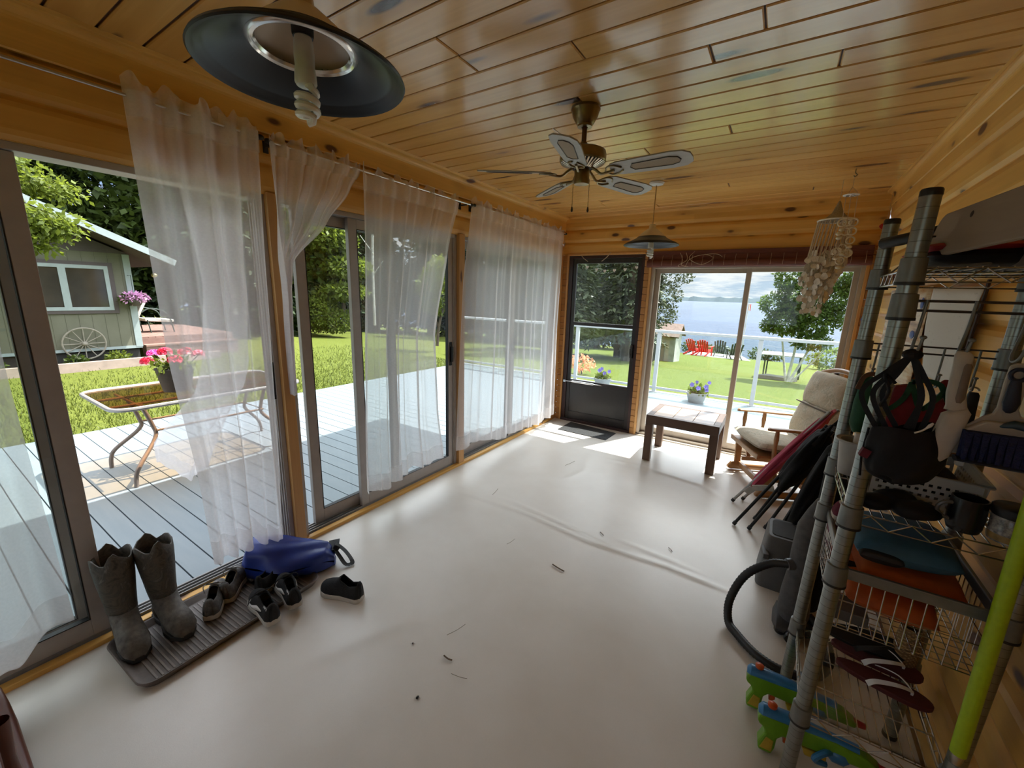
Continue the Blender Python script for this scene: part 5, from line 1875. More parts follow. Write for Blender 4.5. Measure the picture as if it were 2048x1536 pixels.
for s in (-1, 1):
    y = s * 0.315
    mb = MB()
    mb.loft([((-0.28, y, 0.625), (0, 0.008, 0), (0, 0, 0.008)), ((-0.265, y, 0.63), (0, 0.032, 0), (0, 0, 0.014)), ((-0.1, y, 0.628), (0, 0.036, 0), (0, 0, 0.014)), ((0.1, y, 0.615), (0, 0.028, 0), (0, 0, 0.014)), ((0.34, y * 0.96, 0.61), (0, 0.022, 0), (0, 0, 0.014))], n=14)
    mb.build('arm', OAK, root, smooth=True)
    for x in (-0.20, -0.02):
        MB().lathe([(0.013, 0.36), (0.019, 0.42), (0.013, 0.48), (0.020, 0.54), (0.015, 0.615)], (x, y, 0), 12).build('arm_spindle', OAK, root, smooth=True)
    mb = MB()
    mb.loft([((-0.30, y, 0.03), (0, 0.022, 0), (0, 0, 0.012)), ((-0.27, y, 0.045), (0, 0.027, 0), (0, 0, 0.042)), ((-0.1, y, 0.04), (0, 0.027, 0), (0, 0, 0.032)), ((0.25, y, 0.04), (0, 0.027, 0), (0, 0, 0.036)), ((0.32, y, 0.03), (0, 0.02, 0), (0, 0, 0.02))], n=12)
    mb.build('base_runner', OAK, root, smooth=True)
    mb = MB()
    mb.beam((-0.21, y, 0.06), (-0.22, y, 0.30), 0.026, 0.06, (1, 0, 0))
    mb.beam((0.17, y, 0.06), (0.16, y, 0.30), 0.026, 0.06, (1, 0, 0))
    mb.beam((-0.25, y, 0.285), (0.20, y, 0.285), 0.03, 0.055)
    mb.build('side_frame', OAK, root, bevel=0.006)
    mb = MB()
    mb.beam((-0.16, s * 0.265, 0.28), (-0.13, s * 0.265, 0.15), 0.018, 0.035, (1, 0, 0))
    mb.beam((0.13, s * 0.265, 0.28), (0.10, s * 0.265, 0.15), 0.018, 0.035, (1, 0, 0))
    mb.beam((-0.20, s * 0.25, 0.15), (0.18, s * 0.25, 0.15), 0.022, 0.04)
    mb.build('glide_link', OAK, root)
mb = MB()
mb.beam((-0.19, -0.315, 0.07), (-0.19, 0.315, 0.07), 0.03, 0.05)
mb.beam((0.17, -0.315, 0.07), (0.17, 0.315, 0.07), 0.03, 0.05)
mb.build('cross_rail', OAK, root)
root.location = (2.47, 4.10, 0.0)
root.rotation_euler = (0, 0, R(26))
root.scale = (0.93, 0.93, 0.94)

# door mat by the storm door
mb = MB()
mb.add([(0.251, 4.652, 0.006), (0.872, 4.575, 0.006), (0.858, 4.268, 0.006), (0.249, 4.285, 0.006), (0.251, 4.652, 0.0), (0.872, 4.575, 0.0), (0.858, 4.268, 0.0), (0.249, 4.285, 0.0)],
       [(3, 2, 1, 0), (4, 5, 6, 7), (0, 1, 5, 4), (1, 2, 6, 5), (2, 3, 7, 6), (3, 0, 4, 7)])
t = NT('charcoal_door_mat')
co = t.coord()
n = t.noise(co, 120, 3, 0.7)
t.principled(t.ramp(n, [(0.3, (0.035, 0.036, 0.037)), (0.7, (0.085, 0.086, 0.088))]), 0.95, 0, t.bump(n, 0.7, 0.006), 0.1)
root = tag(mb.build('door_mat', t.m, loc=(0.55, 4.45, 0)), 'charcoal door mat lying on the floor in front of the storm door', 'mat')

# ------------------------------------------------------------------ boot tray
t = NT('brown_tray_plastic')
co = t.coord()
n = t.noise(co, 14, 5, 0.7)
t.principled(t.ramp(n, [(0.3, (0.10, 0.082, 0.072)), (0.7, (0.165, 0.138, 0.122))]), 0.55)
TRAY = t.m
root = thing('boot_tray', 'brown ribbed plastic boot tray on the floor by the open door', 'boot tray', (0.225, 0.71, 0))
TM = Matrix.Rotation(R(2.5), 3, 'Z')
TC = Vector((0.232, 0.705, 0))
x0, x1, y0, y1 = -0.212, 0.205, -0.392, 0.392
def rr2(e, r):
    return rrect(x0 + e, x1 - e, y0 + e, y1 - e, r, 6)
rings = [(0.018, 0.0, 0.05), (0.0, 0.028, 0.06), (0.004, 0.034, 0.058), (0.012, 0.032, 0.052), (0.030, 0.010, 0.042), (0.036, 0.008, 0.038)]
mb = MB()
base = None
vs = []
for (e_, z_, r0) in rings:
    vs += [TC + TM @ Vector((x, y, z_)) for x, y in rr2(e_, r0)]
n = len(rr2(0, 0.05))
fs = []
for i in range(len(rings) - 1):
    for k in range(n):
        l = (k + 1) % n
        fs.append((i * n + k, i * n + l, (i + 1) * n + l, (i + 1) * n + k))
fs.append(tuple(range(n))[::-1])
fs.append(tuple((len(rings) - 1) * n + k for k in range(n)))
mb.add(vs, fs)
mb.build('tray', TRAY, root, smooth=True, angle=60)
mb = MB()
for k in range(34):
    y = -0.33 + k * 0.02
    mb.obox(TC + TM @ Vector((0.0, y, 0.0085)), (0.33, 0.007, 0.006), TM)
mb.build('ribs', M('brown_tray_ribs', (0.185, 0.155, 0.137), 0.5, 0, 0.15, 20), root)

# ------------------------------------------------------------------ rubber boots
t = NT('camo_rubber')
co = t.coord()
n = t.noise(co, 16, 5, 0.65, 1.2)
c = t.ramp(n, [(0.35, (0.030, 0.025, 0.018)), (0.48, (0.085, 0.070, 0.050)), (0.55, (0.05, 0.044, 0.034)), (0.68, (0.16, 0.14, 0.115))])
t.principled(c, 0.6, 0, t.bump(n, 0.25, 0.006))
CAMO = t.m
MUD = M('muddy_grey_rubber', (0.115, 0.105, 0.092), 0.75, 0, 0.45, 35, 0.3)
LIN = M('black_boot_lining', (0.006, 0.006, 0.006), 0.9)

def boot(label, loc, rot, lean, group):
    root = thing('rubber_boot', label, 'boot', (0, 0, 0), group)
    # local: toe along +x, heel at -x
    rg = []
    def ring(cx_, cz_, a, w, h):
        d = Vector((math.cos(a), 0, math.sin(a)))        # travel direction
        nrm = Vector((-math.sin(a), 0, math.cos(a)))
        return (Vector((cx_, 0, cz_)), Vector((0, w, 0)), nrm * h)
    sh = [ring(-0.012, 0.115, R(88), 0.044, 0.052), ring(-0.020, 0.15, R(90), 0.048, 0.055), ring(-0.022, 0.20, R(90), 0.053, 0.060), ring(-0.024, 0.26, R(91), 0.060, 0.066),
          ring(-0.026, 0.31, R(91), 0.064, 0.070), ring(-0.026, 0.345, R(92), 0.064, 0.071)]
    for i, (c_, u, v) in enumerate(sh):
        c_.x += lean * (c_.z - 0.11)
    mb = MB().loft(sh, cap=False, n=24)
    # ragged top edge
    k0 = len(mb.v) - 24
    for k in range(24):
        mb.v[k0 + k].z += 0.012 * math.sin(k * 1.1) + (0.022 if k in (5, 6, 17, 18) else 0)
    mb.build('shaft', CAMO, root, smooth=True, solid=0.006)
    foot = [ring(0.185, 0.030, R(200), 0.010, 0.010), ring(0.182, 0.036, R(200), 0.030, 0.026), ring(0.165, 0.044, R(190), 0.045, 0.036), ring(0.12, 0.050, R(180), 0.051, 0.042), ring(0.07, 0.058, R(172), 0.048, 0.050),
            ring(0.03, 0.072, R(150), 0.045, 0.060), ring(0.0, 0.095, R(115), 0.046, 0.062), ring(-0.012, 0.13, R(92), 0.047, 0.055)]
    mb = MB().loft(foot, n=24)
    # heel volume
    mb.ell((-0.045, 0, 0.05), (0.042, 0.040, 0.062), 18, 12)
    mb.build('foot', MUD, root, smooth=True)
    sole = [(-0.088, -0.02), (-0.075, -0.038), (-0.03, -0.040), (0.02, -0.036), (0.09, -0.052), (0.15, -0.046), (0.188, -0.02), (0.194, 0.0), (0.188, 0.02), (0.15, 0.046), (0.09, 0.052), (0.02, 0.036), (-0.03, 0.040), (-0.075, 0.038), (-0.088, 0.02)]
    MB().prism(sole, 0.0, 0.020).build('sole', M('dark_boot_sole', (0.025, 0.023, 0.021), 0.8) if 'dark_boot_sole' not in bpy.data.materials else bpy.data.materials['dark_boot_sole'], root, bevel=0.004)
    MB().lathe([(0.0, 0.0), (0.052, 0.0)], (-0.028 + lean * 0.19, 0, 0.29), 20).build('lining', LIN, root)
    mb = MB()
    mb.box(-0.100, -0.088, -0.014, 0.014, 0.016, 0.035)
    mb.build('kick_spur', MUD, root)
    root.location = loc
    root.rotation_euler = (0, 0, rot)
    root.scale = (1.06, 1.06, 1.14)
    return root

boot('left camouflage rubber boot standing on the boot tray', (0.060, 0.385, 0.012), R(-4), -0.10, 'muddy rubber boots')
boot('right camouflage rubber boot standing on the boot tray', (0.085, 0.525, 0.012), R(2), -0.06, 'muddy rubber boots')

# ------------------------------------------------------------------ shoes
def shoe(name, label, loc, rot, up, solem, lining, L=0.26, W=0.092, hh=0.085, laces=None, swoosh=None, group=None, collar=(0.04, 0.46), sole_h=0.028, tongue=False, peak=0.0, text=None):
    """toe along +x"""
    root = thing(name, label, 'shoe', (0, 0, 0), group)
    def half(t):  # half width along the length (0 heel, 1 toe)
        pts = [(0, 0.0), (0.02, 0.55), (0.08, 0.72), (0.25, 0.74), (0.45, 0.74), (0.65, 0.96), (0.78, 1.0), (0.9, 0.80), (0.97, 0.45), (1.0, 0.0)]
        for (a, va), (b, vb) in zip(pts, pts[1:]):
            if t <= b:
                return W / 2 * (va + (vb - va) * (t - a) / (b - a))
        return 0
    def top(t):
        pts = [(0, hh * 0.85), (0.05, hh), (0.25, hh * 0.80), (0.45, hh * 1.0 + peak), (0.6, hh * 0.80), (0.8, hh * 0.60), (0.93, hh * 0.45), (1.0, hh * 0.18)]
        for (a, va), (b, vb) in zip(pts, pts[1:]):
            if t <= b:
                return va + (vb - va) * (t - a) / (b - a)
        return 0
    out = [(L * t - L / 2, -half(t)) for t in [0.0, 0.01, 0.02, 0.05, 0.1, 0.2, 0.3, 0.45, 0.6, 0.7, 0.78, 0.85, 0.9, 0.94, 0.97, 0.99, 1.0]]
    out2 = out + [(x, -y) for x, y in reversed(out[1:-1])]
    s = MB().prism([(x * 1.03, y * 1.12) for x, y in out2], 0.0, sole_h)
    s.build('sole', solem, root, bevel=0.005)
    def P(u, v):
        t = 0.004 + 0.99 * u
        w = half(max(0.012, min(t, 0.992))) * 1.0
        a = PI * v
        ca, sa = math.cos(a), math.sin(a)
        h = top(t)
        yy = w * math.copysign(abs(ca) ** 0.75, ca) * (1 - 0.18 * sa)
        return Vector((L * t - L / 2, yy, sole_h - 0.004 + h * abs(sa) ** 0.8))
    keep = lambda u, v: not (collar[0] < u < collar[1] and 0.30 < v < 0.70)
    mb = MB().grid(P, 40, 20, keep)
    # close the heel
    hv = [P(0, k / 20) for k in range(21)]
    mb.add(hv, [tuple(range(21))])
    mb.build('upper', up, root, smooth=True, angle=70, solid=0.004)
    MB().grid(lambda u, v: Vector((L * (collar[0] + (collar[1] + 0.15 - collar[0]) * u) - L / 2, half(collar[0] + (collar[1] - collar[0]) * u + 0.02) * 0.85 * (2 * v - 1), sole_h + 0.008)), 10, 4).build('insole', lining, root)
    if tongue:
        MB().grid(lambda u, v: Vector((L * (collar[1] - 0.02 + 0.10 * u) - L / 2 - 0.012 * (1 - u), (v - .5) * 0.05, sole_h + hh * (1.22 - 0.30 * u))), 6, 5).build('tongue', up, root, smooth=True, solid=0.006)
    if laces:
        mb = MB()
        for k in range(5):
            t = collar[1] + 0.03 + k * 0.045
            z = top(t) + sole_h + 0.001
            w = half(t) * 0.55
            mb.tube(spline([Vector((L * t - L / 2, -w, z - 0.010)), Vector((L * (t + .01) - L / 2, 0, z)), Vector((L * (t + .02) - L / 2, w, z - 0.010))], 4), 0.0025, 6)
        for s_ in (-1, 1):
            t = collar[1] + 0.02
            mb.tube(spline([Vector((L * t - L / 2, 0, top(t) + sole_h + 0.003)), Vector((L * t - L / 2 - 0.01, s_ * 0.03, top(t) + sole_h + 0.012)), Vector((L * t - L / 2 + 0.02, s_ * 0.05, top(t) + sole_h - 0.02)), Vector((L * t - L / 2 + 0.05, s_ * 0.056, sole_h + 0.01))], 5), 0.0022, 6)
        mb.build('laces', laces, root, smooth=True)
    if swoosh:
        for side in (swoosh,):
            mb = MB()
            n = 16
            pts = []
            for i in range(n + 1):
                f = i / n
                # centre line: hook at the front, sweeping up to the heel
                u = 0.74 - 0.50 * f if f > 0.18 else 0.70 + 0.05 * math.sin(f / 0.18 * PI / 2)
                hgt = 0.60 - 0.46 * math.sin(min(1, f / 0.22) * PI / 2) if f < 0.22 else 0.14 + 0.34 * ((f - 0.22) / 0.78) ** 1.2
                th = 0.012 * math.sin(PI * (0.12 + 0.85 * f)) ** 0.8 + 0.0006
                pts.append((u, hgt, th))
            def onside(u, hfrac, dz):
                # find v on that side so that height fraction matches
                a = math.asin(min(1, max(0.0, hfrac + dz)) ** (1 / 0.8))
                v_ = a / PI if side > 0 else 1 - a / PI
                p = P(u, v_)
                return p + Vector((0, side * 0.0035, 0.0012))
            vs = []
            for (u, h_, th) in pts:
                d = th / hh
                vs += [onside(u, h_, d), onside(u, h_, -d)]
            mb.add(vs, [(2 * i, 2 * i + 1, 2 * i + 3, 2 * i + 2) for i in range(n)])
            mb.build('side_emblem', HMAT, root, smooth=True, solid=0.001)
    if text:
        cu = bpy.data.curves.new('heel_lettering', 'FONT')
        cu.body = text
        cu.size = 0.017
        cu.extrude = 0.0004
        cu.shear = 0.25
        tmp = bpy.data.objects.new('lettering_curve', cu)
        COL.objects.link(tmp)
        dg = bpy.context.evaluated_depsgraph_get()
        me = bpy.data.meshes.new_from_object(tmp.evaluated_get(dg))
        bpy.data.objects.remove(tmp)
        bpy.data.curves.remove(cu)
        me.materials.clear()
        me.materials.append(HMAT)
        o = bpy.data.objects.new('heel_lettering', me)
        COL.objects.link(o)
        o.parent = root
        sd = swoosh or 1
        # on the side of the heel
        p = P(0.10, 0.27 if sd > 0 else 0.73) + Vector((0, sd * 0.004, 0))
        o.location = p + Vector((0.022 if sd > 0 else -0.012, 0, -0.006))
        o.rotation_euler = (R(74), 0, PI if sd > 0 else 0)
    root.location = loc
    root.rotation_euler = (0, 0, rot)
    return root

WSOLE = M('off_white_sole', (0.50, 0.48, 0.44), 0.6, 0, 0.1, 30)
KNIT = M('black_knit', (0.010, 0.010, 0.011), 0.9, 0, 0.3, 200, 0.3)
GKNIT = M('grey_mesh_upper', (0.11, 0.105, 0.10), 0.85, 0, 0.4, 60, 0.3)
GLACE = M('grey_white_laces', (0.42, 0.41, 0.39), 0.7)
GREYP = M('grey_patch', (0.22, 0.21, 0.20), 0.6)
shoe('slip_on_shoe', 'black slip-on shoe with white sole alone on the bare floor', (0.592, 1.100, 0.0), R(196), KNIT, WSOLE, LIN, L=0.245, peak=0.016, collar=(0.05, 0.44))
shoe('slip_on_shoe', 'black slip-on shoe at the tray end half under the blue bag', (0.215, 0.955, 0.014), R(115), KNIT, WSOLE, LIN, L=0.245)
shoe('running_shoe', 'near black running shoe with white side emblem on the tray edge', (0.415, 0.80, 0.030), R(172), KNIT, WSOLE, LIN, L=0.25, swoosh=1, text='NIKE', tongue=True, laces=KNIT, group='black running shoes')
shoe('running_shoe', 'far black running shoe with white heel lettering behind its twin', (0.395, 0.93, 0.026), R(165), KNIT, WSOLE, LIN, L=0.25, swoosh=1, text='NIKE', tongue=True, laces=KNIT, group='black running shoes')
shoe('sneaker', 'near grey laced sneaker beside the boots on the tray', (0.145, 0.70, 0.014), R(148), GKNIT, WSOLE, LIN, L=0.25, laces=GLACE, tongue=True, group='worn grey sneakers')
shoe('sneaker', 'far grey laced sneaker nearer the door track on the tray', (0.095, 0.805, 0.014), R(140), GKNIT, WSOLE, LIN, L=0.25, laces=GLACE, tongue=True, group='worn grey sneakers')
mb = MB()
mb.grid(lambda u, v: Vector((-0.02 + 0.17 * u, 0.86 + 0.16 * v, 0.036 + 0.006 * math.sin(u * 7) * math.sin(v * 5))), 12, 12)
tag(mb.build('mesh_rag', M('grey_mesh_cloth', (0.075, 0.07, 0.066), 0.9, 0, 0.4, 150, 0.6), loc=(0.06, 0.94, 0.035), smooth=True, solid=0.006), 'grey mesh scrap lying on the tray between sneakers and slip-on', 'rag')

# ------------------------------------------------------------------ blue bag
BLUE = M('blue_nylon', (0.012, 0.035, 0.24), 0.42, 0, 0.25, 9, 0.25)
root = thing('dry_bag', 'slumped blue nylon bag with black buckle strap on the floor by the post', 'bag', (0.14, 1.05, 0.0))
def bagfn(u, v):
    a = 2 * PI * u
    s = v
    c_ = Vector((0.02, 0.89, 0.0)).lerp(Vector((0.335, 1.235, 0.0)), s)
    ax = Vector((0.315, 0.345, 0)).normalized()
    side = Vector((ax.y, -ax.x, 0))
    w = 0.155 * (math.sin(PI * (0.10 + 0.82 * s)) ** 0.6) * (1 - 0.25 * s)
    h = 0.20 * (1 - 0.50 * s) + 0.02
    if s < 0.08:
        w *= 0.4 + 0.6 * s / 0.08
        h *= 0.5 + 0.5 * s / 0.08
    if s > 0.93:
        w *= 1 - 5.5 * (s - 0.93)
        h *= 1 - 6 * (s - 0.93)
    ca, sa = math.cos(a), math.sin(a)
    z = h * 0.5 + h * 0.5 * math.copysign(abs(sa) ** 0.75, sa)
    p = c_ + side * w * math.copysign(abs(ca) ** 0.8, ca) * (1 - 0.25 * max(0, sa))
    wr = 0.012 * math.sin(11 * s + 3 * ca) * math.sin(2.5 * a + 4 * s) + 0.008 * math.sin(5 * a - 9 * s)
    p += (side * ca + Vector((0, 0, 1)) * max(sa, 0)) * wr
    return Vector((p.x, p.y, max(0.002, z + wr * 0.5 * max(0, sa))))
mb = MB().grid(bagfn, 48, 36)
mb.add([bagfn(k / 24, 0) for k in range(24)], [tuple(range(24))])
mb.add([bagfn(k / 24, 1) for k in range(24)], [tuple(range(24))[::-1]])
mb.build('bag_body', BLUE, root, smooth=True, angle=60)
mb = MB()
mb.grid(lambda u, v: Vector((0.27, 1.28, 0.105)) + Vector((0.055 * u + 0.03 * (v - .5), -0.05 * u + 0.05 * (v - .5), -0.02 * u)), 4, 3)
mb.build('roll_band', BLK, root, solid=0.012)
mb = MB()
P = spline([(0.315, 1.265, 0.105), (0.36, 1.285, 0.07), (0.405, 1.295, 0.022), (0.425, 1.28, 0.012), (0.405, 1.255, 0.015), (0.36, 1.25, 0.05), (0.325, 1.245, 0.085)], 6)
for a, b_ in zip(P, P[1:]):
    mb.beam(a, b_, 0.024, 0.004, (0.3, 0.2, 1))
mb.build('strap', BLK, root)
MB().obox((0.318, 1.255, 0.085), (0.035, 0.03, 0.05), Euler((0, R(35), R(45)))).build('buckle', BLACKP, root, bevel=0.004)

# ------------------------------------------------------------------ rocking chair runner at the lower left corner
REDW = wood('red_mahogany', 'x', (0.15, 0.042, 0.022), (0.07, 0.018, 0.010), rough=0.35, knots=False)
root = thing('wooden_rocking_chair', 'red-brown wooden rocking chair, runner tip at the lower left corner', 'rocking chair', (0.9, -0.2, 0.0))
for k, y in enumerate((0.018, -0.46)):
    mb = MB()
    rg = []
    for i in range(15):
        f = i / 14
        x = 0.085 + 1.25 * f
        z = 0.026 + 0.22 * (f - 0.42) ** 2 * 1.4
        s = 0.45 if i == 0 else 0.8 if i == 1 else 1.0
        rg.append(((x, y, z), (0, 0.021 * s, 0), (0, 0, 0.027 * s)))
    mb.loft(rg, n=14, expo=3.2)
    mb.build('runner', REDW, root, smooth=True)
    for x in (0.70, 1.10):
        MB().lathe([(0.018, 0.06), (0.024, 0.15), (0.016, 0.28), (0.022, 0.40)], (x, y - (0.02 if k == 0 else -0.02), 0), 12).build('leg', REDW, root, smooth=True)
MB().box(0.66, 1.16, -0.48, -0.01, 0.40, 0.435).build('seat', REDW, root, bevel=0.01)
MB().beam((0.90, -0.46, 0.07), (0.90, 0.018, 0.07), 0.03, 0.03).build('stretcher', REDW, root)
mb = MB()
for k in range(5):
    y = -0.45 + k * 0.10
    mb.beam((1.14, y, 0.42), (1.26, y, 1.0), 0.02, 0.02)
mb.beam((1.26, -0.48, 1.0), (1.26, 0.0, 1.0), 0.03, 0.10)
mb.build('backrest', REDW, root)

# ------------------------------------------------------------------ litter on the floor
TW = M('dry_twig', (0.14, 0.095, 0.06), 0.8)
NEED = M('dry_pine_needle', (0.17, 0.14, 0.085), 0.8)
tw = [((1.387, 1.969), (1.472, 1.952), 0.0035, 'longest twig in the middle of the floor', TW), ((1.493, 2.468), (1.528, 2.442), 0.0025, 'short dark twig just beyond the floor ridge', TW),
      ((1.924, 2.562), (1.953, 2.53), 0.002, 'tiny dark twig right of the middle beyond the floor ridge', TW), ((1.286, 1.127), (1.331, 1.13), 0.0035, 'crooked brown twig in the near middle of the floor', TW),
      ((0.585, 2.466), (0.561, 2.578), 0.0015, 'thin curved needle near the middle patio door', NEED), ((1.22, 1.22), (1.25, 1.32), 0.001, 'thin straight needle left of the crooked twig', NEED),
      ((1.37, 1.08), (1.44, 1.10), 0.001, 'thin straight needle right of the crooked twig', NEED), ((1.05, 1.98), (1.06, 2.06), 0.001, 'thin needle on the floor left of the longest twig', NEED), ((0.80, 3.35), (0.83, 3.50), 0.0012, 'thin straw in front of the door mat', NEED)]
for (a, b_, r, lb, m) in tw:
    mid = ((a[0] + b_[0]) / 2 + 0.006, (a[1] + b_[1]) / 2 - 0.004, 0.006)
    mb = MB().tube(spline([(a[0], a[1], r + 0.002), mid, (b_[0], b_[1], r + 0.002)], 4), r, 6)
    tag(mb.build('twig', m, loc=(a[0], a[1], 0), smooth=True), lb, 'twig', 'bits of twig on the floor')
for (x, y, lb) in ((1.33, 0.925, 'larger dead black beetle on the near floor'), (1.125, 1.095, 'smaller dead black beetle on the floor left of the twig')):
    mb = MB().ell((x, y, 0.004), (0.005 if x > 1.2 else 0.003, 0.008 if x > 1.2 else 0.004, 0.004), 10, 7)
    for s in (-1, 1):
        for k in (-1, 0, 1):
            mb.tube([(x, y + k * 0.003, 0.003), (x + s * 0.009, y + k * 0.006, 0.001)], 0.0005, 4)
    tag(mb.build('dead_beetle', BLK, loc=(x, y, 0), smooth=True), lb, 'insect', 'dead beetles on the floor')

# ------------------------------------------------------------------ wire shelf rack by the right wall
t = NT('grooved_chrome_post')
x_, y_, z_ = t.sep(t.coord())
fr = t.math('FRACT', t.math('MULTIPLY', z_, 1 / 0.0254))
gro = t.math('LESS_THAN', fr, 0.06)
n = t.noise(t.coord(), 30, 4)
c = t.mix(gro, t.ramp(n, [(0.3, (0.25, 0.27, 0.26)), (0.7, (0.34, 0.36, 0.35))]), (0.14, 0.145, 0.14))
t.principled(c, 0.30, 0.85)
POSTM = t.m
WIRE = M('chrome_wire', (0.55, 0.55, 0.54), 0.25, 1.0, 0.05, 30)
WIRED = M('dark_wire', (0.075, 0.065, 0.065), 0.45, 0.5, 0.1, 30)
COLL = M('grey_collar', (0.20, 0.21, 0.205), 0.4, 0.5, 0.1, 30)
RX0, RX1, RY0, RY1 = 2.550, 2.885, 1.395, 1.815
LEAN = 0.030 / 1.845
rack = thing('wire_shelf_rack', 'tall chrome wire shelf rack standing by the right log wall', 'shelf rack', (2.72, 1.605, 0))
def lx(z):
    return LEAN * z
for (x, y, zs) in ((RX0, RY0, (1.66, 1.575, 1.0, 0.815, 0.31)), (RX0, RY1, (1.66, 1.43, 1.0, 0.82, 0.31)), (RX1, RY1, (1.66, 1.43, 1.0, 0.82, 0.31)), (RX1, RY0, (1.66, 1.575, 1.0, 0.815, 0.31))):
    p = MB().tube([(x, y, 0.012), (x + lx(1.84), y, 1.84)], 0.0205, 20).build('post', POSTM, rack, smooth=True, angle=50)
    mb = MB()
    mb.lathe([(0.0, 1.846), (0.019, 1.846), (0.0212, 1.842), (0.0212, 1.83)], (x + lx(1.84), y, 0), 20)
    mb.lathe([(0.012, 0.0), (0.022, 0.004), (0.022, 0.016), (0.0205, 0.02)], (x, y, 0), 20)
    mb.build('post_cap', BLACKP, p, smooth=True)
    for z in zs:
        mb = MB().lathe([(0.0206, z + 0.032), (0.0255, z + 0.030), (0.0275, z - 0.026), (0.0206, z - 0.028)], (x + lx(z), y, 0), 20)
        mb.build('collar', COLL, p, smooth=True, angle=50)
        mr = MB().lathe([(0.0206, z - 0.026), (0.0285, z - 0.026), (0.0285, z - 0.033), (0.0206, z - 0.034)], (x + lx(z), y, 0), 20)
        mr.build('collar_ring', BLACKP, p, smooth=True, angle=50)

def zig(mb, a, b, h, n, r=0.0022):
    a, b = Vector(a), Vector(b)
    up = Vector((0, 0, h))
    P = []
    for i in range(n + 1):
        P.append(a + (b - a) * i / n + (up if i % 2 else Vector()))
    mb.tube(P, r, 5)

def wire_shelf(z, mat=WIRE, n=13):
    mb = MB()
    d = lx(z)
    x0, x1 = RX0 + d, RX1 + d
    for zz, r in ((z + 0.012, 0.0032), (z - 0.020, 0.0032)):
        mb.tube([(x0, RY0, zz), (x1, RY0, zz), (x1, RY1, zz), (x0, RY1, zz)], r, 6, closed=True)
    for (a, b, k) in (((x0, RY0), (x1, RY0), 8), ((x1, RY0), (x1, RY1), 14), ((x1, RY1), (x0, RY1), 8), ((x0, RY1), (x0, RY0), 14)):
        zig(mb, (a[0], a[1], z - 0.020), (b[0], b[1], z - 0.020), 0.032, k)
    for k in range(n):
        x = x0 + 0.02 + (x1 - x0 - 0.04) * k / (n - 1)
        mb.tube([(x, RY0, z + 0.0145), (x, RY1, z + 0.0145)], 0.0018, 5)
    for y in (RY0 + 0.14, RY0 + 0.28):
        mb.tube([(x0, y, z + 0.010), (x1, y, z + 0.010)], 0.0026, 6)
    return mb.build('shelf', mat, rack, smooth=True)
wire_shelf(1.655)
wire_shelf(1.0)
wire_shelf(0.30)
# wire basket
mb = MB()
z0, z1 = 0.645, 0.825
d = lx(0.8)
bx0, bx1, by0, by1 = RX0 + d + 0.012, RX1 + d - 0.012, RY0 + 0.004, RY1 - 0.004
mb2 = MB()
for (a, b, c_, e_) in ((bx0 + .01, bx1 - .01, by0 - 0.008, by0 + 0.004), (bx0 + .01, bx1 - .01, by1 - 0.004, by1 + 0.008), (bx0 - 0.006, bx0 + 0.006, by0 + 0.02, by1 - 0.02), (bx1 - 0.006, bx1 + 0.006, by0 + 0.02, by1 - 0.02)):
    mb2.box(a, b, c_, e_, z1 - 0.016, z1 + 0.016)
mb2.build('basket_rim', COLL, rack, bevel=0.003)
for zz in (z0, z0 + 0.09):
    mb.tube([(bx0, by0, zz), (bx1, by0, zz), (bx1, by1, zz), (bx0, by1, zz)], 0.0022, 6, closed=True)
for k in range(11):
    x = bx0 + 0.015 + (bx1 - bx0 - 0.03) * k / 10
    mb.tube([(x, by0, z1), (x, by0, z0), (x, by1, z0), (x, by1, z1)], 0.0017, 5)
for k in range(14):
    y = by0 + 0.015 + (by1 - by0 - 0.03) * k / 13
    mb.tube([(bx0, y, z1), (bx0, y, z0), (bx1, y, z0), (bx1, y, z1)], 0.0017, 5)
mb.build('basket', WIRE, rack, smooth=True)
# hook rails
for z in (1.590, 1.567):
    MB().tube([(RX0 + lx(z), RY0 - 0.004, z), (RX1 + lx(z), RY0 - 0.004, z)], 0.0032, 8).build('hook_rail', WIRED, rack, smooth=True)
for z in (1.452, 1.430):
    MB().tube([(RX0 + lx(z), RY1 - 0.004, z), (RX1 + lx(z), RY1 - 0.004, z)], 0.0028, 8).build('hook_rail', WIRED, rack, smooth=True)
for (x, xh) in ((2.616, 2.606), (2.699, 2.687), (2.785, 2.772)):
    mb = MB()
    mb.tube(spline([(x, RY0 - 0.008, 1.592), (x - 0.004, RY0 - 0.010, 1.53), (xh, RY0 - 0.018, 1.474), (xh + 0.002, RY0 - 0.028, 1.462), (xh + 0.006, RY0 - 0.042, 1.474), (xh + 0.010, RY0 - 0.046, 1.502)], 6), 0.0034, 8)
    mb.ell((xh + 0.010, RY0 - 0.046, 1.505), (0.007, 0.007, 0.005), 10, 7)
    mb.build('hook', COLL, rack, smooth=True)
for xh in (2.607, 2.764, 2.842):
    mb = MB()
    mb.tube(spline([(xh + 0.006, RY1 - 0.006, 1.452), (xh + 0.004, RY1 - 0.010, 1.40), (xh, RY1 - 0.018, 1.336), (xh, RY1 - 0.034, 1.332), (xh - 0.002, RY1 - 0.046, 1.345), (xh - 0.002, RY1 - 0.05, 1.37)], 6), 0.003, 8)
    mb.ell((xh - 0.002, RY1 - 0.05, 1.372), (0.006, 0.006, 0.004), 10, 7)
    mb.build('hook', COLL, rack, smooth=True)
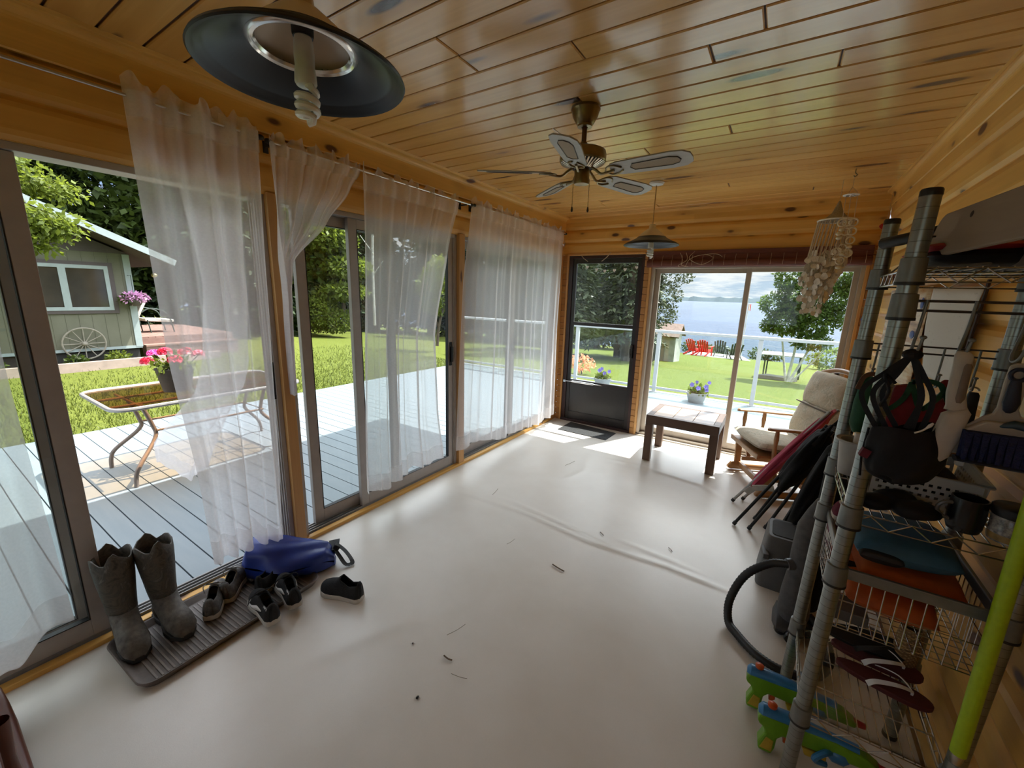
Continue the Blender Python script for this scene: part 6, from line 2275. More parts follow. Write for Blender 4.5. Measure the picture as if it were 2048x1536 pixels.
# clear plastic sheet on the lowest shelf
def liner(u, v):
    x = RX0 + lx(0.3) - 0.004 + (RX1 - RX0 + 0.0) * u
    y = RY0 + 0.0 + (RY1 - RY0) * v
    return Vector((x, y, 0.3195 + 0.001 * math.sin(u * 9) * math.sin(v * 8)))
CLEAR = glassmat('clear_plastic', (0.88, 0.87, 0.84), 1.5)
tag(MB().grid(liner, 14, 14).build('shelf_liner', CLEAR, loc=(2.7, 1.6, 0.32), smooth=True, solid=0.001), 'clear plastic sheet lying on the lowest shelf of the rack', 'shelf liner')

# ---------------- things hanging on the front hooks
root = thing('drawstring_pouch', 'black nylon pouch with knotted straps on the first front hook of the rack', 'bag', (2.612, 1.345, 1.46))
NYL = M('black_nylon', (0.006, 0.006, 0.008), 0.6, 0, 0.3, 30, 0.25, 0.3)
mb = MB()
def pouch(u, v):
    a = 2 * PI * u
    cx_ = 2.618 + 0.012 * math.sin(v * 3)
    w = 0.072 * (0.35 + 0.65 * math.sin(PI * (0.22 + 0.66 * v)) ** 0.8)
    if v > 0.85:
        w *= max(0.0, 1 - ((v - 0.85) / 0.15) ** 2) ** 0.5
    z = 1.285 - 0.142 * v
    th = 0.034 * (0.4 + 0.6 * math.sin(PI * min(1, 0.15 + 0.8 * v)))
    if v > 0.85:
        th *= max(0.0, 1 - ((v - 0.85) / 0.15) ** 2) ** 0.5
    wr = 1 + 0.06 * math.sin(6 * a + 4 * v)
    return Vector((cx_ + w * math.cos(a) * wr, 1.338 + th * math.sin(a) * wr, z + 0.014 * math.cos(a) * (1 - v) + 0.008 * math.sin(2 * a)))
mb.grid(pouch, 36, 20)
mb.build('pouch_body', NYL, root, smooth=True, angle=120)
mb = MB()
kn = Vector((2.606, 1.357, 1.462))
for (dx, bx, z_, sw) in ((-0.052, -0.045, 1.27, -0.028), (-0.040, -0.030, 1.28, -0.018), (0.020, 0.018, 1.28, 0.010), (0.030, 0.032, 1.27, 0.022), (-0.02, -0.012, 1.285, -0.02), (0.012, 0.008, 1.285, 0.02)):
    P = spline([kn, kn + Vector((dx * 0.55 + sw * .4, -0.008, -0.045)), kn + Vector((dx + sw, -0.012, -0.105)), Vector((2.614 + bx, 1.338, z_))], 6)
    for a, b in zip(P, P[1:]):
        mb.beam(a, b + (b - a) * 0.2, 0.011, 0.003, (0.3, 1, 0))
mb.ell(kn, (0.020, 0.012, 0.014), 12, 8)
mb.tube(spline([(2.585, 1.345, 1.39), (2.56, 1.335, 1.41), (2.575, 1.335, 1.37), (2.565, 1.34, 1.33)], 5), 0.004, 6)
mb.tube([(2.554, 1.34, 1.27), (2.552, 1.345, 1.20), (2.557, 1.34, 1.14)], 0.003, 6)
mb.build('strap', NYL, root)
mb = MB().tube(spline([(2.66, 1.31, 1.31), (2.645, 1.305, 1.292), (2.63, 1.30, 1.283)], 5), [0.002, 0.003, 0.004, 0.003, 0.002, 0.002, 0.002, 0.002, 0.002, 0.002, 0.002], 6)
mb.build('buckle', HMAT, root, smooth=True)
MB().obox((2.556, 1.335, 1.205), (0.018, 0.02, 0.022), Euler((0, 0.3, 0))).build('maroon_tab', M('maroon_fabric', (0.12, 0.012, 0.03), 0.8), root)

OFFW = M('off_white_plastic', (0.52, 0.49, 0.45), 0.5, 0, 0.06, 40)
root = thing('scrub_brush', 'off-white long handled brush on the second front hook of the rack', 'brush', (2.69, 1.35, 1.47))
def tilt2(p):
    return Vector(p)
mb = MB()
mb.loft([((2.690, 1.355, 1.478), (0.010, 0, 0), (0, 0.006, 0)), ((2.692, 1.354, 1.470), (0.016, 0, 0), (0, 0.008, 0)), ((2.693, 1.352, 1.44), (0.016, 0, 0), (0, 0.008, 0)), ((2.694, 1.350, 1.38), (0.017, 0, 0), (0, 0.009, 0)), ((2.699, 1.348, 1.352), (0.018, 0, 0), (0, 0.010, 0)), ((2.701, 1.346, 1.342), (0.021, 0, 0), (0, 0.012, 0))], n=16, expo=3)
mb.build('handle', OFFW, root, smooth=True, angle=50)
MB().loft([((2.700, 1.3415, 1.452), (0.004, 0, 0), (0, 0.001, 0)), ((2.700, 1.341, 1.445), (0.007, 0, 0), (0, 0.002, 0)), ((2.700, 1.340, 1.37), (0.008, 0, 0), (0, 0.003, 0)), ((2.699, 1.3385, 1.360), (0.004, 0, 0), (0, 0.001, 0))], n=12).build('finger_recess', M('tan_recess', (0.20, 0.155, 0.125), 0.6), root, smooth=True)
mb = MB()
mb.loft([((2.704, 1.342, 1.345), (0.012, 0, 0.004), (0, 0.014, 0)), ((2.700, 1.340, 1.335), (0.023, 0, 0.004), (0, 0.017, 0)), ((2.690, 1.337, 1.27), (0.024, 0, 0.006), (0, 0.018, 0)), ((2.682, 1.335, 1.225), (0.022, 0, 0.007), (0, 0.017, 0)), ((2.680, 1.335, 1.212), (0.014, 0, 0.006), (0, 0.012, 0))], n=18, expo=3.5)
mb.build('brush_head', OFFW, root, smooth=True, angle=50)

root = thing('dustpan', 'off-white dustpan with navy grip holding a blue hand brush on the third hook', 'dustpan', (2.775, 1.35, 1.46))
NAVY = M('navy_rubber', (0.012, 0.018, 0.045), 0.5)
NBR = M('blue_bristles', (0.006, 0.010, 0.065), 0.75, 0, 0.3, 180, 0.6)
PANM = M('cream_dustpan', (0.46, 0.42, 0.37), 0.45, 0, 0.05, 20)
DM = Matrix(((1, 0, 0), (0, 0, -1), (0, 1, 0)))   # polygon x,y -> world x,z ; extrude along -y
out = [(2.762, 1.455), (2.770, 1.462), (2.784, 1.462), (2.792, 1.455), (2.795, 1.435), (2.794, 1.36), (2.800, 1.345), (2.83, 1.338), (2.855, 1.318), (2.872, 1.262), (2.874, 1.245), (2.702, 1.240), (2.706, 1.258), (2.722, 1.312), (2.742, 1.336), (2.756, 1.345), (2.760, 1.36), (2.760, 1.42)]
MB().prism(out, -1.345, -1.337, DM).build('pan', PANM, root, bevel=0.003)
mb = MB()
mb.prism([(2.716, 1.305), (2.745, 1.330), (2.83, 1.330), (2.852, 1.305), (2.858, 1.29), (2.712, 1.29)], -1.338, -1.318, DM)
mb.build('pan_hood', PANM, root, bevel=0.004)
MB().loft([((2.7745, 1.331, 1.425), (0.008, 0, 0), (0, 0.004, 0)), ((2.7745, 1.330, 1.415), (0.010, 0, 0), (0, 0.006, 0)), ((2.775, 1.329, 1.395), (0.012, 0, 0), (0, 0.007, 0)), ((2.776, 1.329, 1.375), (0.014, 0, 0), (0, 0.007, 0)), ((2.776, 1.330, 1.358), (0.010, 0, 0), (0, 0.006, 0)), ((2.776, 1.331, 1.352), (0.004, 0, 0), (0, 0.003, 0))], n=16).build('grip', NAVY, root, smooth=True)
mb = MB().tube(arc((2.776, 1.331, 1.437), 0.0125, 0, 2 * PI, 24, 'xz')[:-1], 0.0045, 8, closed=True)
mb.build('hang_ring', NAVY, root, smooth=True)
mb = MB()
for i in range(22):
    for j in range(3):
        x = 2.715 + i * 0.0066
        y = 1.318 - j * 0.008
        mb.beam((x, y, 1.305), (x + 0.004 * math.sin(i * 3 + j), y - 0.002, 1.236 + 0.003 * math.sin(i * 5 + j)), 0.0062, 0.0075, (0, 1, 0))
mb.build('brush_bristles', NBR, root)
MB().loft([((2.708, 1.312, 1.237), (0, 0.018, 0), (0, 0, 0.006)), ((2.79, 1.312, 1.235), (0, 0.02, 0), (0, 0, 0.006)), ((2.868, 1.312, 1.233), (0, 0.018, 0), (0, 0, 0.006))], n=10).build('brush_back', NAVY, root, smooth=True)
MB().loft([((2.765, 1.322, 1.322), (0, 0.004, 0), (0, 0, 0.004)), ((2.785, 1.318, 1.330), (0, 0.010, 0), (0, 0, 0.009)), ((2.82, 1.318, 1.325), (0, 0.011, 0), (0, 0, 0.010)), ((2.86, 1.320, 1.308), (0, 0.009, 0), (0, 0, 0.008))], n=12).build('brush_handle', M('teal_handle', (0.03, 0.06, 0.09), 0.4), root, smooth=True)

# ---------------- things on the back hooks
GRN = M('green_webbing', (0.012, 0.075, 0.035), 0.7, 0, 0.2, 60)
DRED = M('dark_red_fabric', (0.20, 0.012, 0.022), 0.75, 0, 0.2, 40)
root = thing('harness_vest', 'dark red vest with green edging hanging on the back hooks of the rack', 'vest', (2.73, 1.77, 1.35))
def slab(mb, poly, y, th, M_=None):
    mb.prism(poly, -y - th / 2, -y + th / 2, DM)
mb = MB()
slab(mb, [(2.665, 1.325), (2.70, 1.335), (2.715, 1.30), (2.735, 1.255), (2.765, 1.285), (2.795, 1.315), (2.80, 1.25), (2.795, 1.165), (2.73, 1.155), (2.67, 1.16), (2.655, 1.24)], 1.765, 0.03)
slab(mb, [(2.765, 1.345), (2.775, 1.36), (2.79, 1.358), (2.80, 1.33), (2.802, 1.30), (2.785, 1.31)], 1.765, 0.02)
mb.build('panel', DRED, root, bevel=0.006)
mb = MB()
for P in ([(2.70, 1.345), (2.73, 1.352), (2.762, 1.345), (2.775, 1.325), (2.79, 1.295), (2.80, 1.27)], [(2.70, 1.345), (2.712, 1.31), (2.735, 1.262), (2.765, 1.30), (2.78, 1.335)], [(2.655, 1.33), (2.645, 1.28), (2.66, 1.25), (2.69, 1.29), (2.70, 1.34)]):
    Q = spline([(p[0], 1.748, p[1]) for p in P], 5)
    for a, b in zip(Q, Q[1:]):
        mb.beam(a, b + (b - a) * 0.3, 0.014, 0.006, (0, 1, 0))
mb.build('edging', GRN, root)
mb = MB()
for (x, z) in ((2.785, 1.25), (2.788, 1.225), (2.79, 1.28)):
    mb.prism([(x - 0.006, z - 0.008), (x + 0.008, z), (x - 0.004, z + 0.009)], -1.748, -1.7465, DM)
mb.build('white_print', HMAT, root)
root = thing('green_sack', 'dark green sack on the back hook between the two left posts', 'bag', (2.60, 1.77, 1.34))
mb = MB()
mb.loft([((2.605, 1.772, 1.345), (0.012, 0, 0), (0, 0.008, 0)), ((2.603, 1.772, 1.33), (0.022, 0, 0), (0, 0.014, 0)), ((2.600, 1.772, 1.26), (0.027, 0, 0), (0, 0.020, 0)), ((2.598, 1.772, 1.18), (0.026, 0, 0), (0, 0.022, 0)), ((2.60, 1.772, 1.15), (0.015, 0, 0), (0, 0.012, 0))], n=18)
mb.build('sack_body', GRN, root, smooth=True)
P = spline([(2.575, 1.765, 1.30), (2.585, 1.762, 1.342), (2.605, 1.765, 1.355), (2.625, 1.768, 1.348)], 5)
mb = MB()
for a, b in zip(P, P[1:]):
    mb.beam(a, b + (b - a) * 0.3, 0.013, 0.008, (0, 1, 0))
mb.build('strap', M('brown_strap', (0.12, 0.055, 0.025), 0.7), root)
root = thing('hand_broom', 'black handled tool hanging behind the white brush on the rack', 'tool', (2.85, 1.775, 1.33))
MB().loft([((2.846, 1.775, 1.328), (0.010, 0, 0), (0, 0.008, 0)), ((2.847, 1.775, 1.32), (0.013, 0, 0), (0, 0.011, 0)), ((2.848, 1.775, 1.25), (0.014, 0, 0), (0, 0.012, 0)), ((2.850, 1.775, 1.215), (0.012, 0, 0), (0, 0.010, 0))], n=16, expo=3).build('handle', BLK, root, smooth=True, angle=50)
MB().loft([((2.850, 1.775, 1.22), (0.008, 0, 0), (0, 0.006, 0)), ((2.852, 1.775, 1.19), (0.022, 0, 0), (0, 0.010, 0)), ((2.854, 1.775, 1.13), (0.028, 0, 0), (0, 0.012, 0))], n=12).build('head', BLK, root, smooth=True)
MB().tube(arc((2.845, 1.772, 1.334), 0.010, 0, PI, 10, 'xz'), 0.003, 6).build('hang_loop', CHROME, root)

# ---------------- top shelf
root = thing('wooden_board', 'grey-brown wooden board with rounded end and knot hole on the top shelf', 'board', (2.66, 1.25, 1.69))
BRD = wood('weathered_board', 'y', (0.30, 0.22, 0.15), (0.19, 0.13, 0.09), rough=0.65, knots=False)
A = Vector((2.632, 1.53, 1.752))
B = Vector((2.715, 0.95, 1.757))
d_ = (B - A).normalized()
w_ = Vector((0.10, 0.0, 1.0))
w_ = (w_ - d_ * w_.dot(d_)).normalized()
n_ = d_.cross(w_)
PM = Matrix((d_, w_, n_)).transposed()
hw = 0.052
poly = [(hw - hw * math.cos(a), -hw * math.sin(a)) for a in [PI / 2 - PI * k / 12 for k in range(13)]]
poly = [(hw * 0.75 * (1 - math.cos(a)), hw * math.sin(a)) for a in [PI / 2 - PI * k / 12 for k in range(13)]] + [(0.58, -hw), (0.58, hw)]
MB().prism(poly, -0.007, 0.007, PM, A).build('board_body', BRD, root, bevel=0.003)
MB().lathe([(0.0, 0.0078), (0.005, 0.0078), (0.007, 0.0072), (0.007, -0.0072), (0.0, -0.0078)], A + d_ * 0.16 + w_ * 0.028, 16, PM).build('hole', M('dark_hole', (0.035, 0.018, 0.012), 0.8), root, smooth=True)
mb = MB().tube(spline([A + d_ * 0.01, A + Vector((-0.02, 0.0, 0.004)), A + Vector((-0.04, -0.01, 0.02)), A + Vector((-0.05, -0.02, 0.018)), A + Vector((-0.03, -0.02, 0.004)), A + d_ * 0.02 - w_ * 0.0], 6), 0.0025, 6)
mb.build('cord', M('dark_olive_cord', (0.08, 0.06, 0.03), 0.8), root, smooth=True)
root = thing('life_jacket', 'folded black and red life jacket under the board on the top shelf', 'life jacket', (2.72, 1.62, 1.67))
mb = MB()
pillow(mb, (2.735, 1.60, 1.700), 0.26, 0.33, 0.056)
pillow(mb, (2.745, 1.64, 1.752), 0.22, 0.26, 0.05, Matrix.Rotation(R(6), 3, 'Y'))
mb.build('padding', NYL, root, smooth=True, angle=120)
mb = MB()
pillow(mb, (2.70, 1.585, 1.722), 0.20, 0.31, 0.030)
mb.build('red_band', M('red_nylon', (0.30, 0.012, 0.014), 0.6, 0, 0.15, 30), root, smooth=True, angle=120)
mb = MB()
mb.tube(spline([(2.60, 1.50, 1.676), (2.66, 1.44, 1.674), (2.72, 1.45, 1.680), (2.70, 1.50, 1.678)], 6), 0.004, 6)
mb.build('strap', M('grey_strap', (0.16, 0.16, 0.16), 0.7), root, smooth=True)
mb = MB().tube([(2.563, 1.77, 1.768), (2.60, 1.72, 1.772), (2.66, 1.66, 1.785)], [0.0165, 0.0165, 0.0150], 18)
o = tag(mb.build('black_tube', BLK, loc=(2.60, 1.72, 1.77), smooth=True, angle=50), 'short black tube poking out past the rear left post on top', 'tube')
mb = MB()
for k in range(4):
    mb.tube([(2.594 + 0.010 * k, 1.78 - 0.05 * k, 1.674), (2.635 + 0.012 * k, 1.66 - 0.02 * k, 1.735 - 0.005 * k)], 0.0028, 6)
tag(mb.build('kindling_sticks', M('brown_sticks', (0.16, 0.10, 0.055), 0.8), loc=(2.61, 1.75, 1.675)), 'few thin brown sticks tied together on the top shelf by the rear left post', 'sticks')
root = thing('cardboard_box', 'dark brown flat box at the right end of the top shelf', 'box', (2.83, 1.48, 1.67))
MB().box(2.765, 2.89, 1.408, 1.50, 1.6705, 1.726).build('box_body', M('brown_cardboard', (0.13, 0.085, 0.055), 0.85, 0, 0.15, 12), root, bevel=0.003)
MB().box(2.785, 2.80, 1.4075, 1.5005, 1.67, 1.7268).build('tape', M('tan_tape', (0.28, 0.20, 0.13), 0.5), root)

# ---------------- middle shelf
root = thing('plastic_basket', 'white perforated plastic basket on the middle shelf', 'basket', (2.725, 1.66, 1.016))
WPL = M('white_plastic', (0.50, 0.49, 0.46), 0.5, 0, 0.05, 30)
HOLE = M('dark_slot', (0.02, 0.02, 0.02), 0.8)
bz0, bz1 = 1.0175, 1.128
def bwall(a, b, flare=0.012):
    """one wall with oval holes, as a grid with missing cells"""
    a, b = Vector(a), Vector(b)
    nrm = Vector(((b - a).y, -(b - a).x, 0)).normalized()
    nx_, nz_ = 26, 13
    def fn(u, v):
        return a + (b - a) * u + nrm * flare * v + Vector((0, 0, (bz1 - bz0) * v))
    def keep(u, v):
        i, j = int(u * nx_), int(v * nz_)
        if j < 1 or j > 10:
            return True
        return not (j % 2 == 1 and (i + (j // 2 % 2)) % 2 == 0 and 0 < i < nx_ - 1)
    return fn, nx_, nz_, keep
mb = MB()
C = [(2.615, 1.52), (2.830, 1.50), (2.850, 1.78), (2.632, 1.80)]
for k in range(4):
    a, b = C[k], C[(k + 1) % 4]
    fn, nx_, nz_, kp = bwall((a[0], a[1], bz0), (b[0], b[1], bz0))
    mb.grid(fn, nx_, nz_, kp)
mb.add([(x, y, bz0) for x, y in C], [(0, 1, 2, 3)])
mb.build('basket_wall', WPL, root, solid=0.003)
mb = MB()
cm_ = Vector((2.732, 1.65, 0))
mb.tube([(x + (x - cm_.x) * 0.12, y + (y - cm_.y) * 0.10, bz1) for x, y in C], 0.0055, 8, closed=True)
mb.build('rim', WPL, root, smooth=True)
mb = MB()
pillow(mb, (2.73, 1.66, 1.075), 0.19, 0.22, 0.08)
tag(mb.build('dark_cloth', NYL, loc=(2.73, 1.66, 1.02), smooth=True, angle=120), 'dark cloth bundle lying inside the white perforated basket', 'cloth')
root = thing('plastic_tub', 'grey-white plastic tub behind the left posts on the middle shelf', 'tub', (2.60, 1.70, 1.016))
TUB = M('grey_white_plastic', (0.36, 0.35, 0.33), 0.5, 0, 0.06, 30)
MB().lathe([(0.0, 1.0175), (0.030, 1.0175), (0.033, 1.03), (0.042, 1.125), (0.052, 1.132), (0.052, 1.138), (0.040, 1.136), (0.031, 1.03), (0.0, 1.024)], (2.592, 1.715, 0), 28).build('tub_body', TUB, root, smooth=True, angle=50)
MB().box(2.585, 2.600, 1.690, 1.715, 1.12, 1.165).build('white_tag', HMAT, root, bevel=0.003)
mb = MB()
for (x, y, sx, sy, sz, z) in ((2.62, 1.445, 0.09, 0.07, 0.045, 1.040), (2.70, 1.44, 0.11, 0.08, 0.05, 1.042), (2.665, 1.475, 0.10, 0.06, 0.06, 1.046)):
    mb.ell((x, y, z), (sx / 2, sy / 2, sz / 2), 16, 10, None, lambda p: p * (1 + 0.10 * math.sin(60 * p.x) * math.sin(70 * p.y)))
tag(mb.build('work_gloves', NYL, loc=(2.66, 1.45, 1.017), smooth=True), 'crumpled black work gloves at the front of the middle shelf', 'gloves')
root = thing('mug', 'round black mug on the middle shelf right of the white basket', 'mug', (2.795, 1.455, 1.016))
MB().lathe([(0.0, 1.0175), (0.030, 1.0175), (0.034, 1.03), (0.036, 1.06), (0.034, 1.105), (0.031, 1.105), (0.031, 1.03), (0.0, 1.025)], (2.795, 1.445, 0), 28).build('mug_body', M('black_glaze', (0.008, 0.008, 0.009), 0.25), root, smooth=True)
MB().tube(arc((2.760, 1.435, 1.065), 0.022, PI * 0.45, PI * 1.55, 14, 'xz'), 0.005, 8).build('handle', M('grey_glaze', (0.10, 0.10, 0.105), 0.25), root, smooth=True)
root = thing('jar', 'clear jar of small things with black lid at the right end of the middle shelf', 'jar', (2.86, 1.455, 1.016))
t = NT('jar_contents')
co = t.coord()
n = t.noise(co, 60, 4, 0.7)
x_, y_, z_ = t.sep(co)
c = t.ramp(n, [(0.35, (0.06, 0.06, 0.07)), (0.5, (0.30, 0.29, 0.28)), (0.65, (0.55, 0.52, 0.48))])
t.principled(c, 0.15)
MB().lathe([(0.0, 1.0175), (0.036, 1.0175), (0.038, 1.024), (0.038, 1.078), (0.034, 1.085), (0.0, 1.085)], (2.872, 1.435, 0), 32).build('glass_body', t.m, root, smooth=True, angle=50)
MB().lathe([(0.038, 1.022), (0.0386, 1.030), (0.038, 1.038)], (2.872, 1.435, 0), 32).build('label_band', M('ochre_label', (0.35, 0.22, 0.07), 0.5, 0, 0.4, 40), root, smooth=True)
MB().lathe([(0.040, 1.083), (0.042, 1.086), (0.042, 1.104), (0.038, 1.108), (0.0, 1.108)], (2.872, 1.435, 0), 32).build('lid', BLACKP, root, smooth=True, angle=50)
mb = MB().box(2.80, 2.89, 1.70, 1.79, 1.137, 1.172)
tag(mb.build('wood_block', wood('brown_block', 'x', (0.22, 0.11, 0.045), (0.14, 0.06, 0.025), knots=False), loc=(2.845, 1.745, 1.137)), 'brown wooden block resting on the right rim of the white basket', 'block')
mb = MB().box(2.815, 2.832, 1.655, 1.675, 1.125, 1.163)
tag(mb.build('white_bottle_cap', HMAT, loc=(2.823, 1.665, 1.125), bevel=0.003), 'small white block standing at the basket rim below the dustpan', 'block')

# ---------------- basket contents
ORG = M('orange_nylon', (0.50, 0.105, 0.018), 0.6, 0, 0.15, 20)
root = thing('life_vest', 'orange life vest folded in the wire basket of the rack', 'life vest', (2.72, 1.55, 0.66))
mb = MB()
pillow(mb, (2.705, 1.545, 0.745), 0.215, 0.25, 0.075, Matrix.Rotation(R(4), 3, 'Y') @ Matrix.Rotation(R(8), 3, 'X'))
pillow(mb, (2.735, 1.555, 0.812), 0.240, 0.26, 0.075, Matrix.Rotation(R(2), 3, 'Y'))
mb.build('vest_panel', ORG, root, smooth=True, angle=120)
mb = MB().box(2.60, 2.86, 1.535, 1.56, 0.776, 0.784)
mb.build('strap', NYL, root)
root = thing('swim_pad', 'blue foam cushion lying on the orange life vest', 'cushion', (2.71, 1.56, 0.86))
mb = MB()
pillow(mb, (2.715, 1.57, 0.890), 0.235, 0.26, 0.085, Matrix.Rotation(R(-3), 3, 'Y'))
mb.build('cushion_body', M('steel_blue_foam', (0.045, 0.13, 0.21), 0.7, 0, 0.1, 30), root, smooth=True, angle=120)
mb = MB()
pillow(mb, (2.66, 1.45, 0.877), 0.10, 0.04, 0.034)
mb.build('handle_cutout', BLK, root, smooth=True, angle=120)
t = NT('maroon_white_stripes')
x_, y_, z_ = t.sep(t.coord())
f = t.math('FRACT', t.math('MULTIPLY', z_, 14.0))
n = t.noise(t.coord(), 90, 3)
c = t.mix(t.math('GREATER_THAN', f, 0.55), t.ramp(n, [(0.3, (0.10, 0.012, 0.03)), (0.7, (0.16, 0.02, 0.05))]), (0.50, 0.47, 0.42))
t.principled(c, 0.85)
mb = MB()
pillow(mb, (2.615, 1.755, 0.80), 0.085, 0.085, 0.20)
tag(mb.build('beach_towel', t.m, loc=(2.615, 1.75, 0.71), smooth=True, angle=120), 'rolled maroon and white striped towel behind the front left post', 'towel')
mb = MB()
pillow(mb, (2.80, 1.70, 0.735), 0.15, 0.18, 0.16)
tag(mb.build('black_stuff_sack', NYL, loc=(2.80, 1.70, 0.655), smooth=True, angle=120), 'black stuff sack at the back right of the wire basket', 'bag')
mb = MB().box(2.585, 2.665, 1.43, 1.52, 0.652, 0.685)
tag(mb.build('grey_case', M('grey_case_plastic', (0.10, 0.105, 0.11), 0.4), loc=(2.62, 1.47, 0.652), bevel=0.004), 'small grey plastic case at the front left of the wire basket', 'case')

# ---------------- lowest shelf
def flipflop(label, loc, rot, solem, strapm, group, tilt=0.0):
    root = thing('flip_flop', label, 'sandal', (0, 0, 0), group)
    out = []
    for k in range(32):
        a = 2 * PI * k / 32
        x = 0.125 * math.cos(a)
        w = 0.043 + 0.009 * math.cos(a) + 0.004 * math.cos(2 * a)
        out.append((x, w * math.sin(a)))
    MB().prism(out, 0.0, 0.018).build('sole', solem, root, bevel=0.004)
    for s in (-1, 1):
        P = spline([(0.072, 0.0, 0.018), (0.068, s * 0.004, 0.034), (0.035, s * 0.026, 0.046), (-0.015, s * 0.042, 0.034), (-0.035, s * 0.046, 0.014)], 6)
        mb = MB()
        for i, (a, b) in enumerate(zip(P, P[1:])):
            f = i / len(P)
            mb.beam(a, b + (b - a) * 0.3, 0.006 + 0.012 * f, 0.003, (0, s * 0.7, 1))
        mb.build('strap', strapm, root)
    root.location = loc
    root.rotation_euler = (tilt, 0, rot)
    return root
MAR = M('maroon_foam', (0.085, 0.012, 0.014), 0.65, 0, 0.12, 60)
flipflop('upper maroon flip-flop with white straps on the lowest shelf', (2.775, 1.735, 0.343), R(-4), MAR, HMAT, 'maroon flip-flops', 0.12)
flipflop('lower maroon flip-flop half under its twin on the lowest shelf', (2.785, 1.655, 0.3215), R(-12), MAR, HMAT, 'maroon flip-flops')
BFO = M('black_foam', (0.007, 0.007, 0.008), 0.6)
flipflop('black flip-flop behind the maroon pair on the lowest shelf', (2.745, 1.765, 0.385), R(4), BFO, BLK, 'black flip-flops', 0.5)
root = thing('straw_basket', 'small tan woven basket at the wall end of the lowest shelf', 'basket', (2.865, 1.755, 0.32))
t = NT('woven_straw')
x_, y_, z_ = t.sep(t.coord())
w = t.math('MULTIPLY', t.math('SINE', t.math('MULTIPLY', z_, 500.0)), t.math('SINE', t.math('MULTIPLY', t.math('ADD', x_, y_), 420.0)))
c = t.ramp(w, [(0.3, (0.20, 0.115, 0.045)), (0.7, (0.42, 0.27, 0.12))])
t.principled(c, 0.8, 0, t.bump(w, 0.5, 0.004))
MB().lathe([(0.0, 0.3225), (0.026, 0.3225), (0.032, 0.34), (0.036, 0.44), (0.030, 0.50), (0.026, 0.50), (0.031, 0.44), (0.028, 0.34), (0.0, 0.33)], (2.855, 1.772, 0), 26).build('basket_body', t.m, root, smooth=True)
MB().tube(arc((2.855, 1.772, 0.50), 0.028, 0, PI, 16, 'xz'), 0.003, 6).build('handle', STR, root)

# lime pole
LIME = M('lime_fibreglass', (0.40, 0.58, 0.012), 0.45, 0, 0.08, 60)
root = thing('net_pole', 'bright lime green pole with steel tip tied to the rack front', 'pole', (2.865, 1.352, 0.44))
MB().tube([(2.871, 1.352, 0.445), (2.861, 1.352, 1.10), (2.857, 1.352, 1.50)], 0.0165, 18).build('shaft', LIME, root, smooth=True, angle=50)
MB().lathe([(0.0, 0.412), (0.010, 0.413), (0.0125, 0.425), (0.014, 0.446)], (2.871, 1.352, 0), 16).build('tip', CHROME, root, smooth=True)
MB().tube(spline([(2.857, 1.352, 1.50), (2.855, 1.365, 1.54), (2.855, 1.388, 1.567)], 5), 0.003, 6).build('tie_cord', STR, root)

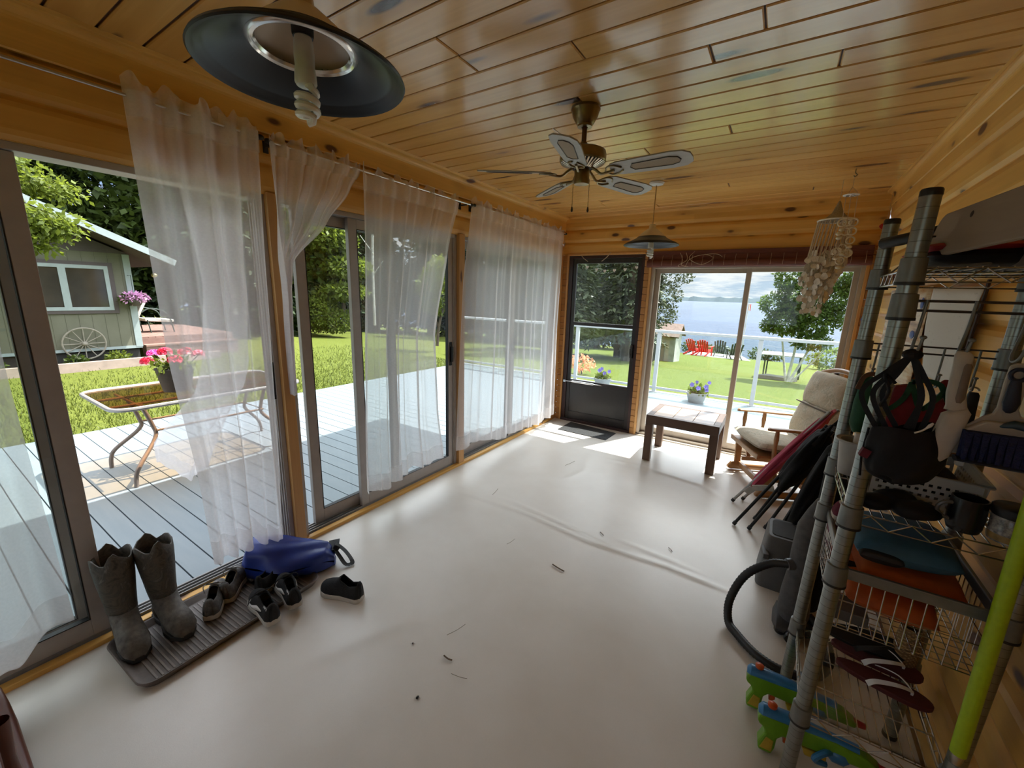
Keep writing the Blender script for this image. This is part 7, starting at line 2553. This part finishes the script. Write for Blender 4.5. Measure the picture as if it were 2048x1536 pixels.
# ---------------- water guns on the floor below
def water_gun(label, loc, rot, seed):
    root = thing('water_gun', label, 'toy', (0, 0, 0), 'toy water guns under the rack')
    GRG = bpy.data.materials.get('lime_toy_plastic') or M('lime_toy_plastic', (0.14, 0.34, 0.012), 0.3, 0, 0.15, 25)
    BLT = bpy.data.materials.get('blue_toy_plastic') or M('blue_toy_plastic', (0.035, 0.19, 0.42), 0.3, 0, 0.15, 25)
    ORT = bpy.data.materials.get('orange_toy_plastic') or M('orange_toy_plastic', (0.62, 0.10, 0.02), 0.35, 0, 0.1, 25)
    YLT = bpy.data.materials.get('yellow_toy_plastic') or M('yellow_toy_plastic', (0.48, 0.33, 0.03), 0.35, 0, 0.15, 25)
    RDT = bpy.data.materials.get('red_toy_plastic') or M('red_toy_plastic', (0.42, 0.02, 0.025), 0.35, 0, 0.1, 25)
    body = [(-0.005, 0.115), (0.0, 0.135), (0.02, 0.148), (0.10, 0.150), (0.22, 0.150), (0.30, 0.140), (0.34, 0.118), (0.34, 0.102), (0.26, 0.098), (0.20, 0.090), (0.13, 0.088), (0.075, 0.088), (0.06, 0.070), (0.058, 0.030), (0.05, 0.004), (0.01, 0.004), (0.006, 0.03), (0.022, 0.075), (0.015, 0.094), (0.0, 0.102)]
    MB().prism(body, -0.024, 0.024, Matrix(((1, 0, 0), (0, 0, -1), (0, 1, 0)))).build('gun_body', GRG, root, bevel=0.010)
    mb = MB()
    mb.loft([((-0.004, 0, 0.142), (0, 0.014, 0), (0, 0, 0.012)), ((0.008, 0, 0.146), (0, 0.026, 0), (0, 0, 0.020)), ((0.10, 0, 0.150), (0, 0.026, 0), (0, 0, 0.018)), ((0.17, 0, 0.148), (0, 0.022, 0), (0, 0, 0.014)), ((0.28, 0, 0.144), (0, 0.018, 0), (0, 0, 0.012))], n=16)
    mb.build('tank', BLT, root, smooth=True)
    MB().lathe([(0.013, 0.0), (0.015, 0.004), (0.015, 0.013), (0.010, 0.017), (0.0, 0.018)], (0.035, 0, 0.165), 16).build('filler_cap', ORT, root, smooth=True)
    MB().prism([(0.085, 0.092), (0.098, 0.092), (0.10, 0.070), (0.088, 0.058), (0.078, 0.060)], -0.012, 0.012, Matrix(((1, 0, 0), (0, 0, -1), (0, 1, 0)))).build('trigger', ORT, root, bevel=0.003)
    MB().prism([(0.012, 0.015), (0.05, 0.015), (0.052, 0.06), (0.028, 0.065)], -0.0255, 0.0255, Matrix(((1, 0, 0), (0, 0, -1), (0, 1, 0)))).build('grip_inlay', YLT, root, bevel=0.003)
    MB().prism([(0.13, 0.085), (0.20, 0.085), (0.20, 0.062), (0.14, 0.060)], -0.0245, 0.0245, Matrix(((1, 0, 0), (0, 0, -1), (0, 1, 0)))).build('magazine', YLT, root, bevel=0.004)
    mb = MB()
    mb.loft([((0.20, 0, 0.10), (0, 0.02, 0), (0, 0, 0.014)), ((0.215, 0, 0.10), (0, 0.030, 0), (0, 0, 0.030)), ((0.245, 0, 0.10), (0, 0.030, 0), (0, 0, 0.030)), ((0.26, 0, 0.10), (0, 0.02, 0), (0, 0, 0.014))], n=18)
    mb.tube(spline([(0.225, 0, 0.10), (0.19, -0.035, 0.11), (0.165, -0.038, 0.075), (0.20, -0.02, 0.06)], 5), 0.010, 8)
    mb.build('pump', BLT, root, smooth=True)
    MB().lathe([(0.0, 0.0), (0.010, 0.002), (0.013, 0.03), (0.016, 0.035), (0.0, 0.036)], (0.37, 0, 0.11), 14, Matrix(((0, 0, -1), (0, 1, 0), (1, 0, 0)))).build('nozzle', RDT, root, smooth=True)
    root.location = loc
    root.rotation_euler = (R(-6), 0, rot)
    return root
water_gun('toy water gun farther from the viewer beside the front left post', (2.415, 1.66, 0.0), R(2), 1)
water_gun('nearer toy water gun crossing behind the foot of the front left post', (2.462, 1.500, 0.0), R(4), 2)

# ------------------------------------------------------------------ vacuum cleaner with hose
root = thing('vacuum_cleaner', 'grey upright vacuum cleaner with a black hose looped on the floor', 'vacuum cleaner', (2.58, 2.2, 0))
VG = M('grey_vacuum_fabric', (0.085, 0.083, 0.085), 0.75, 0, 0.2, 40)
mb = MB()
mb.loft([((2.580, 2.235, 0.05), (0.055, 0, 0), (0, 0.07, 0)), ((2.578, 2.235, 0.09), (0.068, 0, 0), (0, 0.08, 0)), ((2.575, 2.23, 0.20), (0.062, 0, 0), (0, 0.075, 0)), ((2.572, 2.22, 0.33), (0.048, 0, 0), (0, 0.06, 0)), ((2.572, 2.215, 0.42), (0.050, 0, 0), (0, 0.06, 0)), ((2.575, 2.215, 0.56), (0.048, 0, 0), (0, 0.055, 0)), ((2.585, 2.22, 0.64), (0.03, 0, 0), (0, 0.035, 0)), ((2.60, 2.225, 0.70), (0.018, 0, 0), (0, 0.02, 0))], n=22)
mb.build('vacuum_body', VG, root, smooth=True)
mb = MB()
mb.loft([((2.50, 2.24, 0.03), (0.0, 0.05, 0), (0, 0, 0.02)), ((2.515, 2.24, 0.035), (0.0, 0.11, 0), (0, 0, 0.035)), ((2.60, 2.24, 0.045), (0.0, 0.12, 0), (0, 0, 0.045)), ((2.66, 2.24, 0.04), (0.0, 0.08, 0), (0, 0, 0.03))], n=18)
mb.build('floor_head', M('dark_grey_plastic', (0.035, 0.035, 0.037), 0.5), root, smooth=True)
for (x, y) in ((2.535, 2.155), (2.575, 2.115)):
    mb = MB().lathe([(0.0, -0.018), (0.022, -0.018), (0.027, -0.010), (0.027, 0.010), (0.022, 0.018), (0.0, 0.018)], (x, y, 0.028), 20, Matrix.Rotation(R(90), 3, 'X') @ Matrix.Rotation(R(0), 3, 'Z'))
    mb.build('wheel', M('black_wheel', (0.010, 0.010, 0.011), 0.25) if 'black_wheel' not in bpy.data.materials else bpy.data.materials['black_wheel'], root, smooth=True)
hp = spline([(2.545, 2.19, 0.365), (2.525, 2.178, 0.362), (2.45, 2.183, 0.332), (2.358, 2.155, 0.245), (2.310, 2.12, 0.11), (2.318, 2.06, 0.030), (2.36, 2.00, 0.023), (2.45, 1.915, 0.023), (2.555, 1.888, 0.023), (2.66, 1.93, 0.025), (2.72, 2.06, 0.03), (2.70, 2.18, 0.06), (2.64, 2.23, 0.10)], 16)
mb = MB().tube(hp, [0.0200 if i % 2 else 0.0178 for i in range(len(hp))], 14)
mb.build('hose', M('black_hose_rubber', (0.012, 0.012, 0.013), 0.5), root, smooth=True, angle=80)
MB().tube([(2.56, 2.195, 0.368), (2.515, 2.177, 0.360)], 0.027, 18).build('hose_collar', M('grey_hose_collar', (0.09, 0.09, 0.095), 0.4), root, smooth=True, angle=50)

# grey plastic step
root = thing('step_stool', 'grey plastic step stool behind the vacuum hose', 'stool', (2.51, 2.66, 0))
GST = M('grey_step_plastic', (0.10, 0.10, 0.10), 0.6, 0, 0.1, 20)
mb = MB()
mb.loft([((2.515, 2.655, 0.0), (0.105, 0, 0), (0, 0.165, 0)), ((2.515, 2.655, 0.285), (0.082, 0, 0), (0, 0.13, 0)), ((2.515, 2.655, 0.30), (0.074, 0, 0), (0, 0.12, 0))], n=24, expo=7)
mb.build('stool_shell', GST, root, smooth=True, angle=40)
MB().loft([((2.515, 2.655, 0.300), (0.060, 0, 0), (0, 0.10, 0)), ((2.515, 2.655, 0.304), (0.058, 0, 0), (0, 0.098, 0))], n=24, expo=7).build('tread', M('dark_rubber_tread', (0.03, 0.03, 0.03), 0.8), root, smooth=True, angle=40)
MB().obox((2.435, 2.52, 0.20), (0.03, 0.10, 0.03), Euler((0, 0, R(10)))).build('side_lug', GST, root, bevel=0.004)

# ------------------------------------------------------------------ folded camp chairs leaning behind the rack
FRB = M('black_tube_steel', (0.010, 0.010, 0.011), 0.4, 0.4, 0.1, 40)
CANV = M('black_canvas', (0.0075, 0.0075, 0.0085), 0.85, 0, 0.35, 14, 0.6, 0.2)
def camp_chair(label, feet, tops, fabm, wid, seed, group, fab0=0.40, peaks=True, frm=None):
    r_ = random.Random(seed)
    base = Vector(feet[0])
    root = thing('folded_camp_chair', label, 'folding chair', (base.x, base.y, 0), group)
    frm = frm or FRB
    for k, (f, t_) in enumerate(zip(feet, tops)):
        mb = MB().tube([f, t_], 0.0105, 10)
        o = mb.build('leg', frm, root, smooth=True, angle=50)
        v = (Vector(f) - Vector(t_)).normalized()
        MB().tube([Vector(f) - v * 0.02, Vector(f) + v * 0.004], 0.0135, 10).build('foot_cap', BLACKP, o, smooth=True, angle=50)
    fc = sum((Vector(f) for f in feet), Vector()) / len(feet)
    tc = sum((Vector(f) for f in tops), Vector()) / len(tops)
    ax = (tc - fc)
    side = Vector((0.25, 1, 0)).normalized()
    nrm = ax.normalized().cross(side).normalized()
    mb = MB()
    nseg = 18
    def fn(u, v):
        a = 2 * PI * u
        s = fab0 + (1.0 - fab0) * v
        c_ = fc + ax * s
        w = wid * (0.55 + 0.45 * math.sin(PI * min(1, 0.25 + 0.6 * v)))
        th = wid * 0.45 * (0.6 + 0.4 * math.sin(PI * v))
        if v < 0.06:
            w *= 0.6
            th *= 0.6
        if v > 0.94:
            w *= 0.75
            th *= 0.5
        fold = 1 + 0.16 * math.sin(4 * a + 3 * v + seed) + 0.08 * math.sin(9 * a - 5 * v)
        return c_ + side * w * math.cos(a) * fold + nrm * th * math.sin(a) * fold + Vector((0, 0, 0.03 * math.sin(3 * a + seed) * (1 - v)))
    mb.grid(fn, 40, nseg)
    mb.add([fn(k / 40, 0) for k in range(40)], [tuple(range(40))])
    mb.add([fn(k / 40, 1) for k in range(40)], [tuple(range(40))[::-1]])
    mb.build('fabric', fabm, root, smooth=True, angle=100)
    if peaks:
        for s_ in (-1, 1):
            mb = MB()
            p = fc + ax * 0.98 + side * wid * 0.8 * s_
            mb.loft([(p - ax * 0.10, side * 0.045, nrm * 0.03), (p - ax * 0.03, side * 0.028, nrm * 0.02), (p + ax * 0.05, side * 0.008, nrm * 0.008), (p + ax * 0.09, side * 0.005, nrm * 0.005)], n=10)
            mb.build('back_corner', fabm, root, smooth=True)
    return root
camp_chair('black folded camp chair with legs splayed towards the coffee table', [(2.250, 3.131, 0.012), (2.344, 3.121, 0.012), (2.37, 3.30, 0.012), (2.44, 3.20, 0.012)], [(2.66, 3.20, 0.80), (2.70, 3.16, 0.80), (2.68, 3.30, 0.80), (2.74, 3.24, 0.80)], CANV, 0.155, 1, 'black folded chairs', 0.42)
camp_chair('black folded chair leaning close behind the vacuum cleaner', [(2.46, 2.93, 0.012), (2.56, 2.90, 0.012), (2.60, 3.0, 0.012)], [(2.70, 2.86, 0.86), (2.74, 2.83, 0.86), (2.75, 2.92, 0.86)], CANV, 0.15, 2, 'black folded chairs', 0.10)
camp_chair('red folded camp chair with pale straps behind the black one', [(2.205, 3.52, 0.012), (2.27, 3.60, 0.012)], [(2.70, 3.50, 0.85), (2.76, 3.60, 0.85)], M('faded_red_canvas', (0.36, 0.035, 0.075), 0.8, 0, 0.2, 12, 0.4), 0.085, 3, 'red folded chair', 0.14, False, M('grey_tube_steel', (0.34, 0.34, 0.33), 0.4, 0.5, 0.1, 30))
mb = MB()
P = [(2.29, 3.46, 0.13), (2.33, 3.44, 0.19), (2.40, 3.42, 0.22), (2.46, 3.41, 0.235)]
for a, b in zip(P, P[1:]):
    mb.beam(a, b, 0.05, 0.006, (0, 1, 0.3))
mb.build('strap', M('pale_grey_webbing', (0.40, 0.39, 0.36), 0.8), [o for o in bpy.data.objects if o.name == 'folded_camp_chair.002'][0])
mb = MB()
mb.loft([((2.66, 2.45, 0.02), (0.05, 0, 0), (0, 0.07, 0)), ((2.655, 2.45, 0.05), (0.065, 0, 0), (0, 0.09, 0)), ((2.66, 2.47, 0.45), (0.055, 0, 0), (0, 0.08, 0)), ((2.68, 2.50, 0.84), (0.05, 0, 0), (0, 0.06, 0)), ((2.69, 2.51, 0.93), (0.02, 0, 0), (0, 0.025, 0))], n=20)
for v in mb.v:
    v.x += 0.010 * math.sin(v.z * 21 + v.y * 30)
    v.y += 0.012 * math.sin(v.z * 16 + v.x * 40)
root = thing('chair_carry_bag', 'upright black carry bag between the vacuum and the rack', 'bag', (2.66, 2.46, 0))
mb.build('bag_body', CANV, root, smooth=True)
MB().tube(spline([(2.69, 2.51, 0.92), (2.68, 2.46, 0.96), (2.67, 2.44, 0.86)], 5), 0.006, 6).build('drawstring', BLK, root)

# ------------------------------------------------------------------ papers on the right wall
t = NT('faint_pencil_paper')
x_, y_, z_ = t.sep(t.coord())
n = t.noise(t.comb(0.0, t.math('MULTIPLY', y_, 14.0), t.math('MULTIPLY', z_, 46.0)), 1.0, 6, 0.8)
l = t.ramp(n, [(0.60, (1, 1, 1)), (0.66, (0.72, 0.71, 0.69))])
c = t.mix(1.0, (0.62, 0.60, 0.57), l, 'MULTIPLY')
t.principled(c, 0.7, 0, t.bump(t.noise(t.coord(), 5, 3), 0.2, 0.01))
mb = MB()
def paper(u, v):
    y0, y1 = 2.842 + (2.690 - 2.842) * v, 2.232 + (2.29 - 2.232) * v
    z = 1.672 - 0.40 * v - 0.015 * u
    return Vector((2.930 - 0.012 * math.sin(PI * v) - 0.006 * math.sin(u * 5), y0 + (y1 - y0) * u, z))
mb.grid(paper, 16, 12)
tag(mb.build('paper_sheet', t.m, loc=(2.93, 2.55, 1.45), smooth=True, solid=0.0012), 'large grey-white sheet with faint pencil writing pinned on the right log wall', 'paper')
mb = MB().tube([(2.934, 2.20, 1.68), (2.934, 2.27, 1.26), (2.934, 2.45, 1.20)], 0.006, 6)
tag(mb.build('paper_roller', M('dark_brown_rod', (0.035, 0.015, 0.012), 0.6), loc=(2.934, 2.2, 1.68)), 'dark thin rod along the right edge of the pencilled sheet', 'rod')
t = NT('plank_photo_poster')
x_, y_, z_ = t.sep(t.coord())
n = t.noise(t.comb(0.0, t.math('MULTIPLY', y_, 1.6), t.math('MULTIPLY', z_, 16.0)), 1.0, 5, 0.65)
c = t.ramp(n, [(0.30, (0.25, 0.12, 0.05)), (0.42, (0.62, 0.40, 0.20)), (0.52, (0.75, 0.66, 0.50)), (0.62, (0.55, 0.28, 0.12)), (0.75, (0.80, 0.74, 0.62))])
t.principled(c, 0.45)
mb = MB()
mb.grid(lambda u, v: Vector((2.932 - 0.004 * math.sin(u * 6), 3.80 - 0.93 * u, 1.68 - 0.53 * v)), 8, 8)
root = tag(mb.build('poster', t.m, loc=(2.932, 3.3, 1.4), smooth=True, solid=0.0012), 'poster with tan and white plank-like bands on the right wall beyond the sheet', 'poster')
mb = MB()
mb.ell((2.926, 2.96, 1.595), (0.004, 0.03, 0.03), 10, 8)
mb.ell((2.926, 3.02, 1.43), (0.004, 0.045, 0.022), 10, 8)
mb.build('blue_print', M('blue_print_ink', (0.03, 0.07, 0.30), 0.5), root, smooth=True)
